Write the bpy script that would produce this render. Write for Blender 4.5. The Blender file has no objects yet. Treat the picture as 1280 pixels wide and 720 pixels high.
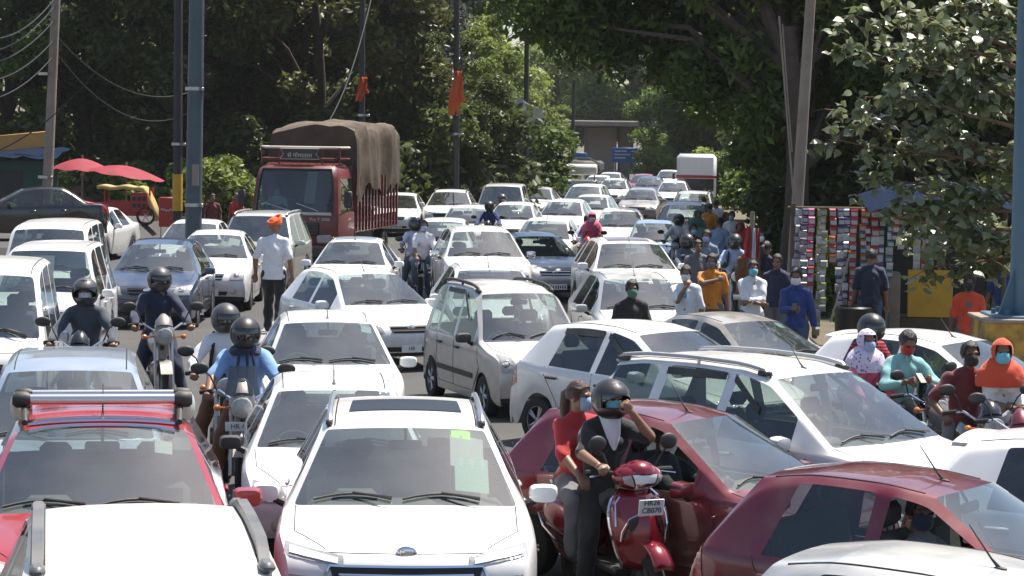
import bpy, bmesh, math, random
import numpy as np
from mathutils import Vector, Matrix, noise
from mathutils.bvhtree import BVHTree
random.seed(7); rng = np.random.default_rng(7)
R = math.radians
sc = bpy.context.scene
COL = sc.collection

# ------------------------------------------------------------------ camera
FPX, CAMH, PITCH, ROLL = 3000.0, 3.70, math.atan(195/3000.0), R(0.8)
_f = Vector((0, math.cos(PITCH), -math.sin(PITCH))); _r0 = Vector((1, 0, 0)); _u0 = _r0.cross(_f)
_r = _r0*math.cos(ROLL) + _u0*math.sin(ROLL); _u = _u0*math.cos(ROLL) - _r0*math.sin(ROLL)
CAMP = Vector((0, 0, CAMH))
cd = bpy.data.cameras.new('camera'); cam = bpy.data.objects.new('camera', cd); COL.objects.link(cam)
cam.matrix_world = Matrix(((_r.x, _u.x, -_f.x, 0), (_r.y, _u.y, -_f.y, 0), (_r.z, _u.z, -_f.z, CAMH), (0, 0, 0, 1)))
cd.sensor_width = 36.0; cd.lens = FPX/1280*36.0; cd.clip_start = 0.5; cd.clip_end = 3000
sc.camera = cam
def at(px, py, z):                     # where the sight line through a photo point meets height z
    d = _f*FPX + _r*(px-640) - _u*(py-360)
    return CAMP + d*((z-CAMH)/d.z)
def at_y(px, py, Y):                   # ... or distance Y
    d = _f*FPX + _r*(px-640) - _u*(py-360)
    return CAMP + d*(Y/d.y)

# ------------------------------------------------------------------ world, sun, exposure
SUN_EL, SUN_AZ = R(67), R(48)          # azimuth measured from the view direction towards the right
w = bpy.data.worlds.new('World'); sc.world = w; w.use_nodes = True
nt = w.node_tree; nt.nodes.clear()
sky = nt.nodes.new('ShaderNodeTexSky'); sky.sky_type = 'NISHITA'; sky.sun_disc = False
sky.sun_elevation = SUN_EL; sky.sun_rotation = SUN_AZ; sky.dust_density = 1.5; sky.air_density = 1.0
bg = nt.nodes.new('ShaderNodeBackground'); bg.inputs['Strength'].default_value = 0.095
ow = nt.nodes.new('ShaderNodeOutputWorld')
nt.links.new(sky.outputs[0], bg.inputs[0]); nt.links.new(bg.outputs[0], ow.inputs[0])
sd = bpy.data.lights.new('sun', 'SUN'); sd.energy = 5.0; sd.angle = R(0.5); sd.color = (1.0, .94, .85)
sun = bpy.data.objects.new('sun', sd); COL.objects.link(sun)
_sv = Vector((math.cos(SUN_EL)*math.sin(SUN_AZ), math.cos(SUN_EL)*math.cos(SUN_AZ), math.sin(SUN_EL)))
sun.rotation_euler = _sv.to_track_quat('Z', 'Y').to_euler(); sun.location = (20, 20, 40)
sc.view_settings.view_transform = 'Standard'; sc.view_settings.look = 'None'
sc.view_settings.gamma = 1; sc.view_settings.use_curve_mapping = False
sc.view_settings.exposure = 0.84
sc.render.engine = 'CYCLES'
cy = sc.cycles
cy.use_denoising = True; cy.max_bounces = 8; cy.diffuse_bounces = 3; cy.glossy_bounces = 3
cy.transmission_bounces = 6; cy.transparent_max_bounces = 14; cy.caustics_reflective = False; cy.caustics_refractive = False
cy.sample_clamp_indirect = 6.0

# ------------------------------------------------------------------ materials
MATS = {}
def lin(c):
    return tuple(((v/12.92) if v <= .04045 else ((v+.055)/1.055)**2.4) for v in c)
def mat(key, col, rough=.6, metal=0.0, coat=0.0, coat_rough=.05, spec=.5, var=0.0, scale=6.0, bump=0.0, bscale=40.0,
        var_col=None, dust=0.0, sheen=0.0, trans=0.0, objvar=0.0, grime=0.0):
    """plain principled material with noise variation of its own colour, fine bump, and dust lying on upward faces"""
    if key in MATS: return MATS[key]
    m = bpy.data.materials.new(key); m.use_nodes = True; MATS[key] = m
    n = m.node_tree.nodes; l = m.node_tree.links
    b = n['Principled BSDF']
    b.inputs['Roughness'].default_value = rough; b.inputs['Metallic'].default_value = metal
    b.inputs['Coat Weight'].default_value = coat; b.inputs['Coat Roughness'].default_value = coat_rough
    b.inputs['Specular IOR Level'].default_value = spec
    if sheen: b.inputs['Sheen Weight'].default_value = sheen
    col = tuple(col[:3])
    tc = n.new('ShaderNodeTexCoord')
    cur = None
    rgb = n.new('ShaderNodeRGB'); rgb.outputs[0].default_value = (*col, 1); cur = rgb.outputs[0]
    def mixc(fac, a, bcol):
        mx = n.new('ShaderNodeMix'); mx.data_type = 'RGBA'
        l.new(fac, mx.inputs[0]); l.new(a, mx.inputs[6])
        if hasattr(bcol, 'is_linked'): l.new(bcol, mx.inputs[7])
        else: mx.inputs[7].default_value = (*bcol, 1)
        return mx.outputs[2]
    def ramp(src, lo, hi, omax):
        r = n.new('ShaderNodeMapRange'); r.inputs[1].default_value = lo; r.inputs[2].default_value = hi
        r.inputs[3].default_value = 0; r.inputs[4].default_value = omax; l.new(src, r.inputs[0]); return r.outputs[0]
    if var > 0:
        nz = n.new('ShaderNodeTexNoise'); nz.inputs['Scale'].default_value = scale; nz.inputs['Detail'].default_value = 6
        l.new(tc.outputs['Object'], nz.inputs['Vector'])
        vc = var_col if var_col else tuple(v*.45 for v in col)
        cur = mixc(ramp(nz.outputs[0], .38, .68, var), cur, vc)
    if objvar > 0:
        oi = n.new('ShaderNodeObjectInfo'); hs = n.new('ShaderNodeHueSaturation')
        mr = n.new('ShaderNodeMapRange'); mr.inputs[3].default_value = 1-objvar; mr.inputs[4].default_value = 1+objvar
        l.new(oi.outputs['Random'], mr.inputs[0]); l.new(mr.outputs[0], hs.inputs['Value']); l.new(cur, hs.inputs['Color']); cur = hs.outputs[0]
    if dust > 0:
        g = n.new('ShaderNodeNewGeometry'); sx = n.new('ShaderNodeSeparateXYZ'); l.new(g.outputs['Normal'], sx.inputs[0])
        nz2 = n.new('ShaderNodeTexNoise'); nz2.inputs['Scale'].default_value = 3.0; nz2.inputs['Detail'].default_value = 8
        l.new(tc.outputs['Object'], nz2.inputs['Vector'])
        mm = n.new('ShaderNodeMath'); mm.operation = 'MULTIPLY'
        l.new(ramp(sx.outputs[2], -.4, 1.0, dust), mm.inputs[0]); l.new(ramp(nz2.outputs[0], .3, .7, 1.0), mm.inputs[1])
        cur = mixc(mm.outputs[0], cur, (.42, .37, .30))
        ad = n.new('ShaderNodeMath'); ad.operation = 'ADD'; ad.inputs[1].default_value = rough
        l.new(mm.outputs[0], ad.inputs[0]); l.new(ad.outputs[0], b.inputs['Roughness'])
    if grime > 0:                                      # road dirt thrown up on the lower panels
        sp = n.new('ShaderNodeSeparateXYZ'); l.new(tc.outputs['Object'], sp.inputs[0])
        nz3 = n.new('ShaderNodeTexNoise'); nz3.inputs['Scale'].default_value = 9.0; nz3.inputs['Detail'].default_value = 10
        l.new(tc.outputs['Object'], nz3.inputs['Vector'])
        mg = n.new('ShaderNodeMath'); mg.operation = 'MULTIPLY'; l.new(ramp(sp.outputs[2], .95, .2, grime), mg.inputs[0]); l.new(ramp(nz3.outputs[0], .25, .75, 1.0), mg.inputs[1])
        cur = mixc(mg.outputs[0], cur, (.20, .17, .13))
        nz4 = n.new('ShaderNodeTexNoise'); nz4.inputs['Scale'].default_value = 1.4; nz4.inputs['Detail'].default_value = 12; nz4.inputs['Roughness'].default_value = .75
        l.new(tc.outputs['Object'], nz4.inputs['Vector']); cur = mixc(ramp(nz4.outputs[0], .52, .75, grime*.35), cur, (.34, .30, .24))
    l.new(cur, b.inputs['Base Color'])
    if bump > 0:
        nb = n.new('ShaderNodeTexNoise'); nb.inputs['Scale'].default_value = bscale; nb.inputs['Detail'].default_value = 5
        l.new(tc.outputs['Object'], nb.inputs['Vector'])
        bp = n.new('ShaderNodeBump'); bp.inputs['Strength'].default_value = bump; bp.inputs['Distance'].default_value = .02
        l.new(nb.outputs[0], bp.inputs['Height']); l.new(bp.outputs[0], b.inputs['Normal'])
    if trans > 0:                                      # leaves, thin cloth: light passes through
        tr = n.new('ShaderNodeBsdfTranslucent'); l.new(cur, tr.inputs[0])
        ms = n.new('ShaderNodeMixShader'); ms.inputs[0].default_value = trans
        l.new(b.outputs[0], ms.inputs[1]); l.new(tr.outputs[0], ms.inputs[2])
        l.new(ms.outputs[0], n['Material Output'].inputs[0])
    return m
def glass_mat(key, tint, dust=.06, dcol=(.60, .60, .55), refl=.0, rough=.015):
    if key in MATS: return MATS[key]
    m = bpy.data.materials.new(key); m.use_nodes = True; MATS[key] = m
    n = m.node_tree.nodes; l = m.node_tree.links; n.clear()
    o = n.new('ShaderNodeOutputMaterial'); t = n.new('ShaderNodeBsdfTransparent'); t.inputs[0].default_value = (*tint, 1)
    g = n.new('ShaderNodeBsdfGlossy'); g.inputs['Roughness'].default_value = rough; g.inputs[0].default_value = (.95, .97, 1, 1)
    lw = n.new('ShaderNodeLayerWeight'); pw = n.new('ShaderNodeMath'); pw.operation = 'POWER'; pw.inputs[1].default_value = 5.0; l.new(lw.outputs['Facing'], pw.inputs[0])
    ad = n.new('ShaderNodeMath'); ad.operation = 'MULTIPLY_ADD'; ad.inputs[1].default_value = .90; ad.inputs[2].default_value = .045 + refl; ad.use_clamp = True; l.new(pw.outputs[0], ad.inputs[0])
    m1 = n.new('ShaderNodeMixShader'); l.new(ad.outputs[0], m1.inputs[0]); l.new(t.outputs[0], m1.inputs[1]); l.new(g.outputs[0], m1.inputs[2])
    d = n.new('ShaderNodeBsdfDiffuse'); d.inputs[0].default_value = (*dcol, 1)
    tc = n.new('ShaderNodeTexCoord'); nz = n.new('ShaderNodeTexNoise'); nz.inputs['Scale'].default_value = 2.2; nz.inputs['Detail'].default_value = 8
    oi = n.new('ShaderNodeObjectInfo'); va = n.new('ShaderNodeVectorMath'); va.operation = 'ADD'
    sc_ = n.new('ShaderNodeVectorMath'); sc_.operation = 'SCALE'; sc_.inputs['Scale'].default_value = 30
    cx = n.new('ShaderNodeCombineXYZ'); l.new(oi.outputs['Random'], cx.inputs[0]); l.new(oi.outputs['Random'], cx.inputs[1])
    l.new(cx.outputs[0], sc_.inputs[0]); l.new(sc_.outputs[0], va.inputs[0]); l.new(tc.outputs['Object'], va.inputs[1]); l.new(va.outputs[0], nz.inputs['Vector'])
    mr = n.new('ShaderNodeMapRange'); mr.inputs[1].default_value = .3; mr.inputs[2].default_value = .75
    mr.inputs[3].default_value = dust*.4; mr.inputs[4].default_value = dust*1.7; l.new(nz.outputs[0], mr.inputs[0])
    m2 = n.new('ShaderNodeMixShader'); l.new(mr.outputs[0], m2.inputs[0]); l.new(m1.outputs[0], m2.inputs[1]); l.new(d.outputs[0], m2.inputs[2])
    l.new(m2.outputs[0], o.inputs[0]); return m
def lamp_mat(key, col, rough=.12):
    if key in MATS: return MATS[key]
    m = mat(key, col, rough=rough, coat=1.0, coat_rough=.03, spec=.6)
    n = m.node_tree.nodes; l = m.node_tree.links; b = n['Principled BSDF']
    tc = n.new('ShaderNodeTexCoord'); v = n.new('ShaderNodeTexVoronoi'); v.inputs['Scale'].default_value = 26
    l.new(tc.outputs['Object'], v.inputs['Vector']); bp = n.new('ShaderNodeBump'); bp.inputs['Strength'].default_value = .5
    bp.inputs['Distance'].default_value = .01; l.new(v.outputs[0], bp.inputs['Height']); l.new(bp.outputs[0], b.inputs['Normal'])
    return m
M = {}
M['white'] = mat('white_paint', (.78, .78, .77), .34, coat=.8, dust=.30, grime=.55)
M['pearl'] = mat('pearl_white_paint', (.72, .72, .70), .34, .1, coat=.8, dust=.35, grime=.55)
M['cream'] = mat('cream_paint', (.68, .65, .58), .4, coat=.5, dust=.35, grime=.55)
M['silver'] = mat('silver_paint', (.52, .52, .51), .34, .55, coat=.8, dust=.30, grime=.55)
M['beige'] = mat('beige_silver_paint', (.52, .505, .48), .36, .35, coat=.7, dust=.35, grime=.55)
M['grey'] = mat('grey_paint', (.24, .23, .22), .34, .5, coat=.8, dust=.45, grime=.55)
M['black'] = mat('black_paint', (.008, .008, .009), .2, coat=1.0, coat_rough=.02, dust=.02)
M['blue'] = mat('blue_paint', (.018, .045, .10), .3, .3, coat=.9, dust=.16, grime=.55)
M['skyblue'] = mat('pale_blue_paint', (.28, .42, .55), .3, .4, coat=.9, dust=.2, grime=.55)
M['bluesilver'] = mat('blue_silver_paint', (.42, .47, .54), .30, .5, coat=.9, dust=.15, grime=.55)
M['maroon'] = mat('maroon_paint', (.15, .008, .018), .30, .35, coat=1.0, coat_rough=.04, dust=.14, grime=.55)
M['red'] = mat('red_paint', (.36, .012, .02), .28, .15, coat=1.0, dust=.10, grime=.55)
M['scooter_red'] = mat('scooter_red_paint', (.20, .006, .016), .22, .3, coat=1.0)
M['truck_red'] = mat('truck_red_paint', (.15, .014, .012), .42, coat=.3, dust=.12, var=.35, scale=5)
M['plastic'] = mat('black_plastic', (.018, .018, .019), .5, dust=.2)
M['rubber'] = mat('tyre_rubber', (.022, .021, .020), .85, bump=.2)
M['seal'] = mat('window_seal', (.010, .010, .011), .35)
M['steel'] = mat('rim_steel', (.45, .45, .46), .3, .9, var=.3, scale=10)
M['chrome'] = mat('chrome', (.80, .80, .82), .08, 1.0)
M['alu'] = mat('brushed_aluminium', (.62, .62, .63), .28, .9)
M['glass'] = glass_mat('windscreen_glass', (.68, .76, .72), .05, (.50, .54, .50), refl=.13)
M['sglass'] = glass_mat('side_glass', (.46, .53, .50), .02, refl=.03)
M['dglass'] = glass_mat('tinted_glass', (.16, .19, .18), .03, refl=.05)
M['visor'] = glass_mat('smoked_visor', (.10, .10, .10), .03, refl=.04)
M['clearvisor'] = glass_mat('clear_visor', (.55, .55, .55), .03, refl=.04)
M['mirror'] = mat('mirror_glass', (.8, .82, .85), .03, 1.0)
M['lamp'] = lamp_mat('headlamp_lens', (.34, .34, .34))
M['drl'] = mat('white_lamp_strip', (.85, .87, .9), .2, coat=1.0)
M['tail'] = lamp_mat('tail_lamp_lens', (.30, .008, .012))
M['amber'] = lamp_mat('amber_lens', (.55, .16, .02))
M['interior'] = mat('dark_interior', (.035, .034, .033), .8)
M['seat'] = mat('seat_fabric', (.085, .08, .075), .85, bump=.2, bscale=60)
M['seatb'] = mat('beige_seat_fabric', (.30, .26, .20), .85, bump=.2, bscale=60)
M['dash'] = mat('dashboard_plastic', (.10, .095, .088), .7)
M['paper'] = mat('paper_sheet', (.66, .70, .66), .8, trans=.5, var=.25, scale=30, var_col=(.5, .52, .5))
M['greenpaper'] = mat('pale_green_paper', (.36, .54, .44), .8, trans=.3, var=.2, scale=40)
M['lime'] = mat('lime_sticker', (.30, .62, .06), .6)
M['plate'] = mat('plate_white', (.72, .72, .70), .5, dust=.2)
M['yplate'] = mat('plate_yellow', (.75, .50, .04), .5, dust=.2)
M['ink'] = mat('plate_ink', (.01, .01, .012), .6)
M['seam'] = mat('panel_gap', (.015, .015, .015), .8)

# ------------------------------------------------------------------ mesh helpers
class MB:
    def __init__(s): s.v = []; s.f = []; s.m = []
    def add(s, vs, fs, mi=0):
        o = len(s.v); s.v.extend([tuple(v) for v in vs]); s.f.extend([tuple(i+o for i in f) for f in fs]); s.m.extend([mi]*len(fs)); return s
    def box(s, c, d, rot=None, mi=0, bev=0.0):
        x, y, z = d[0]/2, d[1]/2, d[2]/2
        if bev <= 0:
            vs = [(-x,-y,-z),(x,-y,-z),(x,y,-z),(-x,y,-z),(-x,-y,z),(x,-y,z),(x,y,z),(-x,y,z)]
            fs = [(0,3,2,1),(4,5,6,7),(0,1,5,4),(1,2,6,5),(2,3,7,6),(3,0,4,7)]
        else:
            vs = []; b = min(bev, x*.95, y*.95, z*.95); key = []
            for sx in (-1,1):
                for sy in (-1,1):
                    for sz in (-1,1):
                        vs += [(sx*x, sy*(y-b), sz*(z-b)), (sx*(x-b), sy*y, sz*(z-b)), (sx*(x-b), sy*(y-b), sz*z)]
            I = lambda sx, sy, sz, a: ((sx > 0)*4 + (sy > 0)*2 + (sz > 0))*3 + a
            fs = []
            for q in (-1, 1):
                fs.append((I(q,-1,-1,0), I(q,1,-1,0), I(q,1,1,0), I(q,-1,1,0)))
                fs.append((I(-1,q,-1,1), I(1,q,-1,1), I(1,q,1,1), I(-1,q,1,1)))
                fs.append((I(-1,-1,q,2), I(1,-1,q,2), I(1,1,q,2), I(-1,1,q,2)))
                for q2 in (-1, 1):
                    fs.append((I(q,q2,-1,0), I(q,q2,1,0), I(q,q2,1,1), I(q,q2,-1,1)))
                    fs.append((I(q,-1,q2,0), I(q,1,q2,0), I(q,1,q2,2), I(q,-1,q2,2)))
                    fs.append((I(-1,q,q2,1), I(1,q,q2,1), I(1,q,q2,2), I(-1,q,q2,2)))
                    for q3 in (-1, 1): fs.append((I(q,q2,q3,0), I(q,q2,q3,1), I(q,q2,q3,2)))
        mt = Matrix.Translation(Vector(c))
        if rot is not None: mt = mt @ (rot.to_4x4() if isinstance(rot, Matrix) else Matrix.Rotation(rot, 4, 'Z'))
        return s.add([mt @ Vector(v) for v in vs], fs, mi)
    def tube(s, pts, r, n=8, mi=0, cap=True):
        pts = [Vector(p) for p in pts]; rs = r if isinstance(r, (list, tuple)) else [r]*len(pts)
        vs = []; fs = []; up = None
        for i, p in enumerate(pts):
            t = (pts[min(i+1, len(pts)-1)] - pts[max(i-1, 0)])
            if t.length < 1e-9: t = Vector((0, 0, 1))
            t.normalize()
            if up is None: up = Vector((0, 0, 1)) if abs(t.z) < .9 else Vector((1, 0, 0))
            a = t.cross(up)
            if a.length < 1e-6: a = t.orthogonal()
            a.normalize(); b = a.cross(t).normalized(); up = b
            for k in range(n):
                an = 2*math.pi*k/n; vs.append(p + (a*math.cos(an) + b*math.sin(an))*rs[i])
        for i in range(len(pts)-1):
            for k in range(n):
                k2 = (k+1) % n; fs.append((i*n+k, i*n+k2, (i+1)*n+k2, (i+1)*n+k))
        if cap: fs.append(tuple(range(n))[::-1]); fs.append(tuple((len(pts)-1)*n+k for k in range(n)))
        return s.add(vs, fs, mi)
    def lathe(s, prof, axis='z', n=24, c=(0,0,0), mi=0, rot=None):
        vs = []; fs = []; c = Vector(c)
        for (r, h) in prof:
            for k in range(n):
                a = 2*math.pi*k/n; x, y = r*math.cos(a), r*math.sin(a)
                v = Vector({'z': (x, y, h), 'x': (h, x, y), 'y': (x, h, y)}[axis])
                vs.append(c + (rot @ v if rot is not None else v))
        for i in range(len(prof)-1):
            for k in range(n):
                k2 = (k+1) % n; fs.append((i*n+k, i*n+k2, (i+1)*n+k2, (i+1)*n+k))
        return s.add(vs, fs, mi)
    def ell(s, c, r, n=14, m=9, rot=None, mi=0):
        vs = []; fs = []; c = Vector(c)
        for j in range(m+1):
            th = math.pi*j/m
            for k in range(n):
                ph = 2*math.pi*k/n
                v = Vector((r[0]*math.sin(th)*math.cos(ph), r[1]*math.sin(th)*math.sin(ph), r[2]*math.cos(th)))
                vs.append(c + (rot @ v if rot is not None else v))
        for j in range(m):
            for k in range(n):
                k2 = (k+1) % n; fs.append((j*n+k, (j+1)*n+k, (j+1)*n+k2, j*n+k2))
        return s.add(vs, fs, mi)
    def caps(s, a, ra, b, rb, n=12):
        a = Vector(a); b = Vector(b); d = b-a; L = max(d.length, 1e-5); t = d/L
        pts = []; rs = []
        for k in range(4): th = math.pi/2*(1-k/4); pts.append(a - t*ra*math.sin(th)); rs.append(max(ra*math.cos(th), .001))
        pts.append(a); rs.append(ra); pts.append(a+d*.5); rs.append((ra+rb)/2); pts.append(b); rs.append(rb)
        for k in range(1, 5): th = math.pi/2*k/4; pts.append(b + t*rb*math.sin(th)); rs.append(max(rb*math.cos(th), .001))
        o = t.orthogonal().normalized(); q = t.cross(o); vs = []; fs = []
        for p, r in zip(pts, rs):
            for k in range(n): an = 2*math.pi*k/n; vs.append(p + (o*math.cos(an)+q*math.sin(an))*r)
        for i in range(len(pts)-1):
            for k in range(n): k2 = (k+1) % n; fs.append((i*n+k, i*n+k2, (i+1)*n+k2, (i+1)*n+k))
        fs.append(tuple(range(n))[::-1]); fs.append(tuple((len(pts)-1)*n+k for k in range(n)))
        return s.add(vs, fs)
    def mesh(s, name, smooth=True, fix=True):
        me = bpy.data.meshes.new(name); me.from_pydata(s.v, [], s.f)
        if any(s.m): me.polygons.foreach_set('material_index', s.m)
        if fix:
            bm = bmesh.new(); bm.from_mesh(me); bmesh.ops.recalc_face_normals(bm, faces=bm.faces); bm.to_mesh(me); bm.free()
        if smooth:
            me.polygons.foreach_set('use_smooth', [True]*len(me.polygons)); me.set_sharp_from_angle(angle=R(40))
        me.update(); return me
    def build(s, name, mats, parent=None, smooth=True, loc=None):
        return obj(name, s.mesh(name, smooth), mats, parent, loc)
def obj(name, me, mats=None, parent=None, loc=None, rotz=None):
    o = bpy.data.objects.new(name, me); COL.objects.link(o)
    if mats is not None:
        for i, m in enumerate(mats if isinstance(mats, (list, tuple)) else [mats]):
            m = M[m] if isinstance(m, str) else m
            if i < len(me.materials):
                if me.materials[i] is not m: o.material_slots[i].link = 'OBJECT'; o.material_slots[i].material = m
            else: me.materials.append(m)
    if parent: o.parent = parent
    if loc is not None: o.location = loc
    if rotz is not None: o.rotation_euler.z = rotz
    return o
LABELS = {}
def tag(o, label, cat, group=None, kind=None):
    if label: o['label'] = label
    if cat: o['category'] = cat
    if group: o['group'] = group
    if kind: o['kind'] = kind
    return o
def empty(name, label, cat, loc=(0,0,0), rotz=0, group=None, scale=None):
    o = bpy.data.objects.new(name, None); COL.objects.link(o); o.location = loc; o.rotation_euler.z = rotz
    o.empty_display_size = .2
    if scale: o.scale = scale
    return tag(o, label, cat, group)
def structure(name, mb, m, smooth=False):
    o = mb.build(name, m, None, smooth); o['kind'] = 'structure'; return o
def text_mesh(txt, size, depth=.002, font=None, spacing=1.0):
    c = bpy.data.curves.new('txt', 'FONT'); c.body = txt; c.size = size; c.extrude = depth; c.align_x = 'CENTER'; c.align_y = 'CENTER'
    c.resolution_u = 3; c.space_character = spacing
    if font: c.font = font
    o = bpy.data.objects.new('txt', c); COL.objects.link(o)
    dg = bpy.context.evaluated_depsgraph_get(); me = bpy.data.meshes.new_from_object(o.evaluated_get(dg))
    bpy.data.objects.remove(o); bpy.data.curves.remove(c); me.materials.clear(); return me
def quick_text(t, size, depth=.002):
    k = (t, size)
    if k not in TXT: TXT[k] = text_mesh(t, size, depth)
    return TXT[k]
TXT = {}

# ------------------------------------------------------------------ ground, road, verges
def asphalt():
    m = mat('asphalt', (.060, .058, .056), .88, var=.5, scale=.6, var_col=(.10, .094, .084), bump=.4, bscale=180); return m
M['asphalt'] = asphalt()
M['dirt'] = mat('dry_earth', (.14, .108, .072), .95, var=.8, scale=.7, var_col=(.06, .065, .03), bump=.8, bscale=6)
M['kerbstone'] = mat('kerb_concrete', (.30, .29, .27), .9, var=.4, scale=3, bump=.3)
mb = MB(); mb.add([(-900, -60, 0), (900, -60, 0), (900, 1600, 0), (-900, 1600, 0)], [(0, 1, 2, 3)]); structure('ground', mb, 'dirt')
mb = MB(); pts = [(-26, -30), (9, -30), (7.5, 24), (4.9, 33), (5.2, 45), (8.6, 110), (17, 260), (60, 900), (46, 900), (3.5, 260), (-8.5, 110), (-10.5, 80), (-26, 78)]
mb.add([(x, y, .004) for x, y in pts], [tuple(range(len(pts)))]); structure('road', mb, 'asphalt')
# kerbs
def kerb(name, pts, w_=.16, h=.14):
    k = MB()
    for (x0, y0), (x1, y1) in zip(pts[:-1], pts[1:]):
        a = Vector((x0, y0, h/2)); b = Vector((x1, y1, h/2)); d = b-a; n = max(1, int(d.length/1.0))
        for i in range(n):
            c = a + d*((i+.5)/n); k.box((c.x, c.y, h/2+.002), (w_, d.length/n-.015, h), math.atan2(d.y, d.x)-math.pi/2, bev=.02)
    return structure(name, k, 'kerbstone')
kerb('kerb_right', [(7.6, 24), (5.0, 33), (5.3, 45), (8.7, 110)]); None

# raised left verge where the saloon, carts and kiosk stand
mb = MB(); e = [(-11.6, 60), (-10.9, 80), (-9.2, 110), (-60, 130), (-60, 60)]; i_ = [(-12.2, 60.6), (-11.5, 80), (-9.8, 110), (-60, 130), (-60, 60.6)]
mb.add([(x, y, .008) for x, y in e] + [(x, y, .60) for x, y in i_], [(5, 6, 7, 8, 9), (0, 1, 6, 5), (1, 2, 7, 6), (2, 3, 8, 7), (4, 0, 5, 9)]); structure('left_verge', mb, 'asphalt')

# ------------------------------------------------------------------ lettering, made first while the scene is empty
PLATES = ['HR26', '3A 3777', 'HR26\nCB070', 'HR 479', 'HR']
for _t in PLATES: quick_text(_t, .085 if '\n' not in _t else .075, .001)
_fp = bpy.utils.system_resource('DATAFILES', path='fonts')
try: _dev = bpy.data.fonts.load(_fp + '/NotoSansDevanagari-Regular.woff2')
except Exception: _dev = None
TXT['truck_sign'] = text_mesh('\u0938\u0947 \u0917\u094b\u092e\u093e\u0924\u093e\u0932', .27, .004, _dev)
TXT['truck_badge'] = text_mesh('Pro T 2008', .11, .003)

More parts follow.
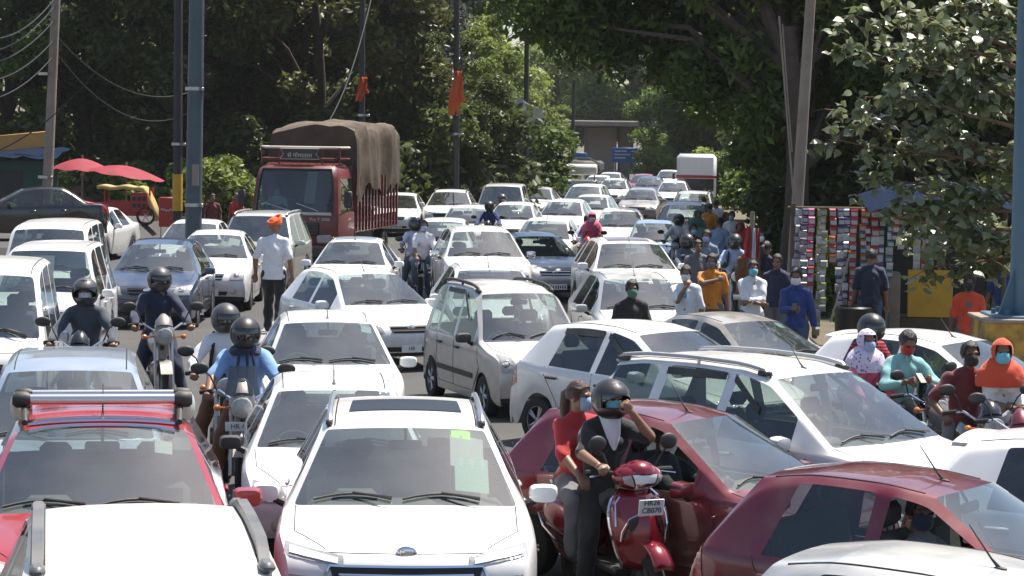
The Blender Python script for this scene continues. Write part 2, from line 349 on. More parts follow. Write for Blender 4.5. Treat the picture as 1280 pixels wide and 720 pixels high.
# ------------------------------------------------------------------ car bodies: control cage -> subdivision
def car_cage(p):
    L, W, H = p['L'], p['W'], p['H']; hw = W/2; r = p.get('r', .28); ra = r + .055; zc = p.get('clear', .19)
    fw, rw = p['fw'], p['rw']; sc_, srf, srr = p['cowl'], p['rf'], p['rr']
    nose, tail, prof = p['nose'], p['tail'], p['prof']
    keys = [nose[-1]] + prof + [tail[0]]
    ks, kz = [k[0] for k in keys], [k[1] for k in keys]
    zt_of = lambda s: float(np.interp(s, ks, kz))
    mids = {}
    def put(s, st=None, tag_=None):
        for q in list(mids):
            if abs(q - s) < .045:
                if tag_: mids[q] = (st if st is not None else mids[q][0], tag_)
                return q
        mids[s] = (st if st is not None else s, tag_); return s
    wins = []
    for (a0, a1, b0, b1) in p['win']:
        wins.append((put(a0, a1, 'w'), put(b0, b1, 'w'))); put(a0+.055, a1+.055, 'w'); put(b0-.055, b1-.055, 'w')
    q_cowl, q_rf, q_rr = put(sc_, tag_='c'), put(srf, tag_='r'), put(srr, tag_='rr')
    put((sc_+srf)/2); put(sc_+.06); put(srf-.06)
    for k in prof: put(k[0])
    arch = {}
    for c in (fw, rw):
        for f, h in ((-1.03, None), (-.93, .33), (-.58, .80), (0, 1), (.58, .80), (.93, .33), (1.03, None)):
            s = c + f*ra
            if s <= nose[-1][0]+.03 or s >= tail[0][0]-.03: continue
            q = put(s); 
            if h is not None and abs(q-s) < .051: arch[q] = r + math.sqrt(max(ra*ra - (q-c)**2, 0))
    for q in mids:                                   # any station that falls inside an arch
        for c in (fw, rw):
            if abs(q-c) < ra*.97: arch[q] = r + math.sqrt(ra*ra-(q-c)**2)
    ss = sorted(mids)
    rows = []
    for (s, z) in nose: rows.append((s, s, z, zc + p.get('lip', 0), 'n'))
    for q in ss: rows.append((q, mids[q][0], None, arch.get(q, zc), 'm'))
    for (s, z) in tail: rows.append((s, s, z, zc + .02, 't'))
    zbf, zbr = p['belt']; V = []; Htop = max(kz)
    for (s, st, z, z0, kd) in rows:
        zt = z if z is not None else zt_of(st); ztb = z if z is not None else zt_of(s)
        zb0 = zbf + (zbr-zbf)*s/L; zb = min(zb0, ztb - .035)
        fr = max(0, min(1, (zt - zb0)/(Htop - zb0)))
        taper = 1 - p.get('ntaper', .10)*max(0, 1 - s/.55)**2 - p.get('ttaper', .07)*max(0, 1 - (L-s)/.5)**2
        wm = hw*taper; wb = wm*p.get('shoulder', .955); wr = p['wr']*(1 - .05*max(0, 1-(L-s)/.7))
        c = wb + (wr - wb)*fr
        crown = p.get('crown', .035)*(.6+.4*fr)
        dz = zb - z0
        sec = [(wm*.965, z0), (wm*.995, z0+.28*dz), (wm, z0+.58*dz), (wm*.992, zb - min(.06, dz*.15)), (wb, zb),
               (c, max(zt - crown - .025 - .025*fr, zb+.006)), (c-.05-.02*fr, zt - crown + .004), (c*.55, zt - crown*.28), (0, zt)]
        lp = lambda a_, b_, t_: (a_[0]+(b_[0]-a_[0])*t_, a_[1]+(b_[1]-a_[1])*t_)
        fl = [0, 0, 0, 0, 0, .10, .90, 1, 1, 1, 1, 1]
        sec = sec[:5] + [lp(sec[4], sec[5], .10), lp(sec[4], sec[5], .90)] + sec[5:7] + [lp(sec[6], sec[7], .16)] + sec[7:]
        out = []
        for k, (y, zz) in enumerate(sec):
            sx = s + (st-s)*fl[k]
            nc = p.get('ncurve', .16)*max(0, 1 - sx/1.1)**1.3; tcv = p.get('tcurve', .09)*max(0, 1 - (L-sx)/.9)**1.3
            sx = sx + nc*(y/hw)**2*(1.0) - tcv*(y/hw)**2
            if kd == 'm' and k >= 8 and sc_-.01 <= st <= srf+.01: sx -= p.get('wcurve', .10)*(1 - (y/max(c, .1))**2)
            out.append((y, sx - L/2, zz))
        V.append(out)
    n, K = len(V), 12
    verts = []; idx = {}
    for i in range(n):
        for k in range(K):
            y, sx, z = V[i][k]
            idx[i, k, 1] = len(verts); verts.append((y, sx, z))
            if k < K-1: idx[i, k, -1] = len(verts); verts.append((-y, sx, z))
            else: idx[i, k, -1] = idx[i, k, 1]
    nn = len(nose); pos = {q: nn + ss.index(q) for q in ss}
    ic, irf, irr = pos[q_cowl], pos[q_rf], pos[q_rr]
    it = nn + len(ss) + p.get('tg', 0)
    panes = {}
    body = []
    for i in range(n-1):
        for k in range(K-1):
            for sg in (1, -1):
                f = (idx[i, k, sg], idx[i, k+1, sg], idx[i+1, k+1, sg], idx[i+1, k, sg])
                if sg < 0: f = f[::-1]
                g = None
                if k >= 8 and ic <= i < irf: g = 'windshield'
                elif k >= 8 and irr <= i < it and p.get('rear_glass', True): g = 'rear_window'
                elif 4 <= k <= 6:
                    for wi, (a, b) in enumerate(wins):
                        if pos[a] <= i < pos[b]: g = ('side_window', wi, sg)
                if g: panes.setdefault(g, []).append(f)
                else: body.append((f, k))
    return verts, body, panes, idx, n
def cage_obj(verts, faces, name, levels=2, mi=None, crease=None, inset=0):
    used = sorted({i for f in faces for i in f}); mp = {u: i for i, u in enumerate(used)}
    me = bpy.data.meshes.new(name); me.from_pydata([verts[u] for u in used], [], [[mp[i] for i in f] for f in faces])
    if mi: me.polygons.foreach_set('material_index', mi)
    bm = bmesh.new(); bm.from_mesh(me)
    if inset:
        ret = bmesh.ops.inset_region(bm, faces=bm.faces[:], thickness=inset, use_even_offset=False, use_boundary=True)
        for f in ret['faces']: f.material_index = 1
    if crease:
        cl = bm.edges.layers.float.get('crease_edge') or bm.edges.layers.float.new('crease_edge')
        cs = {(mp[a], mp[b]) for a, b in crease if a in mp and b in mp}
        bm.verts.ensure_lookup_table()
        for e in bm.edges:
            t = (e.verts[0].index, e.verts[1].index)
            if t in cs or t[::-1] in cs: e[cl] = .55
    bmesh.ops.recalc_face_normals(bm, faces=bm.faces)
    cen = Vector((0, 0, .8)); tot = sum((f.calc_center_median()-cen).dot(f.normal)*f.calc_area() for f in bm.faces)
    if tot < 0: bmesh.ops.reverse_faces(bm, faces=bm.faces[:])
    bm.to_mesh(me); bm.free()
    me.polygons.foreach_set('use_smooth', [True]*len(me.polygons))
    o = bpy.data.objects.new(name, me); COL.objects.link(o)
    md = o.modifiers.new('s', 'SUBSURF'); md.levels = levels; md.render_levels = levels; md.boundary_smooth = 'ALL'
    return o
CT = {
 'hatch': dict(L=3.75, W=1.68, H=1.50, fw=.74, rw=3.14, r=.285, cowl=1.00, rf=1.78, rr=3.22, wr=.545, belt=(.86, .98),
    nose=[(.08, .30), (.01, .44), (.0, .58), (.07, .70), (.17, .77)], prof=[(.45, .86), (1.00, .985), (1.78, 1.415), (2.15, 1.485), (2.6, 1.50), (3.0, 1.47), (3.22, 1.425)],
    tail=[(3.55, 1.02), (3.66, .93), (3.73, .72), (3.75, .52), (3.68, .32)], win=[(1.38, 1.38, 2.18, 2.14), (2.27, 2.24, 2.98, 2.88)]),
 'alto': dict(L=3.50, W=1.50, H=1.47, fw=.66, rw=2.98, r=.265, cowl=.98, rf=1.72, rr=2.98, wr=.50, belt=(.84, .93), crown=.028,
    nose=[(.07, .30), (.01, .44), (.0, .56), (.05, .68), (.14, .75)], prof=[(.45, .83), (.98, .94), (1.72, 1.40), (2.05, 1.455), (2.5, 1.47), (2.8, 1.45), (2.98, 1.41)],
    tail=[(3.34, .98), (3.42, .88), (3.49, .68), (3.50, .50), (3.43, .32)], win=[(1.30, 1.30, 2.02, 1.98), (2.12, 2.09, 2.84, 2.66)]),
 'tall': dict(L=3.52, W=1.48, H=1.68, fw=.68, rw=3.00, r=.27, cowl=.86, rf=1.42, rr=3.16, wr=.55, belt=(.92, .97), crown=.03, shoulder=.975,
    nose=[(.07, .30), (.01, .44), (.0, .58), (.04, .74), (.12, .82)], prof=[(.45, .88), (.86, .965), (1.42, 1.56), (1.75, 1.64), (2.4, 1.67), (2.95, 1.65), (3.16, 1.61)],
    tail=[(3.40, 1.02), (3.46, .90), (3.51, .68), (3.52, .50), (3.46, .32)], win=[(1.10, 1.10, 1.86, 1.84), (1.96, 1.95, 2.62, 2.60), (2.74, 2.73, 3.10, 3.02)]),
 'suv': dict(L=4.27, W=1.79, H=1.63, fw=.86, rw=3.46, r=.33, cowl=1.18, rf=1.90, rr=3.72, wr=.60, belt=(1.02, 1.10), clear=.24, crown=.035,
    nose=[(.09, .36), (.02, .52), (.0, .72), (.03, .86), (.14, .95)], prof=[(.55, 1.02), (1.18, 1.09), (1.90, 1.545), (2.25, 1.61), (2.8, 1.63), (3.4, 1.605), (3.72, 1.555)],
    tail=[(4.05, 1.12), (4.16, 1.0), (4.24, .80), (4.27, .58), (4.19, .36)], win=[(1.56, 1.56, 2.40, 2.36), (2.50, 2.47, 3.22, 3.14), (3.34, 3.26, 3.66, 3.52)]),
 'mpv': dict(L=4.40, W=1.73, H=1.68, fw=.82, rw=3.56, r=.30, cowl=1.08, rf=1.92, rr=3.92, wr=.58, belt=(.95, 1.06), crown=.035,
    nose=[(.08, .32), (.01, .48), (.0, .64), (.06, .78), (.18, .86)], prof=[(.5, .93), (1.08, 1.05), (1.92, 1.585), (2.3, 1.66), (2.9, 1.68), (3.5, 1.66), (3.92, 1.60)],
    tail=[(4.22, 1.12), (4.31, 1.0), (4.38, .78), (4.40, .56), (4.32, .34)], win=[(1.50, 1.50, 2.36, 2.30), (2.46, 2.42, 3.20, 3.14), (3.32, 3.27, 4.02, 3.80)]),
 'sedan': dict(L=4.20, W=1.70, H=1.47, fw=.80, rw=3.34, r=.295, cowl=1.14, rf=1.92, rr=2.98, wr=.53, belt=(.86, .98), crown=.035, tg=0,
    nose=[(.08, .30), (.01, .44), (.0, .58), (.07, .70), (.18, .77)], prof=[(.5, .86), (1.14, .975), (1.92, 1.385), (2.3, 1.455), (2.65, 1.465), (2.98, 1.42), (3.52, 1.06)],
    tail=[(3.62, 1.03), (4.05, 1.02), (4.15, .93), (4.20, .60), (4.12, .34)], win=[(1.54, 1.54, 2.28, 2.26), (2.38, 2.36, 3.06, 2.92)]),
 'van': dict(L=3.67, W=1.48, H=1.82, fw=.74, rw=3.00, r=.27, cowl=.48, rf=.98, rr=3.42, wr=.60, belt=(.98, 1.02), crown=.035, shoulder=.975, ncurve=.10, wcurve=.07,
    nose=[(.05, .32), (.0, .48), (.0, .70), (.04, .86), (.14, .96)], prof=[(.34, 1.02), (.48, 1.07), (.98, 1.70), (1.3, 1.785), (2.2, 1.815), (3.1, 1.80), (3.42, 1.74)],
    tail=[(3.58, 1.06), (3.62, .92), (3.66, .70), (3.67, .50), (3.62, .32)], win=[(.84, .84, 1.52, 1.50), (1.62, 1.60, 2.42, 2.40), (2.52, 2.50, 3.34, 3.30)]),
 'jeep': dict(L=4.30, W=1.75, H=1.88, fw=.80, rw=3.40, r=.35, cowl=1.28, rf=1.68, rr=4.02, wr=.66, belt=(1.06, 1.10), crown=.03, shoulder=.985, clear=.28, ncurve=.08, wcurve=.05, tcurve=.05, ttaper=.03,
    nose=[(.07, .42), (.0, .58), (.0, .78), (.03, .96), (.12, 1.05)], prof=[(.6, 1.10), (1.28, 1.16), (1.68, 1.79), (1.95, 1.86), (2.8, 1.88), (3.7, 1.87), (4.02, 1.82)],
    tail=[(4.20, 1.14), (4.24, 1.0), (4.28, .76), (4.30, .58), (4.24, .40)], win=[(1.50, 1.50, 2.28, 2.27), (2.40, 2.39, 3.14, 3.13), (3.26, 3.25, 3.98, 3.92)]),
}
CAGES = {}
for key, p in CT.items():
    verts, body, panes, idx, n = car_cage(p)
    cre = []
    for i in range(n-1):
        for sg in (1, -1): cre.append((idx[i, 4, sg], idx[i+1, 4, sg]))
    d = {'body': cage_obj(verts, [f for f, k in body], key+'_body', 2, [1 if (k == 0 and key in ('suv', 'jeep')) else 0 for f, k in body], cre)}
    for g, fs in panes.items():
        nm = g if isinstance(g, str) else 'side_window'
        d[g] = cage_obj(verts, fs, key+'_'+nm, 2, inset=.035 if nm == 'windshield' else .022)
    CAGES[key] = d

def car_place(kind, px, py, a, anchor='rf', scale=1.0, zs=1.0):
    p = CT[kind]; s = p['rf'] if anchor == 'rf' else (p['rf']+p['rr'])/2
    z = float(np.interp(s, [k[0] for k in p['prof']], [k[1] for k in p['prof']]))*scale*zs
    w_ = at(px, py, z); th = R(a); off = Matrix.Rotation(th, 3, 'Z') @ Vector((0, (s-p['L']/2)*scale, 0))
    return w_.x-off.x, w_.y-off.y, th

# ------------------------------------------------------------------ people: limbs and trunk blended into one skin by voxel remeshing
M['skin'] = mat('brown_skin', (.24, .125, .075), .5, var=.2, scale=12)
M['skind'] = mat('dark_skin', (.13, .065, .04), .5, var=.2, scale=12)
M['hair'] = mat('black_hair', (.012, .010, .010), .45, bump=.6, bscale=90)
M['helmet'] = mat('black_helmet', (.012, .012, .013), .38, coat=.35, coat_rough=.10, dust=.10)
M['helmetg'] = mat('grey_helmet', (.035, .036, .04), .36, .0, coat=.4, coat_rough=.10, dust=.16)
M['shoe'] = mat('dark_shoe', (.03, .027, .025), .6)
M['eye'] = mat('dark_eye', (.02, .015, .012), .2)
def cloth(key, c, **k): M[key] = mat('cloth_'+key, c, .85, bump=.25, bscale=25, sheen=.2, var=.12, scale=9, **k); return key
for k_, c_ in dict(cwhite=(.72,.72,.74), cblack=(.013,.013,.014), cnavy=(.016,.022,.055), cblue=(.025,.05,.19), clight=(.22,.38,.66), clav=(.55,.57,.70), corange=(.62,.22,.02),
    cred=(.42,.02,.025), cteal=(.24,.48,.47), cmaroon=(.13,.018,.022), csaffron=(.75,.10,.01), cbrown=(.17,.075,.03), cgrey=(.13,.13,.14), cgreen=(.06,.17,.12), cdenim=(.06,.09,.15),
    cpink=(.68,.12,.22), ccyan=(.16,.50,.62), crust=(.62,.07,.025), ctan=(.35,.25,.17), csky=(.34,.44,.62), cgreyblue=(.05,.06,.08), clilac=(.66,.60,.72), cmask=(.22,.52,.60), cslate=(.10,.13,.16)).items(): cloth(k_, c_)
for k_, ca_, cb_, sc1 in (('cstripes', (.50, .02, .04), (.03, .015, .02), 9.0), ('cpattern', (.45, .28, .16), (.10, .04, .03), 0), ('cprint', (.62, .56, .68), (.25, .10, .28), 0), ('ccheck', (.20, .24, .32), (.08, .09, .13), 0)):
    m_ = mat('cloth_'+k_, ca_, .85, bump=.25, bscale=25); n_ = m_.node_tree.nodes; l_ = m_.node_tree.links; tc_ = n_.new('ShaderNodeTexCoord'); mx_ = n_.new('ShaderNodeMix'); mx_.data_type = 'RGBA'; mx_.inputs[6].default_value = (*ca_, 1); mx_.inputs[7].default_value = (*cb_, 1)
    if sc1: tx_ = n_.new('ShaderNodeTexWave'); tx_.bands_direction = 'Z'; tx_.inputs['Scale'].default_value = sc1; o_ = tx_.outputs[0]
    else: tx_ = n_.new('ShaderNodeTexVoronoi'); tx_.inputs['Scale'].default_value = 22; o_ = tx_.outputs[0]
    l_.new(tc_.outputs['Object'], tx_.inputs['Vector']); rp_ = n_.new('ShaderNodeMapRange'); rp_.inputs[1].default_value = .45 if sc1 else .30; rp_.inputs[2].default_value = .55 if sc1 else .22; l_.new(o_, rp_.inputs[0]); l_.new(rp_.outputs[0], mx_.inputs[0]); l_.new(mx_.outputs[2], n_['Principled BSDF'].inputs['Base Color']); M[k_] = m_
def ik(a, b, l1, l2, hint):
    a, b, hint = Vector(a), Vector(b), Vector(hint); d = b-a; D = d.length
    if D > (l1+l2)*.995: b = a + d*((l1+l2)*.995/D); d = b-a; D = d.length
    t = d/D; x = (l1*l1 - l2*l2 + D*D)/(2*D); h = math.sqrt(max(l1*l1-x*x, 0))
    o = hint - t*hint.dot(t)
    o = o.normalized() if o.length > 1e-5 else t.orthogonal().normalized()
    return a + t*x + o*h, b
def rotm(yaw, pitch):   # head turn: yaw to +x side, pitch down positive (faces -Y)
    return Matrix.Rotation(yaw, 3, 'Z') @ Matrix.Rotation(pitch, 3, 'X')
PEOPLE = []
def jitter_cloth(me, amp, f):
    n = len(me.vertices); co = np.empty(n*3); me.vertices.foreach_get('co', co); co = co.reshape(-1, 3)
    no = np.empty(n*3); me.vertices.foreach_get('normal', no); no = no.reshape(-1, 3)
    ph = rng.uniform(0, 6.28, 6)
    d = np.sin(co[:, 2]*f + 1.7*np.sin(co[:, 0]*f*.5+ph[0]) + ph[1]) * np.sin(co[:, 0]*f*.8 + co[:, 1]*f*.6 + ph[2]) \
        + .7*np.sin(co[:, 2]*f*.45 + co[:, 0]*f*1.1 + ph[3]) + .5*np.sin(co[:, 1]*f*1.3 - co[:, 2]*f*.8 + ph[4])
    co = co + no*(d*amp)[:, None]; me.vertices.foreach_set('co', co.ravel()); me.update()
def person(name_label, loc, rotz, pose, wear, scale=1.0, vox=.014, group=None, cat='person'):
    """collects the remesh jobs; finished by finish_people()"""
    P = dict(pelvis=(0, 0, .93), chest=(0, .01, 1.27), neck=(0, 0, 1.46), wl=(.27, -.04, .84), wr=(-.27, -.04, .84), el=(.5, .6, 0), er=(-.5, .6, 0),
             al=(.11, 0, .085), ar=(-.11, 0, .085), kl=(0, -1, 0), kr=(0, -1, 0), yaw=0, pitch=0, foot=(0, -1, 0), thick=1.0, curl=.5, tw=0, legs=True, female=False)
    P.update(pose); W = wear; k = P['thick']
    pel, ch, nk = Vector(P['pelvis']), Vector(P['chest']), Vector(P['neck'])
    up = (nk-ch).normalized(); tw = Matrix.Rotation(P['tw'], 3, 'Z')
    side = tw @ Vector((1, 0, 0)); sw = .165*k*(.9 if P['female'] else 1)
    HR = rotm(P['yaw'], P['pitch']); hd = nk + up*.075 + Vector((0, -.02, .07))
    sl, sr = nk - up*.085 + side*sw, nk - up*.085 - side*sw
    spine = Matrix((side, up.cross(side).normalized() if True else 0, up)).transposed()
    el, wl = ik(sl, P['wl'], .285, .25, P['el']); er, wr = ik(sr, P['wr'], .285, .25, P['er'])
    hl, hr = pel + side*.095 - Vector((0, 0, .04)), pel - side*.095 - Vector((0, 0, .04))
    kl, al = ik(hl, P['al'], .42, .42, P['kl']); kr, ar = ik(hr, P['ar'], .42, .42, P['kr'])
    def trunk(mb, g):
        mid = (pel+ch)*.5
        mb.ell(pel, (.165*k+g, .125*k+g, .13+g)); mb.ell(mid, (.148*k+g, .112*k+g, .19+g)); mb.ell(ch - up*.02, (.162*k+g, .112*k+g, .19+g), rot=spine)
        mb.caps(sl, .052+g, nk - up*.03, .058+g); mb.caps(sr, .052+g, nk - up*.03, .058+g); mb.caps(pel, .12*k+g, ch, .115*k+g)
        if P['female']: 
            fw_ = spine @ Vector((0, -1, 0))
            for q in (1, -1): mb.ell(ch + fw_*.09 + side*.075*q + up*.01, (.062+g, .055+g, .065+g))
    def arm(mb, s, e, w_, g, full=True, frac=1.0):
        mb.caps(s, .055*k+g, s + (e-s)*min(frac*2, 1), .044*k+g*(1 if full else 1.5))
        if frac > .5: q = (frac-.5)*2; mb.caps(e, .044*k+g, e + (w_-e)*q, (.044*(1-q)+.028*q)*k+g*1.1)
    def leg(mb, h, kn, an, g, to=1.0):
        mb.caps(h, .09*k+g, kn, .06*k+g); e = kn + (an-kn)*to; mb.caps(kn, .06*k+g, e, .06*(1-to)+.043*to+g*1.4)
    body = MB(); trunk(body, 0)
    body.caps(nk - up*.05, .06, nk + up*.06, .052)
    for s, e, w_, q in ((sl, el, wl, 1), (sr, er, wr, -1)):
        arm(body, s, e, w_, 0); d = (w_-e).normalized()
        o = (d.cross(Vector((0, 1, 0)))); o = o.normalized() if o.length > .1 else Vector((1, 0, 0))
        pal = d.cross(o).normalized()
        if pal.z > 0 or (abs(pal.z) < .3 and pal.y > 0): pal = -pal
        o = d.cross(pal).normalized()
        body.ell(w_ + d*.045, (.04, .018, .05), rot=Matrix((o, pal, d)).transposed())
        for fi in range(4):
            b0 = w_ + d*.075 + o*(.03-.02*fi)*1.15; c_ = P['curl']; fl = (.034, .04, .037, .028)[fi]
            b1 = b0 + (d*math.cos(c_) + pal*math.sin(c_))*fl; b2 = b1 + (d*math.cos(c_*2.2) + pal*math.sin(c_*2.2))*fl*.9
            body.caps(b0, .0095, b1, .009, 8); body.caps(b1, .009, b2, .008, 8)
        t0 = w_ + d*.02 + o*.032; t1 = t0 + (d*.7 + o*.6 + pal*.3)*.04; body.caps(t0, .0125, t1, .011, 8); body.caps(t1, .011, t1 + (d*.9+pal*.4)*.03, .0095, 8)
    if P['legs']:
        for h, kn, an in ((hl, kl, al), (hr, kr, ar)): leg(body, h, kn, an, 0)
    def hp(x, y, z): return hd + HR @ Vector((x, y, z))
    body.ell(hp(0, .012, .03), (.074, .094, .092), rot=HR); body.ell(hp(0, -.022, -.035), (.058, .070, .075), rot=HR)
    body.ell(hp(0, -.045, -.085), (.032, .032, .024), rot=HR); body.ell(hp(0, -.102, -.022), (.013, .018, .016), rot=HR)
    body.caps(hp(0, -.088, .018), .010, hp(0, -.104, -.022), .012, 8); body.caps(hp(-.04, -.078, .03), .013, hp(.04, -.078, .03), .013, 8)
    for q in (1, -1): body.ell(hp(q*.076, .012, -.01), (.012, .02, .032), rot=HR); body.ell(hp(q*.035, -.07, -.035), (.024, .02, .024), rot=HR)
    body.caps(hp(-.018, -.092, -.058), .008, hp(.018, -.092, -.058), .008, 8); body.caps(nk, .052, hp(0, .02, -.05), .052)
    jobs = [('body', body, vox*.72, W.get('skin', 'skin'), 0)]
    if W.get('shirt'):
        mb = MB(); trunk(mb, .014)
        hem = W.get('hem', .07)
        for hz in np.arange(0, hem+.12, .05): mb.ell(pel - Vector((0, 0, hz)), (.185*k, .145*k, .12))
        sf = W.get('sleeve', .45)
        if sf > 0:
            for s, e, w_ in ((sl, el, wl), (sr, er, wr)): arm(mb, s, e, w_, .016, True, sf)
        mb.caps(nk - up*.045, .072, nk + up*.005, .062)
        jobs.append((W.get('top', 'shirt'), mb, vox, W['shirt'], .0055)); P['hemz'] = pel.z - hem; P['topn'] = W.get('top', 'shirt')
    if P['legs'] and W.get('pants'):
        mb = MB(); mb.ell(pel - Vector((0, 0, .02)), (.168*k, .128*k, .12))
        for h, kn, an in ((hl, kl, al), (hr, kr, ar)): leg(mb, h, kn, an, .018, .95)
        mb.caps(hl, .1*k, hr, .1*k)
        jobs.append(('trousers', mb, vox, W['pants'], .005))
    root = empty('person', name_label, cat, loc, rotz, group, (scale,)*3)
    if P['legs']:
        fd = Vector(P['foot']).normalized()
        for an in (al, ar):
            mb = MB(); mb.caps(an - fd*.04 - Vector((0, 0, .035)), .042, an + fd*.15 - Vector((0, 0, .05)), .034); mb.caps(an, .045, an - Vector((0,0,.04)), .045)
            jobs.append(('shoe', mb, .016, 'shoe', 0))
    todo = []
    for nm, mb, vx, m, amp in jobs:
        o = obj(nm, mb.mesh(nm, False), None, None)
        md = o.modifiers.new('r', 'REMESH'); md.mode = 'VOXEL'; md.voxel_size = vx; md.use_smooth_shade = True
        if nm != 'shoe': m2 = o.modifiers.new('s', 'SMOOTH'); m2.factor = .5; m2.iterations = 2 if nm == 'body' else 4
        todo.append((nm, o, m, amp))
    PEOPLE.append((root, todo, hd, HR, nk, sl, sr, pel, W, P))
    return root
def dome(mb, c, Rm, rad, th0, th1, ph_ok, n=28, m=18, mi=0, jit=0):
    """part of an ellipsoid shell round a head; ph = 0 looks out of the face"""
    vs = {}; fs = []
    for j in range(m+1):
        th = th0 + (th1-th0)*j/m
        for i in range(n):
            ph = -math.pi + 2*math.pi*i/n
            dv = Vector((math.sin(th)*math.sin(ph), -math.sin(th)*math.cos(ph), math.cos(th)))
            rr = 1 + (jit*noise.noise(dv*4.0 + Vector((c[0]*9, c[1]*9, 0))) if jit else 0)
            vs[j, i] = Vector(c) + Rm @ Vector((rad[0]*math.sin(th)*math.sin(ph)*rr, -rad[1]*math.sin(th)*math.cos(ph)*rr, rad[2]*math.cos(th)*rr))
    ids = {}; V = []
    for q in vs: ids[q] = len(V); V.append(vs[q])
    for j in range(m):
        thm = th0 + (th1-th0)*(j+.5)/m
        for i in range(n):
            i2 = (i+1) % n; ph = -math.pi + 2*math.pi*(i+.5)/n
            if ph_ok(thm, ph): fs.append((ids[j, i], ids[j, i2], ids[j+1, i2], ids[j+1, i]))
    return mb.add(V, fs, mi)
def clean(mb, name, thick=0):
    me = bpy.data.meshes.new(name); me.from_pydata(mb.v, [], mb.f)
    bm = bmesh.new(); bm.from_mesh(me); bmesh.ops.remove_doubles(bm, verts=bm.verts, dist=.0005)
    bmesh.ops.delete(bm, geom=[v for v in bm.verts if not v.link_faces], context='VERTS')
    bmesh.ops.recalc_face_normals(bm, faces=bm.faces)
    if thick: bmesh.ops.solidify(bm, geom=bm.faces[:], thickness=-thick)
    bm.to_mesh(me); bm.free(); me.polygons.foreach_set('use_smooth', [True]*len(me.polygons)); me.set_sharp_from_angle(angle=R(50)); return me
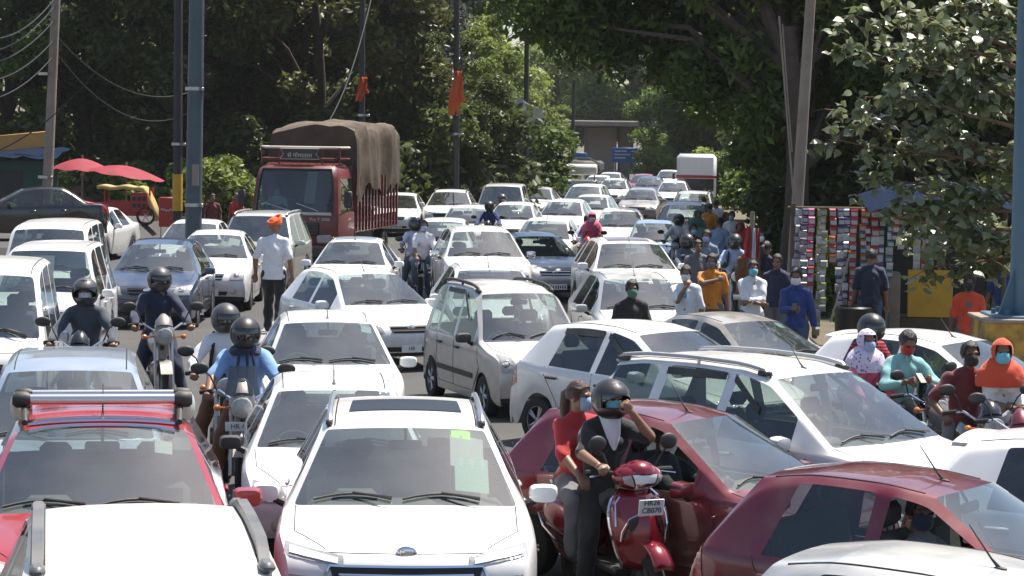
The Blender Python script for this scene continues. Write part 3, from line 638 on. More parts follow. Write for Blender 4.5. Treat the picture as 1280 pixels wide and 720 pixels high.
def finish_people():
    dg = bpy.context.evaluated_depsgraph_get()
    got = []
    for (root, todo, *rest) in PEOPLE:
        got.append([(nm, bpy.data.meshes.new_from_object(o.evaluated_get(dg)), m, amp) for nm, o, m, amp in todo])
    for (root, todo, hd, HR, nk, sl, sr, pel, W, P), gl in zip(PEOPLE, got):
        for (nm, o, m, amp) in todo: me0 = o.data; bpy.data.objects.remove(o); bpy.data.meshes.remove(me0)
        for nm, me, m, amp in gl:
            me.name = nm; me.materials.clear()
            if amp: jitter_cloth(me, amp*1.3, 30)
            if nm == P.get('topn'):
                bm = bmesh.new(); bm.from_mesh(me); bmesh.ops.bisect_plane(bm, geom=bm.verts[:]+bm.edges[:]+bm.faces[:], plane_co=(0, 0, P['hemz']), plane_no=(0, 0, 1), clear_inner=False, clear_outer=False)
                bmesh.ops.delete(bm, geom=[f for f in bm.faces if f.calc_center_median().z < P['hemz'] and abs(f.calc_center_median().x - pel.x) < .23 and abs(f.calc_center_median().y - pel.y) < .25], context='FACES')
                bm.to_mesh(me); bm.free()
            me.polygons.foreach_set('use_smooth', [True]*len(me.polygons))
            obj(nm, me, m, root)
        c = hd + HR @ Vector((0, .012, .03))
        mb = MB()
        for q in (1, -1): mb.ell(hd + HR @ Vector((q*.031, -.083, .008)), (.015, .008, .008), 8, 5, rot=HR)
        obj('eyes', mb.mesh('eyes'), 'eye', root)
        if W.get('hair', True) and not W.get('helmet') and not W.get('turban'):
            mb = MB(); dome(mb, c, HR, (.083, .104, .103), 0, 1.95, lambda th, ph: th < 1.02 + .95*min(1, max(0, (abs(ph)-.75)/.5)), jit=.10)
            hm = clean(mb, 'hair', .008); obj('hair', hm, W.get('haircol', 'hair'), root)
            if W.get('hair') == 'tail':
                mb = MB(); p0 = hd + HR @ Vector((0, .10, .05)); mb.tube([p0, p0+Vector((0, .06, -.03)), p0+Vector((0, .07, -.13)), p0+Vector((0, .06, -.26)), p0+Vector((0, .05, -.34))], [.03, .045, .05, .04, .015], 10)
                obj('hair', mb.mesh('hair'), W.get('haircol', 'hair'), root)
        if W.get('helmet'):
            h = W['helmet']; cc = hd + HR @ Vector((0, -.004, .005)); rad = (.135, .162, .150)
            op = lambda th, ph: abs(ph) < 1.12 and 1.22 < th < 1.85
            mb = MB(); dome(mb, cc, HR, rad, 0, 2.62, lambda th, ph: not op(th, ph), 32, 22)
            ho = obj('helmet', clean(mb, 'helmet', .012), h, root)
            mb = MB(); dome(mb, cc, HR, tuple(r_*1.02 for r_ in rad), 1.15, 1.92, lambda th, ph: abs(ph) < 1.25, 32, 8)
            vm = clean(mb, 'visor', .003); vo = obj('visor', vm, W.get('visor', 'visor'), ho)
            if W.get('visor_up'):
                mt = Matrix.Translation(cc) @ Matrix.Rotation(-.62, 4, HR @ Vector((1, 0, 0))) @ Matrix.Translation(-cc); vm.transform(mt)
            if W.get('stripes'):
                for nm_, m_, ok_ in (('red_graphic', 'cred', lambda th, ph: .45 < abs(ph) < 1.9 and .50+.12*abs(ph) < th < .80+.14*abs(ph)), ('white_graphic', 'cwhite', lambda th, ph: .6 < abs(ph) < 2.4 and .84+.14*abs(ph) < th < .93+.14*abs(ph)), ('red_graphic', 'cred', lambda th, ph: 1.6 < abs(ph) < 2.6 and 1.45 < th < 1.75)):
                    mb = MB(); dome(mb, cc, HR, tuple(r_*1.009 for r_ in rad), .3, 2.2, ok_, 56, 34)
                    if mb.f: obj(nm_, clean(mb, nm_, .002), m_, ho)
        if W.get('turban'):
            mb = MB(); cc = hd + HR @ Vector((0, .012, .045))
            dome(mb, cc, HR, (.095, .115, .105), 0, 1.75, lambda th, ph: True, jit=.08)
            for i in range(5):
                a = i*.30-.5; pts = [cc + HR @ Vector((.098*math.sin(t)*math.cos(a*.4), -.118*math.cos(t), .01+.018*i*math.cos(t+a)+.012*i)) for t in np.linspace(0, 2*math.pi, 22)]
                mb.tube(pts, .017, 6, cap=False)
            obj('turban', clean(mb, 'turban'), W['turban'], root)
        if W.get('mask'):
            mb = MB(); dome(mb, hd + HR @ Vector((0, -.022, -.04)), HR, (.070, .092, .082), .95, 2.35, lambda th, ph: abs(ph) < 1.35, 28, 12, jit=.03)
            obj('face_mask', clean(mb, 'face_mask', .003), W['mask'], root)
        if W.get('scarf'):
            mb = MB(); cc = hd + HR @ Vector((0, .01, .02))
            dome(mb, cc, HR, (.100, .120, .118), 0, 2.5, lambda th, ph: not (abs(ph) < .85 and 1.05 < th < 2.4), 34, 22, jit=.05)
            dome(mb, nk + Vector((0, .0, -.14)), Matrix.Identity(3), (.235, .165, .24), .25, 1.75, lambda th, ph: True, 34, 12, jit=.10)
            obj('headscarf', clean(mb, 'headscarf', .006), W['scarf'], root)
        if W.get('bag'):
            mb = MB(); fw_ = Vector((0, 1, 0)); mid = (nk+pel)*.5
            mb.box(mid + Vector((0, .20, .02)), (.30, .15, .42), bev=.05)
            for q in (1, -1): mb.tube([mid+Vector((q*.11, .16, .2)), nk+Vector((q*.115, .02, .0)), nk+Vector((q*.125, -.10, -.12)), mid+Vector((q*.15, -.06, -.06)), mid+Vector((q*.14, .14, -.16))], .02, 6)
            obj('backpack', mb.mesh('backpack'), W['bag'], root)
        if W.get('print'):
            kind, m = W['print']; ch = Vector(P['chest']); mb = MB(); mb.box(ch + Vector((.0, -.137, .03)), (.075, .012, .085), bev=.004); obj('shirt_print', mb.mesh('shirt_print'), m, root)
        if W.get('sleeve', .45) > .5 and not W.get('scarf') and not W.get('hem') and not W.get('helmet'):
            mb = MB(); mb.tube([nk + Vector((.066*math.cos(t), .060*math.sin(t)+.006, .012+.012*math.sin(t))) for t in np.linspace(-.42*math.pi, 1.42*math.pi, 16)], [.006]+[.017]*14+[.008], 7)
            for q in (1, -1): mb.tube([nk + Vector((q*.016, -.062, .004)), nk + Vector((q*.045, -.10, -.045)), nk + Vector((q*.012, -.105, -.05))], [.014, .008, .004], 6)
            obj('collar', mb.mesh('collar'), W['shirt'], root)
        if W.get('bib'):
            ch = Vector(P['chest']); mb = MB(); n_ = 9; V_ = []
            for j in range(8):
                v = j/7; z_ = nk.z + .035 - .27*v; hw_ = .085*(1-v)**.8 + .012; yb = (nk.y - .085)*(1-v) + (ch.y - .155)*v - .02*math.sin(v*3.1)
                V_ += [(nk.x + hw_*u, yb + .07*u*u*(1-v) + .006*math.sin(u*7+v*5), z_) for u in np.linspace(-1, 1, n_)]
            mb.add(V_, [(n_*j+i, n_*j+i+1, n_*j+n_+i+1, n_*j+n_+i) for j in range(7) for i in range(n_-1)]); obj('white_scarf', clean(mb, 'white_scarf', .006), W['bib'], root)
        if W.get('neck'):
            mb = MB(); mb.tube([nk + Vector((.12*math.cos(t), .10*math.sin(t)-.01, -.02+.015*math.sin(3*t))) for t in np.linspace(0, 2*math.pi, 18)], .035, 8, cap=False)
            for q in (-.05, .02, .07): mb.tube([nk+Vector((q, -.115, -.03)), nk+Vector((q*1.3, -.155, -.15)), nk+Vector((q*1.2, -.15, -.26))], [.018, .014, .005], 6)
            obj('neck_scarf', mb.mesh('neck_scarf'), W['neck'], root)

# ------------------------------------------------------------------ the people
def head(px, py, z=1.735, g=.004):      # ground point under a person whose crown is seen at px, py
    w_ = at(px, py, z); return (w_.x, w_.y, g)
RIDE = dict(pelvis=(0, .16, .90), chest=(0, .10, 1.23), neck=(0, .05, 1.41), wl=(.32, -.33, 1.05), wr=(-.32, -.33, 1.05), el=(.6, .3, -.5), er=(-.6, .3, -.5),
            al=(.30, -.02, .09), ar=(-.30, -.02, .09), kl=(.35, -1, .3), kr=(-.35, -1, .3), curl=1.0)
PEGS = dict(RIDE, al=(.20, -.06, .33), ar=(-.20, -.06, .33))
PILL = dict(pelvis=(0, .52, .97), chest=(0, .46, 1.30), neck=(0, .43, 1.48), wl=(.2, .12, .98), wr=(-.2, .12, .98), el=(.6, .4, -.3), er=(-.6, .4, -.3), al=(.22, .25, .38), ar=(-.22, .25, .38), kl=(.35, -1, .3), kr=(-.35, -1, .3))
FOLD = dict(wl=(-.10, -.21, 1.10), wr=(.09, -.23, 1.07), el=(.8, -.1, -.6), er=(-.8, -.1, -.6))
HELD = {}
def rider(lb, px, py, a, wear, pose=RIDE, z=1.70, scale=1.0, vox=.013, **kw):
    loc = head(px, py, z*scale); off = Matrix.Rotation(R(a), 3, 'Z') @ Vector((0, .04*scale, 0)); loc = (loc[0]-off.x, loc[1]-off.y, .004)
    return person(lb, loc, R(a), dict(pose, **kw), wear, scale, vox)
G1 = 'men standing behind the grey saloon'
# walking on the divider
_d = at_y(343, 268, 41.0)
TURBAN = (_d.x, _d.y, _d.z - 1.79*1.13)
person('man seen from behind in white T-shirt and orange turban', TURBAN, R(172), dict(al=(.13, -.16, .085), ar=(-.11, .18, .085), wl=(.30, -.06, .88), wr=(-.29, .03, .86), thick=1.03), dict(shirt='cwhite', pants='cblack', turban='csaffron', sleeve=.42, hem=.12), 1.13, .012)
# motorcyclists, left
rider('helmeted rider in dark navy on a motorcycle beside the dark blue hatchback', 199, 335, 14, dict(shirt='cnavy', pants='cnavy', helmet='helmetg', sleeve=1, mask='ctan', top='jacket'), scale=1.09, yaw=.25)
rider('helmeted rider with white mask just above the blue-silver roof', 107, 349, 4, dict(shirt='cgreyblue', pants='cgrey', helmet='helmetg', sleeve=1, mask='cwhite', visor_up=True, top='jacket'), scale=1.10)  # jacket in plain dark blue-grey cloth
rider('helmeted rider in white shirt with black backpack behind the rider in light blue', 282, 381, 8, dict(shirt='cwhite', pants='cbrown', helmet='helmetg', sleeve=1, bag='cblack', mask='cslate'), pose=dict(RIDE), scale=1.06, tw=.3, yaw=.45)
rider('helmeted rider in light blue T-shirt, navy sleeves and dark neck scarf', 307, 398, 4, dict(shirt='clight', pants='cbrown', helmet='helmet', sleeve=.45, neck='cnavy'), scale=1.06, thick=1.08)
# riders in the middle pack
rider('rider in lavender T-shirt and black helmet beside the big white car', 519, 272, 10, dict(shirt='clav', pants='cdenim', helmet='helmet', sleeve=.45), scale=1.05, vox=.016)
rider('masked passenger behind the rider in the lavender T-shirt', 533, 275, 10, dict(shirt='cwhite', pants='cdenim', mask='csky'), pose=PILL, z=1.78, vox=.016)
rider('rider with black balaclava and lavender shirt left of the white sunroof car', 734, 268, 0, dict(shirt='clav', pants='cgrey', sleeve=1, skin='skind', mask='cblack'), scale=1.0, vox=.016)
rider('passenger in pink headscarf behind the rider with the black balaclava', 741, 265, 0, dict(shirt='cpink', pants='cgrey', scarf='cpink', mask='clilac'), pose=PILL, z=1.78, vox=.016)
rider('distant rider in blue between the small white cars', 612, 252, -4, dict(shirt='cblue', pants='cgrey', helmet='helmet', sleeve=1), vox=.022)
rider('distant rider with brown jacket behind the one in blue', 628, 243, -4, dict(shirt='cbrown', pants='cgrey', helmet='helmetg', sleeve=1), vox=.022)
# standing men behind the grey saloon
person('man in black T-shirt and green mask in front of the silver hatchback', head(790, 350), R(5), dict(wl=(.25, -.05, .86)), dict(shirt='cblack', pants='cgrey', mask='cgreen', skin='skind'), 1.0, .013, G1)
person('man in white and cyan T-shirt holding a hand to his white mask', head(858, 332), R(-12), dict(wr=(.02, -.16, 1.42), er=(-.5, -.3, -1), pitch=.12), dict(shirt='cwhite', pants='cdenim', mask='cwhite', print=('', 'ccyan')), 1.0, .013, G1)
person('man in orange T-shirt with black print and grey mask', head(890, 320), R(-8), dict(wr=(.10, -.22, 1.33), er=(-1, 0, -.2), yaw=-.2, thick=1.05), dict(shirt='corange', pants='cgrey', mask='cgrey', print=('', 'cblack')), 1.02, .013, G1)
person('man in white shirt with folded arms and turquoise mask', head(941, 326), R(4), dict(FOLD, yaw=.1), dict(shirt='cwhite', pants='cslate', mask='ccyan', sleeve=.72), 1.0, .013, G1)
PH = person('man in blue shirt and white mask looking at a phone', head(996, 338), R(-14), dict(wr=(.02, -.27, 1.16), er=(-.8, .2, -.8), pitch=.25), dict(shirt='cblue', pants='cdenim', mask='cwhite', sleeve=.85), 1.02, .013, G1)
# further back on the right
person('person in orange kurta seen from behind', head(887, 256), R(165), dict(), dict(shirt='corange', pants='corange', sleeve=1, hem=.32, top='kurta'), 1.02, .018)
person('woman in patterned brown dress beside the orange kurta', head(907, 262), R(20), dict(female=True), dict(shirt='cpattern', pants='cbrown', sleeve=.8, hem=.4, scarf='cmaroon'), .96, .018)
person('masked man in slate shirt waving a hand behind the orange T-shirt man', head(884, 291), R(-25), dict(wr=(-.42, -.22, 1.30), er=(-.4, .6, -.6)), dict(shirt='ccheck', pants='cgrey', mask='csky', sleeve=1), 1.03, .016)
rider('helmeted rider in teal jacket left of the man waving a hand', 858, 293, 30, dict(shirt='cslate', pants='cgrey', helmet='helmet', sleeve=1), vox=.016)
rider('helmeted rider with backpack straps on a black motorcycle with lit-looking headlamp', 919, 293, -2, dict(shirt='csky', pants='cgrey', helmet='helmet', sleeve=.6, bag='cblack'), scale=1.03, vox=.015)
rider('distant helmeted rider beside the dark grey car', 849, 268, -10, dict(shirt='cwhite', pants='cgrey', helmet='helmetg', sleeve=1), vox=.018)
person('woman in dark dress with long hair behind the man in white shirt', head(958, 302, 1.70), R(140), dict(female=True), dict(shirt='cnavy', pants='cblack', sleeve=.7, hem=.45, hair='tail'), .98, .016)
person('person in pale shirt far down the right roadside', head(880, 246), R(170), dict(), dict(shirt='clilac', pants='cgrey', sleeve=1), 1.0, .022)
# by the stall
person('man in navy T-shirt and jeans seen from behind at the packet stall', tuple(at_y(1089, 312, 40.1)[:2]) + (.004,), R(176), dict(thick=1.05), dict(shirt='cnavy', pants='cdenim', sleeve=.45), 1.05, .014)
person('young man in orange and grey T-shirt with black mask beside the yellow panel', head(1212, 341), R(-8), dict(), dict(shirt='crust', pants='cgrey', mask='cblack', skin='skind', print=('', 'cgrey')), .98, .014)
person('person in blue behind the big pole at the right', head(1256, 317), R(-20), dict(), dict(shirt='cblue', pants='cgrey', mask='cwhite', sleeve=.6), 1.02, .016)
# riders on the right
TEAL = rider('rider in teal shirt and red mask looking down at his phone', 1133, 416, 22, dict(shirt='cteal', pants='cdenim', mask='cred', sleeve=.8), pose=dict(RIDE, wl=(.13, -.20, 1.18), wr=(-.12, -.2, 1.17), el=(.8, .2, -.6), er=(-.8, .2, -.6)), pitch=.55, z=1.66, vox=.012)
rider('woman in white patterned headscarf behind the rider in teal', 1106, 411, 22, dict(shirt='cpink', pants='cgrey', scarf='cprint', sleeve=.8, mask='csky'), pose=dict(PILL, female=True), z=1.80, vox=.013, scale=.96)
rider('helmeted passenger in red striped top behind the white headscarf', 1116, 390, 30, dict(shirt='cstripes', pants='cblack', helmet='helmet', sleeve=1), pose=PILL, z=1.83, vox=.014)
rider('man in maroon T-shirt and black mask on a motorcycle', 1212, 430, 10, dict(shirt='cmaroon', pants='cgrey', mask='cblack', sleeve=.45, skin='skind'), z=1.66, vox=.012, scale=1.02, wr=(-.30, -.12, .98))
rider('woman in orange-red headscarf, white top and blue mask at the right frame edge', 1263, 423, 0, dict(shirt='cwhite', pants='clilac', scarf='crust', mask='ccyan', sleeve=.45), pose=dict(PILL, female=True, wl=(-.05, .22, 1.08), wr=(.1, .2, 1.1)), z=1.80, vox=.013)
# the maroon scooter's two riders
SCA = 24; SCL = at_y(764, 484, 18.9); SCL = Vector((SCL.x, SCL.y, 0)) - Matrix.Rotation(R(SCA), 3, 'Z') @ Vector((0, .06, 0))
person('scooter rider in black with red-striped black helmet, hand raised to her chin', (SCL.x, SCL.y, .004), R(SCA), dict(PEGS, pelvis=(0, .20, .88), chest=(0, .15, 1.21), neck=(0, .10, 1.40), wl=(.08, -.14, 1.47), el=(1, -.2, -1.2), wr=(-.28, -.30, 1.10), er=(-.7, .3, -.5), al=(.12, -.28, .36), ar=(-.26, -.05, .09), yaw=.12, female=True),
       dict(shirt='cblack', pants='cblack', helmet='helmet', mask='cmask', sleeve=.45, visor='clearvisor', visor_up=True, stripes=True, bib='cwhite'), 1.03, .010)
person('scooter passenger in red top with dark red-brown ponytail and blue mask', (SCL.x, SCL.y, .004), R(SCA), dict(PILL, pelvis=(-.04, .58, .90), chest=(-.06, .55, 1.23), neck=(-.06, .53, 1.42), wl=(.12, .2, .95), wr=(-.22, .16, .98), al=(.24, .2, .36), ar=(-.24, .2, .36), yaw=.6, female=True),
       dict(shirt='cred', pants='cgrey', mask='csky', hair='tail', haircol=mat('red_brown_hair', (.05, .012, .010), .45, bump=.6, bscale=90), sleeve=.5), 1.0, .011)
# drivers and passengers behind glass
def driver(lb, kind, px, py, a, wear, anchor='rc', side=-1, scale=1.0, zs=1.0, **kw):
    p = CT[kind]; X_, Y_, th = car_place(kind, px, py, a, anchor, scale, zs); o = Matrix.Rotation(th, 3, 'Z') @ Vector((side*p['W']*.22, p['win'][0][0]-p['L']/2+.42, 0))
    person(lb, (X_+o.x, Y_+o.y, .004), th, dict(dict(pelvis=(0, .04, .66), chest=(0, .13, .96), neck=(0, .15, 1.12), wl=(.13, -.34, .93), wr=(-.13, -.34, .93), el=(.5, .2, -.8), er=(-.5, .2, -.8), al=(.1, -.62, .42), ar=(-.1, -.62, .42), kl=(0, -.3, 1), kr=(0, -.3, 1)), **kw), wear, .98, .014)
driver('driver with dark mask inside the lower right maroon hatchback', 'alto', 1095, 585, 55, dict(shirt='cgrey', pants='cblack', mask='cnavy', skin='skind'), yaw=-.7)
driver('driver with white mask inside the maroon hatchback behind the scooter', 'alto', 800, 503, 50, dict(shirt='cblack', pants='cblack', mask='cwhite', skin='skind'), yaw=-.3)
driver('driver seen as a dark shape in the white hatchback behind the sunroof car', 'hatch', 418, 486, 6, dict(shirt='cblack', pants='cblack', skin='skind'), 'rf', scale=.98, zs=.985)
_t = at_y(346, 236, 63.2)
person('truck driver in white shirt and blue mask', (_t.x, _t.y, .93), R(-8), dict(pelvis=(0, .04, .40), chest=(0, .10, .72), neck=(0, .10, .90), wl=(.2, -.34, .68), wr=(-.2, -.34, .68), el=(.6, .2, -.8), er=(-.6, .2, -.8), al=(.1, -.5, .12), ar=(-.1, -.5, .12), kl=(0, -.3, 1), kr=(0, -.3, 1)), dict(shirt='cwhite', pants='cgrey', mask='ccyan', sleeve=.6), 1.1, .02)
for lb, px, py, a, col, pc, kw in (('man in grey shirt behind the orange T-shirt man', 872, 300, 10, 'cgrey', 'cblack', {}), ('woman in red dress under the canopy tree', 926, 278, -30, 'cred', 'cmaroon', dict(scarf='cred')), ('man in pale blue shirt under the canopy tree', 900, 272, 160, 'csky', 'cgrey', {}), ('man in maroon shirt behind the rider in teal jacket', 866, 280, 20, 'cmaroon', 'cgrey', dict(mask='csky')), ('man in white kurta far right of the queue', 896, 250, 175, 'cwhite', 'cwhite', dict(hem=.4)), ('person in brown beside the black motorcycle rider', 936, 300, 30, 'cbrown', 'cblack', dict(mask='cwhite')), ('woman in teal dress beside the orange kurta', 872, 262, 10, 'cteal', 'cteal', dict(hem=.4, scarf='cgreen')), ('man in white shirt right of the orange kurta', 915, 264, -15, 'cwhite', 'cgrey', dict(mask='csky')), ('man in black shirt near the red cloth', 950, 288, 15, 'cblack', 'cgrey', dict(mask='cwhite')), ('person in navy beside the leaning pole', 972, 318, -20, 'cnavy', 'cgrey', {})):
    person(lb, head(px, py), R(a), {}, dict(dict(shirt=col, pants=pc, sleeve=.7), **kw), 1.0, .018)
person('far pedestrian in maroon near the back wall on the left', head(266, 241), R(20), dict(), dict(shirt='cmaroon', pants='cgrey'), .98, .022)
person('far pedestrian in red near the bushes on the left', head(296, 240), R(-20), dict(), dict(shirt='cred', pants='cnavy'), .98, .022)
finish_people()

# ------------------------------------------------------------------ car kinds: finish the bodies, then fit the parts onto them by projection
def finish_cars():
    dg = bpy.context.evaluated_depsgraph_get(); out = {}
    for key, d in CAGES.items():
        out[key] = {g: bpy.data.meshes.new_from_object(o.evaluated_get(dg)) for g, o in d.items()}
    for key, d in CAGES.items():
        for o in d.values(): bpy.data.objects.remove(o)
    return out
class Proj:
    def __init__(s, meshes):
        vs = []; fs = []
        for me in meshes:
            o = len(vs); vs += [v.co.copy() for v in me.vertices]; fs += [[i+o for i in p.vertices] for p in me.polygons]
        s.t = BVHTree.FromPolygons(vs, fs)
    def front(s, x, z): return s.t.ray_cast(Vector((x, -9, z)), Vector((0, 1, 0)))
    def back(s, x, z): return s.t.ray_cast(Vector((x, 9, z)), Vector((0, -1, 0)))
    def top(s, x, y): return s.t.ray_cast(Vector((x, y, 9)), Vector((0, 0, -1)))
    def side(s, q, y, z): return s.t.ray_cast(Vector((q*9, y, z)), Vector((-q, 0, 0)))
    def hit(s, mode, u, v, q=1):
        h = {'front': lambda: s.front(u, v), 'back': lambda: s.back(u, v), 'top': lambda: s.top(u, v), 'side': lambda: s.side(q, u, v)}[mode]()
        if h[0] is None: return None
        n = h[1].copy(); d = {'front': Vector((0, -1, 0)), 'back': Vector((0, 1, 0)), 'top': Vector((0, 0, 1)), 'side': Vector((q, 0, 0))}[mode]
        if n.dot(d) < 0: n = -n
        return h[0], n
def patch(mb, pr, mode, quad, off=.005, nu=8, nv=5, q=1, mi=0, skirt=.03):
    """a shell laid on the body: quad = 4 corners (a,b,c,d) in the projection plane"""
    g = {}
    a, b, c, d = [Vector(t) for t in quad]
    for i in range(nu+1):
        for j in range(nv+1):
            u, v = i/nu, j/nv; p = a*(1-u)*(1-v) + b*u*(1-v) + c*u*v + d*(1-u)*v
            h = pr.hit(mode, p.x, p.y, q)
            if h: g[i, j] = h[0] + h[1]*off
    V = []; ids = {}
    for k_ in g: ids[k_] = len(V); V.append(g[k_])
    F = []
    for i in range(nu):
        for j in range(nv):
            t = [(i, j), (i+1, j), (i+1, j+1), (i, j+1)]
            if all(x in g for x in t):
                if max((g[t[x]]-g[t[x-1]]).length for x in range(4)) < .45: F.append([ids[x] for x in t])
    mb.add(V, F, mi)
    return V
def ribbon(mb, pr, mode, pts, r=.004, q=1, off=0.0, n=5, step=.08, mi=0):
    hs = []
    for k in range(len(pts)-1):
        a, b = Vector(pts[k]), Vector(pts[k+1]); m = max(1, int((b-a).length/step))
        for i in range(m + (k == len(pts)-2)):
            p = a + (b-a)*(i/m); h = pr.hit(mode, p.x, p.y, q)
            if h: hs.append(h[0] + h[1]*off)
    if len(hs) > 1: mb.tube(hs, r, n, mi)
    return hs
def wheel_mesh(r, w=.17, spokes=5):
    t = MB(); t.lathe([(r*.62, -w*.46), (r*.80, -w*.5), (r*.95, -w*.46), (r, -w*.3), (r, w*.3), (r*.95, w*.46), (r*.80, w*.5), (r*.62, w*.46)], 'x', 28)
    rm = MB(); rm.lathe([(r*.66, -w*.4), (r*.66, w*.44), (r*.60, w*.40), (r*.58, w*.25), (r*.58, -w*.3)], 'x', 28)
    for k in range(spokes):
        a = 2*math.pi*k/spokes; c, s_ = math.cos(a), math.sin(a)
        for da in (-.13, .13):
            rm.tube([(w*.36, r*.14*math.cos(a), r*.14*math.sin(a)), (w*.34, r*.62*math.cos(a+da), r*.62*math.sin(a+da))], [r*.07, r*.055], 6)
    rm.lathe([(.001, w*.44), (r*.14, w*.42), (r*.18, w*.30)], 'x', 14)
    rm.lathe([(.001, -.01), (r*.6, -.01)], 'x', 20, mi=1)
    return t.mesh('tyre'), rm.mesh('rim')
KIND = {}
def car_kinds():
    ev = finish_cars()
    for key, p in CT.items():
        L, W, H = p['L'], p['W'], p['H']; g = ev[key]; T = dict(p=p, parts=[]); KIND[key] = T
        Y = lambda s: s - L/2
        pr = Proj(list(g.values())); T['pr'] = pr
        add = lambda name, me, mats, lod=0, par=None, loc=None, opt=None: T['parts'].append((name, me, mats, lod, par, loc, opt))
        nm = {}
        for gk, me in g.items():
            name = 'body' if gk == 'body' else gk if isinstance(gk, str) else 'side_window'
            me.materials.clear(); me.name = key+'_'+name
            me.polygons.foreach_set('use_smooth', [True]*len(me.polygons))
            add(name, me, {'body': ['PAINT', 'plastic']}.get(name, ['glass', 'seal'] if name != 'side_window' else ['SGLASS', 'seal']), 0, opt=('pane', gk[1], gk[2]) if name == 'side_window' else None)
        bm_ = g['body']; hw = W/2
        # underbody and cabin lining
        mb = MB(); mb.box((0, 0, .36), (W*.84, L*.90, .26)); mb.box((0, Y((p['cowl']+p['rr'])/2+.1), .5), (W*.90, p['rr']-p['cowl'], .06))
        add('underbody', mb.mesh('underbody', False), ['interior'], 0)
        mb = MB(); zb = (p['belt'][0]+p['belt'][1])/2
        for q in (1, -1): mb.box((q*(hw*.955-.075), Y((p['cowl']+p['rr'])/2+.1), (zb+.40)/2), (.03, p['rr']-p['cowl']-.1, zb-.44))
        add('door_lining', mb.mesh('door_lining', False), ['dash'], 1)
        mb = MB(); zc = p['belt'][0]; ys = Y(p['cowl'])
        mb.box((0, ys+.34, zc-.07), (W*.80, .52, .20), bev=.06); mb.box((-W*.2, ys+.42, zc+.05), (.32, .2, .10), bev=.04)
        add('dashboard', mb.mesh('dashboard'), ['dash'], 1)
        def seat(x, y, wd=.48, zs=.55 if H < 1.8 else .70):
            b = MB(); b.box((x, y, zs-.06), (wd, .48, .16), bev=.05); b.box((x, y+.27, zs+.28), (wd*.94, .13, .58), Matrix.Rotation(-.22, 3, 'X'), bev=.055)
            if wd < .6: b.box((x, y+.36, zs+.67), (.25, .09, .16), bev=.04); b.tube([(x-.05, y+.34, zs+.5), (x-.05, y+.36, zs+.65)], .008, 5); b.tube([(x+.05, y+.34, zs+.5), (x+.05, y+.36, zs+.65)], .008, 5)
            else:
                for q in (-.36, .36): b.box((x+q, y+.36, zs+.66), (.24, .09, .13), bev=.04)
            return b
        yf = Y(p['win'][0][0]) + .42
        T['driver'] = (-W*.22, yf, .55 if H < 1.8 else .70)
        for q in (-1, 1): add('seat', seat(q*W*.22, yf).mesh('seat'), ['SEAT'], 1)
        add('rear_seat', seat(0, min(yf+.88, Y(p['rr'])-.45), W*.72).mesh('rear_seat'), ['SEAT'], 1)
        mb = MB(); c = Vector((-W*.22, yf-.40, .55+.34 if H < 1.8 else 1.05)); rt = Matrix.Rotation(R(62), 3, 'X')
        mb.tube([c + rt @ Vector((.18*math.cos(t), .18*math.sin(t), 0)) for t in np.linspace(0, 2*math.pi, 24)], .016, 7, cap=False)
        mb.tube([c + rt @ Vector((-.17, 0, 0)), c + rt @ Vector((.17, 0, 0))], .02, 6); mb.tube([c, c + rt @ Vector((0, 0, -.3))], .025, 6); mb.ell(c, (.06, .05, .05))
        add('steering_wheel', mb.mesh('steering_wheel'), ['interior'], 1)
        mb = MB(); zr = pr.top(0, Y(p['rf'])+.06)[0].z; mb.box((0, Y(p['rf'])-.06, zr-.15), (.24, .04, .07), bev=.015); mb.tube([(0, Y(p['rf'])-.04, zr-.12), (0, Y(p['rf'])+.02, zr-.03)], .012, 5)
        add('cabin_mirror', mb.mesh('cabin_mirror'), ['interior'], 1)
        # wheels
        ty, rm = wheel_mesh(p['r'])
        for s in (p['fw'], p['rw']):
            for q in (1, -1): add('wheel', None, None, 0, None, (q*(hw-.10), Y(s), p['r'], q), (ty, rm))
        # lamps, grille, bumper
        bl = dict(hatch=.60, alto=.58, tall=.62, suv=.84, mpv=.68, sedan=.60, van=.70, jeep=.78)[key]
        for q in (1, -1):
            mb = MB()
            if key == 'suv':
                patch(mb, pr, 'front', [(q*hw*.46, bl-.005), (q*hw*.90, bl+.05), (q*hw*.90, bl+.115), (q*hw*.46, bl+.058)], .006, 10, 3)
                add('lamp_housing', mb.mesh('lamp_housing', fix=False), ['lamp'], 0); mb = MB()
                patch(mb, pr, 'front', [(q*hw*.50, bl+.012), (q*hw*.86, bl+.062), (q*hw*.86, bl+.098), (q*hw*.50, bl+.044)], .012, 10, 2)
                add('headlight', mb.mesh('headlight', fix=False), ['drl'], 0)
                mb = MB(); patch(mb, pr, 'front', [(q*hw*.60, bl-.20), (q*hw*.86, bl-.18), (q*hw*.86, bl-.06), (q*hw*.60, bl-.08)], .008, 6, 3)
                add('headlight', mb.mesh('headlight', fix=False), ['lamp'], 0)
            else:
                hgt = {'tall': .19, 'van': .17, 'jeep': .17}.get(key, .14); xi = {'tall': .60, 'van': .62, 'jeep': .62}.get(key, .52)
                patch(mb, pr, 'front', [(q*hw*xi, bl-.01), (q*hw*.865, bl), (q*hw*.875, bl+hgt+.03), (q*hw*(xi+.06), bl+hgt-.01)], .006, 10, 6)
                V0 = mb.v[:]
                add('headlight', mb.mesh('headlight', fix=False), ['lamp'], 0)
                mb = MB()
                cx, cz = q*hw*(xi+.17), bl+hgt*.55; h = pr.front(cx, cz)
                if h[0]: mb.lathe([(.058, 0), (.05, -.012), (.03, -.016), (.001, -.017)], 'y', 16, h[0]); add('lamp_lens', mb.mesh('lamp_lens'), ['chrome'], 0)
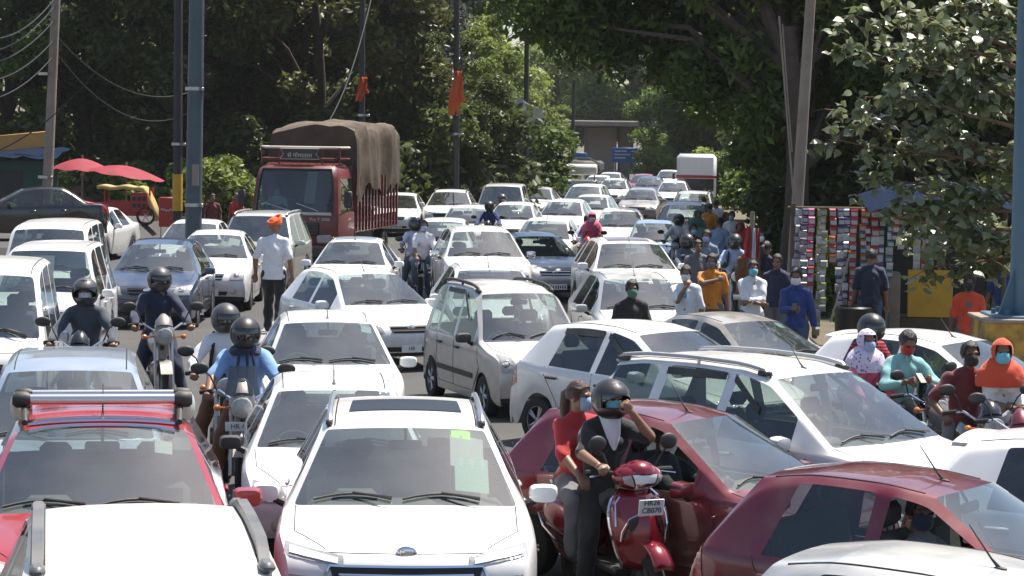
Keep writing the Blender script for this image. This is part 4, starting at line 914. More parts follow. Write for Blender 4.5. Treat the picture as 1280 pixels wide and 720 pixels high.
                mb = MB(); patch(mb, pr, 'front', [(q*hw*(xi+.04), bl+.005), (q*hw*.85, bl+.012), (q*hw*.85, bl+.05), (q*hw*(xi+.04), bl+.04)], .011, 6, 2); add('indicator', mb.mesh('indicator', fix=False), ['amber' if key in ('alto', 'van') else 'lamp'], 1)
            mb = MB(); zt_ = p['tail'][1][1]
            patch(mb, pr, 'back', [(q*hw*.66, zt_-.34), (q*hw*.90, zt_-.30), (q*hw*.90, zt_+.05), (q*hw*.70, zt_+.02)], .006, 7, 8)
            sl = MB(); patch(sl, pr, 'side', [(Y(L-.24), zt_-.22), (Y(L-.07), zt_-.30), (Y(L-.10), zt_+.05), (Y(L-.20), zt_+.06)], .006, 6, 8, q); mb.add(sl.v, sl.f)
            add('tail_light', mb.mesh('tail_light', fix=False), ['tail'], 0)
            mb = MB(); h = pr.front(q*hw*.62, p['clear']+.22 if 'clear' in p else .40)
            if h[0]: mb.lathe([(.062, 0), (.056, -.014), (.045, .012), (.001, .016)], 'y', 16, h[0]+Vector((0, .004, 0))); add('fog_lamp', mb.mesh('fog_lamp'), ['lamp'], 1)
        mb = MB(); gw = {'tall': .46, 'jeep': .60, 'suv': .52, 'van': .4}.get(key, .42)
        if key == 'suv': patch(mb, pr, 'front', [(-.40, .50), (.40, .50), (.50, .83), (-.50, .83)], .008, 12, 8)
        else: patch(mb, pr, 'front', [(-hw*gw*.85, bl+.0), (hw*gw*.85, bl+.0), (hw*gw, bl+.115), (-hw*gw, bl+.115)], .007, 12, 4)
        add('grille', mb.mesh('grille', fix=False), ['seal'], 0)
        for j in range({'suv': 4, 'jeep': 3}.get(key, 2)):
            mb = MB(); zz = (.56+.075*j) if key == 'suv' else bl + .03 + .055*j
            gx = .44 if key == 'suv' else hw*gw*.92
            ribbon(mb, pr, 'front', [(-gx, zz), (gx, zz)], .011, off=.012); add('grille_bar', mb.mesh('grille_bar'), ['chrome' if key in ('suv', 'tall', 'sedan') else 'plastic'], 1)
        if key == 'suv':
            mb = MB(); ribbon(mb, pr, 'front', [(-.43, .50), (-.53, .78), (-.50, .84), (.50, .84), (.53, .78), (.43, .50)], .014, off=.01); add('grille_frame', mb.mesh('grille_frame'), ['chrome'], 0)
        mb = MB(); h = pr.front(0, bl+.08); mb.ell(h[0]+Vector((0, -.008, 0)), (.07, .012, .048)); add('badge', mb.mesh('badge'), ['chrome'], 1)
        mb = MB(); zi = .33 if key not in ('suv', 'jeep') else .42
        patch(mb, pr, 'front', [(-hw*.45, zi-.05), (hw*.45, zi-.05), (hw*.50, zi+.06), (-hw*.50, zi+.06)], .006, 12, 3); add('bumper_intake', mb.mesh('bumper_intake', fix=False), ['plastic'], 0)
        # gaps between panels
        zs = .30
        for q in (1, -1):
            w0 = p['win'][0]; w1 = p['win'][1]
            mb = MB(); zl = lambda s: p['belt'][0] + (p['belt'][1]-p['belt'][0])*s/L
            ribbon(mb, pr, 'side', [(Y(w0[0]-.20), zl(w0[0])-.06), (Y(w0[0]-.26), .62), (Y(w0[0]-.24), zs), (Y((w0[2]+w1[0])/2), zs), (Y((w0[2]+w1[0])/2), zl(w0[2])-.01)], .0045, q); add('door_gap', mb.mesh('door_gap'), ['seam'], 1)
            mb = MB(); e = min(w1[2]+.06, p['rw']-p['r']-.12 if w1[2] > p['rw']-.3 else w1[2]+.06)
            ribbon(mb, pr, 'side', [(Y((w0[2]+w1[0])/2)+.01, zs), (Y(p['rw']-p['r']-.12), zs), (Y(p['rw']-p['r']-.05), .55), (Y(w1[2]+.03), .84), (Y(w1[2]+.05), zl(w1[2])-.01)], .0045, q); add('door_gap', mb.mesh('door_gap'), ['seam'], 1)
            for s in (w0[2]-.12, w1[2]-.10):
                h = pr.hit('side', Y(s), zl(s)-.13, q)
                mb = MB(); mb.box(h[0]+Vector((q*.018, 0, 0)), (.028, .19, .034), bev=.012); add('door_handle', mb.mesh('door_handle'), ['HANDLE'], 1)
            mb = MB(); ribbon(mb, pr, 'top', [(q*hw*.60, Y(.22)), (q*hw*.84, Y(.55)), (q*hw*.86, Y(p['cowl']-.02))], .004); add('bonnet_gap', mb.mesh('bonnet_gap'), ['seam'], 1)
            if key in ('tall', 'jeep', 'van', 'mpv'):
                mb = MB(); patch(mb, pr, 'side', [(Y(p['fw']+p['r']+.12), .46), (Y(p['rw']-p['r']-.12), .46), (Y(p['rw']-p['r']-.12), .53), (Y(p['fw']+p['r']+.12), .53)], .012, 12, 2, q); add('side_moulding', mb.mesh('side_moulding', fix=False), ['plastic' if key != 'mpv' else 'PAINT'], 1)
            # roof rail, rain visor, drip line
            wx = p['wr']*.93
            mb = MB(); hs = []
            for s in np.linspace(p['rf']+.12, p['rr']-.12, 12):
                h = pr.top(q*wx, Y(s)); hs.append(h[0].copy())
            rl = [hs[0]+Vector((0, -.06, -.005))] + [v + Vector((0, 0, .055)) for v in hs] + [hs[-1]+Vector((0, .08, -.01))]
            mb.tube(rl, .021, 8); mb.tube([hs[5], hs[5]+Vector((0, 0, .05))], .018, 6)
            add('roof_rail', mb.mesh('roof_rail'), ['RAIL'], 0, opt='rails')
            for e_ in (0, -1): mb = MB(); mb.box(hs[e_]+Vector((0, 0, .02)), (.05, .16, .05), bev=.015); add('rail_foot', mb.mesh('rail_foot'), ['plastic'], 0, 'roof_rail', opt='rails')
            mb = MB(); ribbon(mb, pr, 'top', [(q*(p['wr']*.86), Y(p['rf']+.06)), (q*(p['wr']*.86), Y(p['rr']-.1))], .006); add('roof_gutter', mb.mesh('roof_gutter'), ['seam'], 1)
            for (a0, a1, b0, b1) in p['win'][:2]:
                m2 = (a1+b1)/2; zt_ = [pr.top(0, Y(s))[0].z for s in (a1, m2, b1)]
                mb = MB(); zz = [min(z_ - .085, H-.125) for z_ in zt_]; a_ = max(a1, p['rf']+.02)
                zz[0] = min(zz[0], zz[1]) if a_ > p['rf'] else zz[1] - .12
                patch(mb, pr, 'side', [(Y(a_), zz[0]-.05), (Y(b1+.02), zz[2]-.055), (Y(b1+.02), zz[2]+.012), (Y(a_), zz[0]+.012)], .016, 10, 3, q); add('rain_visor', mb.mesh('rain_visor', fix=False), ['plastic'], 1, opt='visors')
        mb = MB(); ribbon(mb, pr, 'front', [(-hw*.58, p['nose'][-1][1]-.035), (hw*.58, p['nose'][-1][1]-.035)], .004); add('bonnet_gap', mb.mesh('bonnet_gap'), ['seam'], 1)
        # mirrors
        for q in (1, -1):
            sm = p['win'][0][0]+.02; h = pr.hit('side', Y(sm), zl(sm)-.03, q)[0]
            c = h + Vector((q*.125, -.02, .085)); mb = MB(); sp = lambda t: math.copysign(abs(t)**.55, t)
            mb.add([c + Vector((.105*sp(math.cos(a_))*(1-.10*j_), -.055*j_+.03, .066*sp(math.sin(a_))*(1-.10*j_))) for j_, a_ in [(j_, k_*math.pi/8) for j_ in (0, .6, 1.3, 1.7) for k_ in range(16)]] + [c + Vector((0, -.075, 0))], [(16*j_+k_, 16*j_+(k_+1) % 16, 16*j_+16+(k_+1) % 16, 16*j_+16+k_) for j_ in range(3) for k_ in range(16)] + [(48+k_, 48+(k_+1) % 16, 64) for k_ in range(16)]); add('wing_mirror', mb.mesh('wing_mirror'), ['MIRROR'], 0)
            mb = MB(); mb.box(c+Vector((0, .028, 0)), (.185, .012, .105), bev=.005); add('mirror_glass', mb.mesh('mirror_glass'), ['mirror'], 1, 'wing_mirror')
            mb = MB(); mb.tube([h + Vector((-q*.01, 0, .0)), c + Vector((-q*.06, .0, -.045))], [.032, .028], 7); add('mirror_stalk', mb.mesh('mirror_stalk'), ['plastic'], 0, 'wing_mirror')
        # wipers lie on the foot of the windscreen
        for x0, x1 in ((-.10, -hw*.72), (.52, -.02)):
            mb = MB(); hs = []
            for t in np.linspace(0, 1, 7):
                x = x0 + (x1-x0)*t; y = Y(p['cowl']) - .05 + .10*(x/hw)**2 + .05*math.sin(t*math.pi); h = pr.top(x, y)
                if h[0]: hs.append(h[0]+Vector((0, -.01, .014)))
            mb.tube(hs, .010, 5); mb.tube([hs[3]+Vector((0, -.005, .01)), hs[0]+Vector((0, -.05, .02))], .008, 5); add('wiper', mb.mesh('wiper'), ['plastic'], 1)
        mb = MB(); h = pr.top(0, Y(p['rf']+.13))[0]; mb.tube([h, h+Vector((0, .05, .05)), h+Vector((0, .18, .22))], [.012, .006, .003], 6); mb.ell(h, (.02, .04, .012)); add('aerial', mb.mesh('aerial'), ['plastic'], 1, opt='aerial')
        if key in ('hatch', 'suv', 'alto', 'tall'):
            mb = MB(); h = pr.top(0, Y(p['rr'])-.02)[0]; ww = p['wr']*.86
            mb.add([(x, h.y+dy, h.z+dz-.04*(x/ww)**2) for x in np.linspace(-ww, ww, 9) for dy, dz in ((-.12, .006), (.14, .012), (.15, -.02), (-.02, -.02))],
                   [(4*i+a, 4*i+(a+1) % 4, 4*i+4+(a+1) % 4, 4*i+4+a) for i in range(8) for a in range(4)] + [(0, 1, 2, 3), (32, 33, 34, 35)]); add('spoiler', mb.mesh('spoiler'), ['PAINT'], 0, opt='spoiler')
CARS = []
def car(kind, label, px, py, a, paint='white', anchor='rf', opts=('aerial',), plate=None, papers=(), seat='seat', sglass='sglass', mirror=None, handle=None,
        rail='plastic', lod=0, scale=1.0, name='car', cat='car', group='vehicles waiting in the jam', dz=0, zs=1.0, open_=()):
    """px, py: photo point of the windscreen's top centre ('rf') or the roof's middle ('rc')"""
    T = KIND[kind]; p = T['p']; L = p['L']; X_, Y_, th = car_place(kind, px, py, a, anchor, scale, zs)
    root = empty(name, label, cat, (X_, Y_, .004), th, group, (scale, scale, scale*zs))
    CARS.append((label, X_, Y_, th, L*scale, p['W']*scale))
    sub = {'PAINT': paint, 'SGLASS': sglass, 'SEAT': seat, 'HANDLE': handle or paint, 'MIRROR': mirror or paint, 'RAIL': rail}
    last = {}
    for (nm, me, mats, ld, par, loc, opt) in T['parts']:
        if lod > 1 and (ld or nm in ('underbody',)): continue
        if lod == 1 and nm in ('door_gap', 'bonnet_gap', 'roof_gutter', 'badge', 'side_moulding', 'grille_bar', 'indicator', 'fog_lamp', 'door_handle', 'door_lining'): continue
        if nm == 'wheel':
            if lod > 1: continue
            wh = bpy.data.objects.new('wheel', None); COL.objects.link(wh); wh.parent = root; wh.location = loc[:3]; wh.rotation_euler.z = 0 if loc[3] > 0 else math.pi
            obj('tyre', opt[0], ['rubber'], wh); obj('rim', opt[1], ['steel', 'plastic'], wh); continue
        if isinstance(opt, str) and opt not in opts: continue
        if nm == 'side_window' and opt[1:] in open_: continue
        o = obj(nm, me, [sub.get(m, m) for m in mats], last.get(par, root) if par else root); last[nm] = o
    pr = T['pr']
    if plate:
        zp = {'suv': .42, 'jeep': .50}.get(kind, .36); h = pr.front(0, zp)[0]
        mb = MB(); mb.box(h+Vector((0, -.02, 0)), (.50 if len(plate) > 4 or plate == '?' else .34, .014, .12), bev=.005); po = obj('number_plate', mb.mesh('number_plate'), 'plate', root)
        if plate == '?':                              # too far away to read: worn marks only
            mb = MB()
            for i in range(9): mb.box((-.205+.05*i+(.012 if i > 3 else 0), 0, 0), (.026, .003, .055+.012*((i*7) % 3)))
            obj('plate_marks', mb.mesh('plate_marks', False), 'ink', po, h+Vector((0, -.0285, 0)))
        else: t = obj('plate_letters', TXT[(plate, .085)], 'ink', po, h+Vector((0, -.0285, 0))); t.rotation_euler = (R(90), 0, 0)
    for (x, s_, w2, h2, m) in papers:                # sheets stuck to the windscreen: x across, s_ = share of the glass height from its foot
        sA = p['cowl'] + (p['rf']-p['cowl'])*s_; sB = p['cowl'] + (p['rf']-p['cowl'])*min(s_+h2, .93)
        mb = MB(); patch(mb, pr, 'top', [(x-w2/2, sA-L/2), (x+w2/2, sA-L/2), (x+w2/2, sB-L/2), (x-w2/2, sB-L/2)], -.006, 3, 4)
        if mb.f: obj('windscreen_sheet', mb.mesh('windscreen_sheet', fix=False), m, root)
    return root
def check_overlaps():
    def corners(c):
        _, x, y, th, L, W = c; f = (math.sin(th), -math.cos(th)); s = (math.cos(th), math.sin(th))
        return [(x+f[0]*L/2*i+s[0]*W/2*j, y+f[1]*L/2*i+s[1]*W/2*j) for i, j in ((1,1),(1,-1),(-1,-1),(-1,1))]
    for i in range(len(CARS)):
        for j in range(i+1, len(CARS)):
            A, B = corners(CARS[i]), corners(CARS[j]); pen = 9
            for th in (CARS[i][3], CARS[j][3]):
                for ax in ((math.sin(th), -math.cos(th)), (math.cos(th), math.sin(th))):
                    a = [p_[0]*ax[0]+p_[1]*ax[1] for p_ in A]; b = [p_[0]*ax[0]+p_[1]*ax[1] for p_ in B]
                    pen = min(pen, min(max(a), max(b)) - max(min(a), min(b)))
            if pen > 0: print('CAROVER %.2f | %s | %s' % (pen, CARS[i][0], CARS[j][0]))
car_kinds()

# ------------------------------------------------------------------ the cars
N_, A_ = (), ('aerial',)
# nearest rows, left of the middle
car('mpv', 'cream white people carrier cut by the bottom left frame edge, grey roof rails', 192, 716, 11, 'cream', opts=N_, zs=1.03)
car('suv', 'red car carrying a silver tube carrier across its roof', 128, 533, 9, 'red', opts=('aerial',), zs=1.045, papers=((.42, .62, .12, .16, 'paper'),))
car('mpv', 'blue-silver car behind the red car with the roof carrier, sky mirrored in its roof', 88, 462, 9, 'bluesilver', opts=N_, zs=.95)
car('suv', 'white car with black sunroof and pale green papers on its windscreen, front centre', 507, 533, 3, 'white', opts=('rails',), rail='alu', papers=((.47, .10, .24, .46, 'greenpaper'), (.44, .42, .24, .42, 'paper'), (.40, .80, .14, .12, 'lime')), mirror='white', seat='seatb')
car('hatch', 'white hatchback just behind the white sunroof car, dark wing mirror, riders at its side', 418, 486, 6, 'white', opts=A_, mirror='plastic', zs=.985, scale=.98)
car('hatch', 'white rounded hatchback beside the rider in light blue, white wing mirror', 410, 402, 7, 'white', opts=A_, plate='?', papers=((.45, .72, .12, .16, 'greenpaper'),), zs=.99)
car('hatch', 'white hatchback turned towards the beige tall hatchback, roof behind the rounded one', 459, 342, 27, 'white', opts=A_, plate='HR', zs=1.0)
car('tall', 'beige-silver tall hatchback with roof rails seen from its front corner', 647, 366, 19, 'beige', opts=('rails', 'visors'), plate='HR26', papers=((.42, .66, .14, .20, 'greenpaper'), (.40, .55, .12, .10, 'paper')), mirror='plastic', handle='plastic', rail='plastic')
car('hatch', 'white hatchback whose roof shows just behind the beige tall hatchback', 612, 337, 8, 'white', opts=A_, zs=.99)
car('suv', 'big white car with chrome mirrors behind the beige tall hatchback', 602, 289, 7, 'white', opts=N_, mirror='chrome', zs=1.06, plate='?')
car('sedan', 'white car with sunroof in front of the red truck', 443, 302, -2, 'white', opts=A_, plate='?', zs=1.02)
# right of the middle, turned across the road
car('alto', 'silver hatchback roof at the bottom right frame edge', 1140, 690, 58, 'silver', 'rc', opts=A_, sglass='dglass')
car('alto', 'maroon hatchback at the lower right, its driver in a dark mask', 1095, 585, 55, 'maroon', 'rc', opts=A_, sglass='sglass', open_=((0, -1),))
car('alto', 'maroon hatchback behind the maroon scooter', 800, 503, 50, 'maroon', 'rc', opts=A_, sglass='sglass', open_=((0, -1),))
car('mpv', 'silver people carrier with roof rails behind the maroon hatchbacks', 1018, 466, 43, 'pearl', opts=('rails', 'visors', 'aerial'), rail='silver', zs=.985, papers=((.5, .8, .12, .1, 'greenpaper'),))
car('hatch', 'silver-white hatchback with red tail lamp beside the beige tall hatchback', 782, 400, 42, 'pearl', 'rc', opts=('visors',), sglass='dglass', handle='plastic')
car('sedan', 'dusty grey saloon in front of the row of standing men', 938, 401, 36, 'grey', opts=N_, scale=.95, papers=((.42, .75, .12, .14, 'greenpaper'),))
car('hatch', 'white hatchback with spoiler behind the rider in the teal shirt', 1204, 426, 48, 'white', opts=('aerial', 'spoiler'))
car('hatch', 'white hatchback cut by the right frame edge beside the man in maroon', 1348, 538, 63, 'white', 'rc', opts=('spoiler',), sglass='dglass')
car('hatch', 'silver hatchback behind the man in the black T-shirt', 795, 348, 8, 'silver', opts=A_, mirror='silver')
car('suv', 'white car with brown sunroof behind the silver hatchback', 788, 304, 7, 'white', opts=A_, mirror='white', plate='?')
# left group
car('van', 'white boxy van cut by the left frame edge', -20, 343, 7, 'white', opts=N_, mirror='white', scale=1.06, zs=1.06)
car('jeep', 'white boxy car with a paper on its windscreen between the two white vans', 62, 313, 3, 'white', opts=N_, papers=((-.08, .22, .36, .55, 'paper'),), mirror='white', scale=.93, zs=1.06)
car('van', 'white van with black wing mirror behind the car with the paper', 62, 286, 3, 'white', opts=N_, mirror='plastic', scale=1.08, zs=1.03)
car('hatch', 'dark blue hatchback beside the leftmost helmeted riders', 200, 305, 1, 'blue', opts=N_, scale=1.05, mirror='blue', papers=((.42, .7, .12, .16, 'paper'),))
car('sedan', 'white saloon facing the camera left of the man in the orange turban', 270, 293, 1, 'white', opts=N_, zs=1.04, scale=1.03, plate='3A 3777', papers=((.40, .5, .22, .3, 'paper'),))
car('hatch', 'white hatchback half hidden behind the white saloon near the grey pole', 243, 279, -1, 'white', opts=N_, lod=1)
car('jeep', 'silver boxy car with open window beside the man in the orange turban', 325, 270, -4, 'silver', opts=('rails',), rail='silver', zs=.925, lod=1)
car('sedan', 'white saloon in front of the red umbrellas', 112, 262, -8, 'white', opts=N_, lod=1)
BS = car('sedan', 'glossy black saloon seen side on at the left frame edge', 46, 233, -80, 'black', 'rc', opts=N_, sglass='sglass', scale=1.0)
_q = at_y(40, 233, 65); BS.location = (_q.x, 65, .62)
# the pack behind
pack = [
 ('suv', 'white car with black roof rails right of the truck', 563, 240, -2, 'white', ('rails',), {}),
 ('hatch', 'white car partly hidden by the right rear of the truck', 500, 244, -3, 'white', N_, {}),
 ('hatch', 'small white car in front of the car with black roof rails', 585, 260, -3, 'pearl', N_, {}),
 ('jeep', 'silver car with long flat roof behind the two riders', 628, 233, -5, 'silver', N_, {}),
 ('hatch', 'white rounded car just right of the two distant riders', 643, 256, -6, 'white', A_, {}),
 ('hatch', 'white car behind the dark-windscreen silver saloon', 683, 276, -8, 'pearl', A_, {}),
 ('sedan', 'silver saloon with dark windscreen left of the rider in lavender', 672, 295, 12, 'silver', N_, dict(sglass='dglass', lod=0)),
 ('hatch', 'white car behind the rider in lavender with pink scarfed passenger', 706, 252, -9, 'white', N_, {}),
 ('sedan', 'silver car in the middle pack below the hedge', 672, 236, -8, 'silver', N_, {}),
 ('mpv', 'white tall car right of the loaded pick-up', 732, 233, -10, 'white', N_, {}),
 ('hatch', 'beige car in front of the white tall car below the flyover pier', 740, 246, -10, 'beige', N_, {}),
 ('hatch', 'cream car with raised wipers left of the dark bonnet car', 776, 264, -3, 'cream', A_, {}),
 ('alto', 'pale blue car with reddish sides below the dark car', 818, 279, -4, 'skyblue', N_, {}),
 ('mpv', 'dark grey car left of the orange kurta', 855, 256, -8, 'grey', N_, dict(sglass='dglass')),
 ('hatch', 'white car carrying a rack in the far pack', 768, 225, -8, 'white', ('rails',), {}),
 ('hatch', 'small dark blue car left of the far white bus', 812, 222, -8, 'blue', N_, {}),
 ('sedan', 'white car straight below the far white bus', 868, 222, -6, 'white', N_, {}),
 ('mpv', 'silver car below the far bus with riders beside it', 866, 242, -8, 'silver', ('rails',), {}),
 ('sedan', 'dark grey car in the far pack beside the roof rack car', 802, 237, -8, 'grey', N_, {}),
 ('hatch', 'far grey car at the left end of the distant queue', 655, 229, -9, 'grey', N_, {}),
 ('sedan', 'far red car under the blue direction sign', 804, 219, -8, 'red', N_, {}),
 ('hatch', 'far white car left of the bus wheels', 836, 214, -6, 'white', N_, {}),
 ('hatch', 'far beige car beyond the middle pack', 763, 217, -8, 'beige', N_, {}),
 ('hatch', 'far white car right of the bus', 905, 216, -6, 'white', N_, {}),
 ('hatch', 'distant white car glimpsed left above the bus', 832, 203, -4, 'white', N_, {}),
 ('hatch', 'white car filling the gap left of the lavender riders', 553, 277, -2, 'white', N_, {}),
 ('hatch', 'far white car beyond the roof rack car', 748, 221, -8, 'white', N_, {}),
 ('hatch', 'far white car at the right of the distant queue', 842, 228, -6, 'white', N_, {}),
]
for (k_, lb, x_, y_, a_, pt, op, kw) in pack:
    car(k_, lb, x_, y_, a_, pt, opts=op, **{**dict(lod=1, plate='?'), **kw})

# ------------------------------------------------------------------ roof furniture on single cars
def car_named(lb): return next(o for o in bpy.data.objects if o.get('label') == lb)
def world_of(o): return Matrix.Translation(o.location) @ Matrix.Rotation(o.rotation_euler.z, 4, 'Z') @ Matrix.Diagonal((*o.scale, 1))
rc = car_named('red car carrying a silver tube carrier across its roof'); pr = KIND['suv']['pr']; Ls = CT['suv']['L']; zz = pr.top(0, 0)[0].z
t = empty('roof_carrier', 'silver tube roof carrier with black end caps tied on the red car', 'roof carrier', rc.location, rc.rotation_euler.z, None, rc.scale)
for y_, nm, r_ in ((-.02, 'tube', .038), (.34, 'bar', .028)):
    mb = MB(); mb.tube([(-.52, y_, zz+.11), (.52, y_, zz+.11)], r_, 16); obj(nm, mb.mesh(nm), 'alu', t)
    for q in (1, -1):
        mb = MB(); mb.tube([(q*.50, y_, zz+.11), (q*.53, y_, zz+.11), (q*.60, y_, zz+.11), (q*.625, y_, zz+.11)], [r_*1.1, r_*1.5, r_*1.45, r_*.9], 14); obj('end_cap', mb.mesh('end_cap'), 'plastic', t)
M['wrap'] = glass_mat('torn_clear_wrap', (.75, .72, .66), .25)
for q in (1, -1):
    mb = MB(); mb.tube([(q*.53, -.25, zz-.02), (q*.54, -.02, zz+.06), (q*.54, .34, zz+.08), (q*.53, .6, zz-.02)], .022, 8); obj('foot_bar', mb.mesh('foot_bar'), 'plastic', t)
    mb = MB(); mb.ell((q*.60, .12, zz+.05), (.05, .11, .10), 10, 7); obj('strap_bundle', mb.mesh('strap_bundle'), 'paper', t)
for j, y_ in enumerate((-.30, -.18)):
    mb = MB(); mb.tube([(x, y_, pr.top(x, y_)[0].z+.012) for x in np.linspace(-.5, .5, 9)], .014, 6); obj('cross_strip', mb.mesh('cross_strip'), 'chrome', t)
# broad roof rails of the nearest people carrier
o = car_named('cream white people carrier cut by the bottom left frame edge, grey roof rails'); pr2 = KIND['mpv']['pr']; p2 = CT['mpv']
M['railgrey'] = mat('grey_rail_plastic', (.10, .105, .11), .4, dust=.2)
for q in (1, -1):
    hs = [pr2.top(q*.53, s_-p2['L']/2)[0].copy() for s_ in np.linspace(p2['rf']+.12, p2['rr']-.2, 14)]; V = []; n = len(hs)
    for i, h in enumerate(hs):
        e_ = min(i, n-1-i); up_ = (.0, .045, .062)[min(e_, 2)]; wd_ = .034
        V += [h+Vector((-wd_, 0, -.02)), h+Vector((-wd_*.8, 0, up_)), h+Vector((wd_*.8, 0, up_)), h+Vector((wd_, 0, -.03))]
    mb = MB(); mb.add(V, [(4*i+k, 4*i+(k+1) % 4, 4*i+4+(k+1) % 4, 4*i+4+k) for i in range(n-1) for k in range(4)] + [(0, 1, 2, 3), (4*n-4, 4*n-3, 4*n-2, 4*n-1)]); rl_ = obj('roof_rail', mb.mesh('roof_rail'), 'railgrey', o)
    for i in (0, n-1): mb = MB(); mb.box(hs[i]+Vector((0, .06 if i else -.06, .012)), (.075, .16, .05), bev=.02); obj('rail_foot', mb.mesh('rail_foot'), 'railgrey', rl_)
# sunroofs
for lb, kd, m in (('white car with black sunroof and pale green papers on its windscreen, front centre', 'suv', 'dglass'), ('white car with brown sunroof behind the silver hatchback', 'suv', 'maroon'), ('white car with sunroof in front of the red truck', 'sedan', 'bluesilver')):
    o = car_named(lb); p = CT[kd]; mb = MB(); s0 = p['rf']+(.42 if m == 'dglass' else .18); patch(mb, KIND[kd]['pr'], 'top', [(-.42, s0-p['L']/2), (.42, s0-p['L']/2), (.40, s0+(.62 if m == 'dglass' else .75)-p['L']/2), (-.40, s0+(.62 if m == 'dglass' else .75)-p['L']/2)], .006, 10, 6)
    obj('sunroof', mb.mesh('sunroof', fix=False), 'seal' if m == 'dglass' else m, o)

# ------------------------------------------------------------------ two-wheelers
def motorbike(lb, loc, rotz, paint='black', plate=None, scale=1.0, cat='motorcycle', group='motorcycles between the cars', lamp='lamp'):
    t = empty('motorcycle', lb, cat, loc, rotz, group, (scale,)*3)
    if 'bike' not in TXT:
        D = {}; TXT['bike'] = D
        ty = MB(); ty.lathe([(.23, -.04), (.27, -.05), (.30, -.02), (.30, .02), (.27, .05), (.23, .04)], 'x', 26); D['tyre'] = ty.mesh('tyre')
        rm = MB(); rm.lathe([(.235, -.03), (.235, .03), (.22, .0)], 'x', 26); rm.lathe([(.001, .05), (.04, .05), (.04, -.05), (.001, -.05)], 'x', 10)
        for k in range(6): a = k*math.pi/3; rm.tube([(0, .03*math.cos(a), .03*math.sin(a)), (0, .23*math.cos(a), .23*math.sin(a))], .014, 5)
        D['rim'] = rm.mesh('rim')
        L = []
        mb = MB(); mb.tube([(0, -.30, .62), (0, -.26, .76), (0, -.06, .82), (0, .14, .78), (0, .20, .66)], [.05, .135, .155, .12, .05], 14); L.append(('fuel_tank', mb, 'PAINT'))
        mb = MB(); mb.tube([(0, .10, .80), (0, .30, .82), (0, .60, .86), (0, .84, .88), (0, .90, .86)], [.08, .125, .125, .11, .05], 12); L.append(('seat', mb, 'seat'))
        mb = MB(); mb.box((0, -.02, .42), (.24, .34, .30), bev=.06); mb.lathe([(.001, -.16), (.09, -.15), (.10, 0), (.09, .15), (.001, .16)], 'x', 14, (0, .06, .36)); L.append(('engine', mb, 'grey'))
        mb = MB(); mb.tube([(0, -.45, .88), (0, -.2, .62), (0, -.1, .32), (0, .3, .34), (0, .55, .52), (0, .9, .78)], .028, 8); mb.tube([(0, .3, .34), (0, .35, .78)], .024, 8); L.append(('frame', mb, 'plastic'))
        mb = MB(); mb.tube([(-.36, -.36, 1.04), (-.22, -.42, 1.06), (-.1, -.47, .98), (.1, -.47, .98), (.22, -.42, 1.06), (.36, -.36, 1.04)], .014, 8); L.append(('handlebar', mb, 'chrome'))
        for q in (1, -1):
            mb = MB(); mb.tube([(q*.27, -.39, 1.055), (q*.40, -.345, 1.035)], .022, 8); L.append(('grip', mb, 'rubber'))
            mb = MB(); mb.tube([(q*.09, -.48, .92), (q*.09, -.66, .30)], [.026, .032], 8); L.append(('fork', mb, 'steel'))
            mb = MB(); mb.tube([(q*.24, -.42, 1.06), (q*.30, -.46, 1.20), (q*.36, -.46, 1.25)], .008, 6); mb.ell((q*.40, -.46, 1.27), (.085, .022, .055), 14, 9); L.append(('mirror', mb, 'plastic'))
            mb = MB(); mb.tube([(q*.12, -.58, .92), (q*.21, -.57, .92)], .012, 6); mb.ell((q*.23, -.58, .92), (.035, .04, .032)); L.append(('indicator', mb, 'amber'))
            mb = MB(); mb.tube([(q*.12, .55, .62), (q*.12, .65, .32)], [.03, .025], 8); L.append(('shock', mb, 'chrome'))
        mb = MB(); mb.ell((0, -.58, .95), (.125, .10, .135), 16, 10); mb.tube([(0, -.56, 1.02), (0, -.52, 1.10), (0, -.46, 1.16)], [.11, .10, .04], 10); L.append(('headlamp_cowl', mb, 'PAINT'))
        mb = MB(); mb.lathe([(.10, 0), (.09, -.02), (.05, -.035), (.001, -.038)], 'y', 18, (0, -.655, .93)); L.append(('headlamp', mb, 'LAMP'))
        mb = MB(); mb.add([(x, -.66+.35*math.cos(a)*1.0, .30+.35*math.sin(a)) for a in np.linspace(.55, 2.5, 10) for x in (-.07, -.04, .04, .07)], [(4*i+k, 4*i+k+1, 4*i+k+5, 4*i+k+4) for i in range(9) for k in range(3)]); L.append(('mudguard', mb, 'PAINT'))
        mb = MB(); mb.tube([(.14, .0, .30), (.16, .35, .26), (.17, .85, .34)], [.025, .04, .045], 10); L.append(('exhaust', mb, 'chrome'))
        mb = MB(); mb.box((0, .80, .74), (.16, .36, .12), bev=.04); L.append(('tail_fairing', mb, 'PAINT'))
        mb = MB(); mb.box((0, .99, .74), (.12, .04, .07), bev=.015); L.append(('tail_light', mb, 'tail'))
        D['L'] = [(n_, b.mesh(n_), m_) for n_, b, m_ in L]
    D = TXT['bike']
    for n_, me, m_ in D['L']: obj(n_, me, {'PAINT': paint, 'LAMP': lamp}.get(m_, m_), t)
    for y_ in (-.66, .66):
        w_ = bpy.data.objects.new('wheel', None); COL.objects.link(w_); w_.parent = t; w_.location = (0, y_, .30); obj('tyre', D['tyre'], 'rubber', w_); obj('rim', D['rim'], 'steel', w_)
    if plate:
        mb = MB(); mb.box((0, -.70, .76), (.30, .012, .085), bev=.004); po = obj('number_plate', mb.mesh('number_plate'), 'plate', t)
        x = obj('plate_letters', TXT[(plate, .085)], 'ink', po, (0, -.708, .76)); x.rotation_euler = (R(90), 0, 0); x.scale = (.75,)*3
    return t
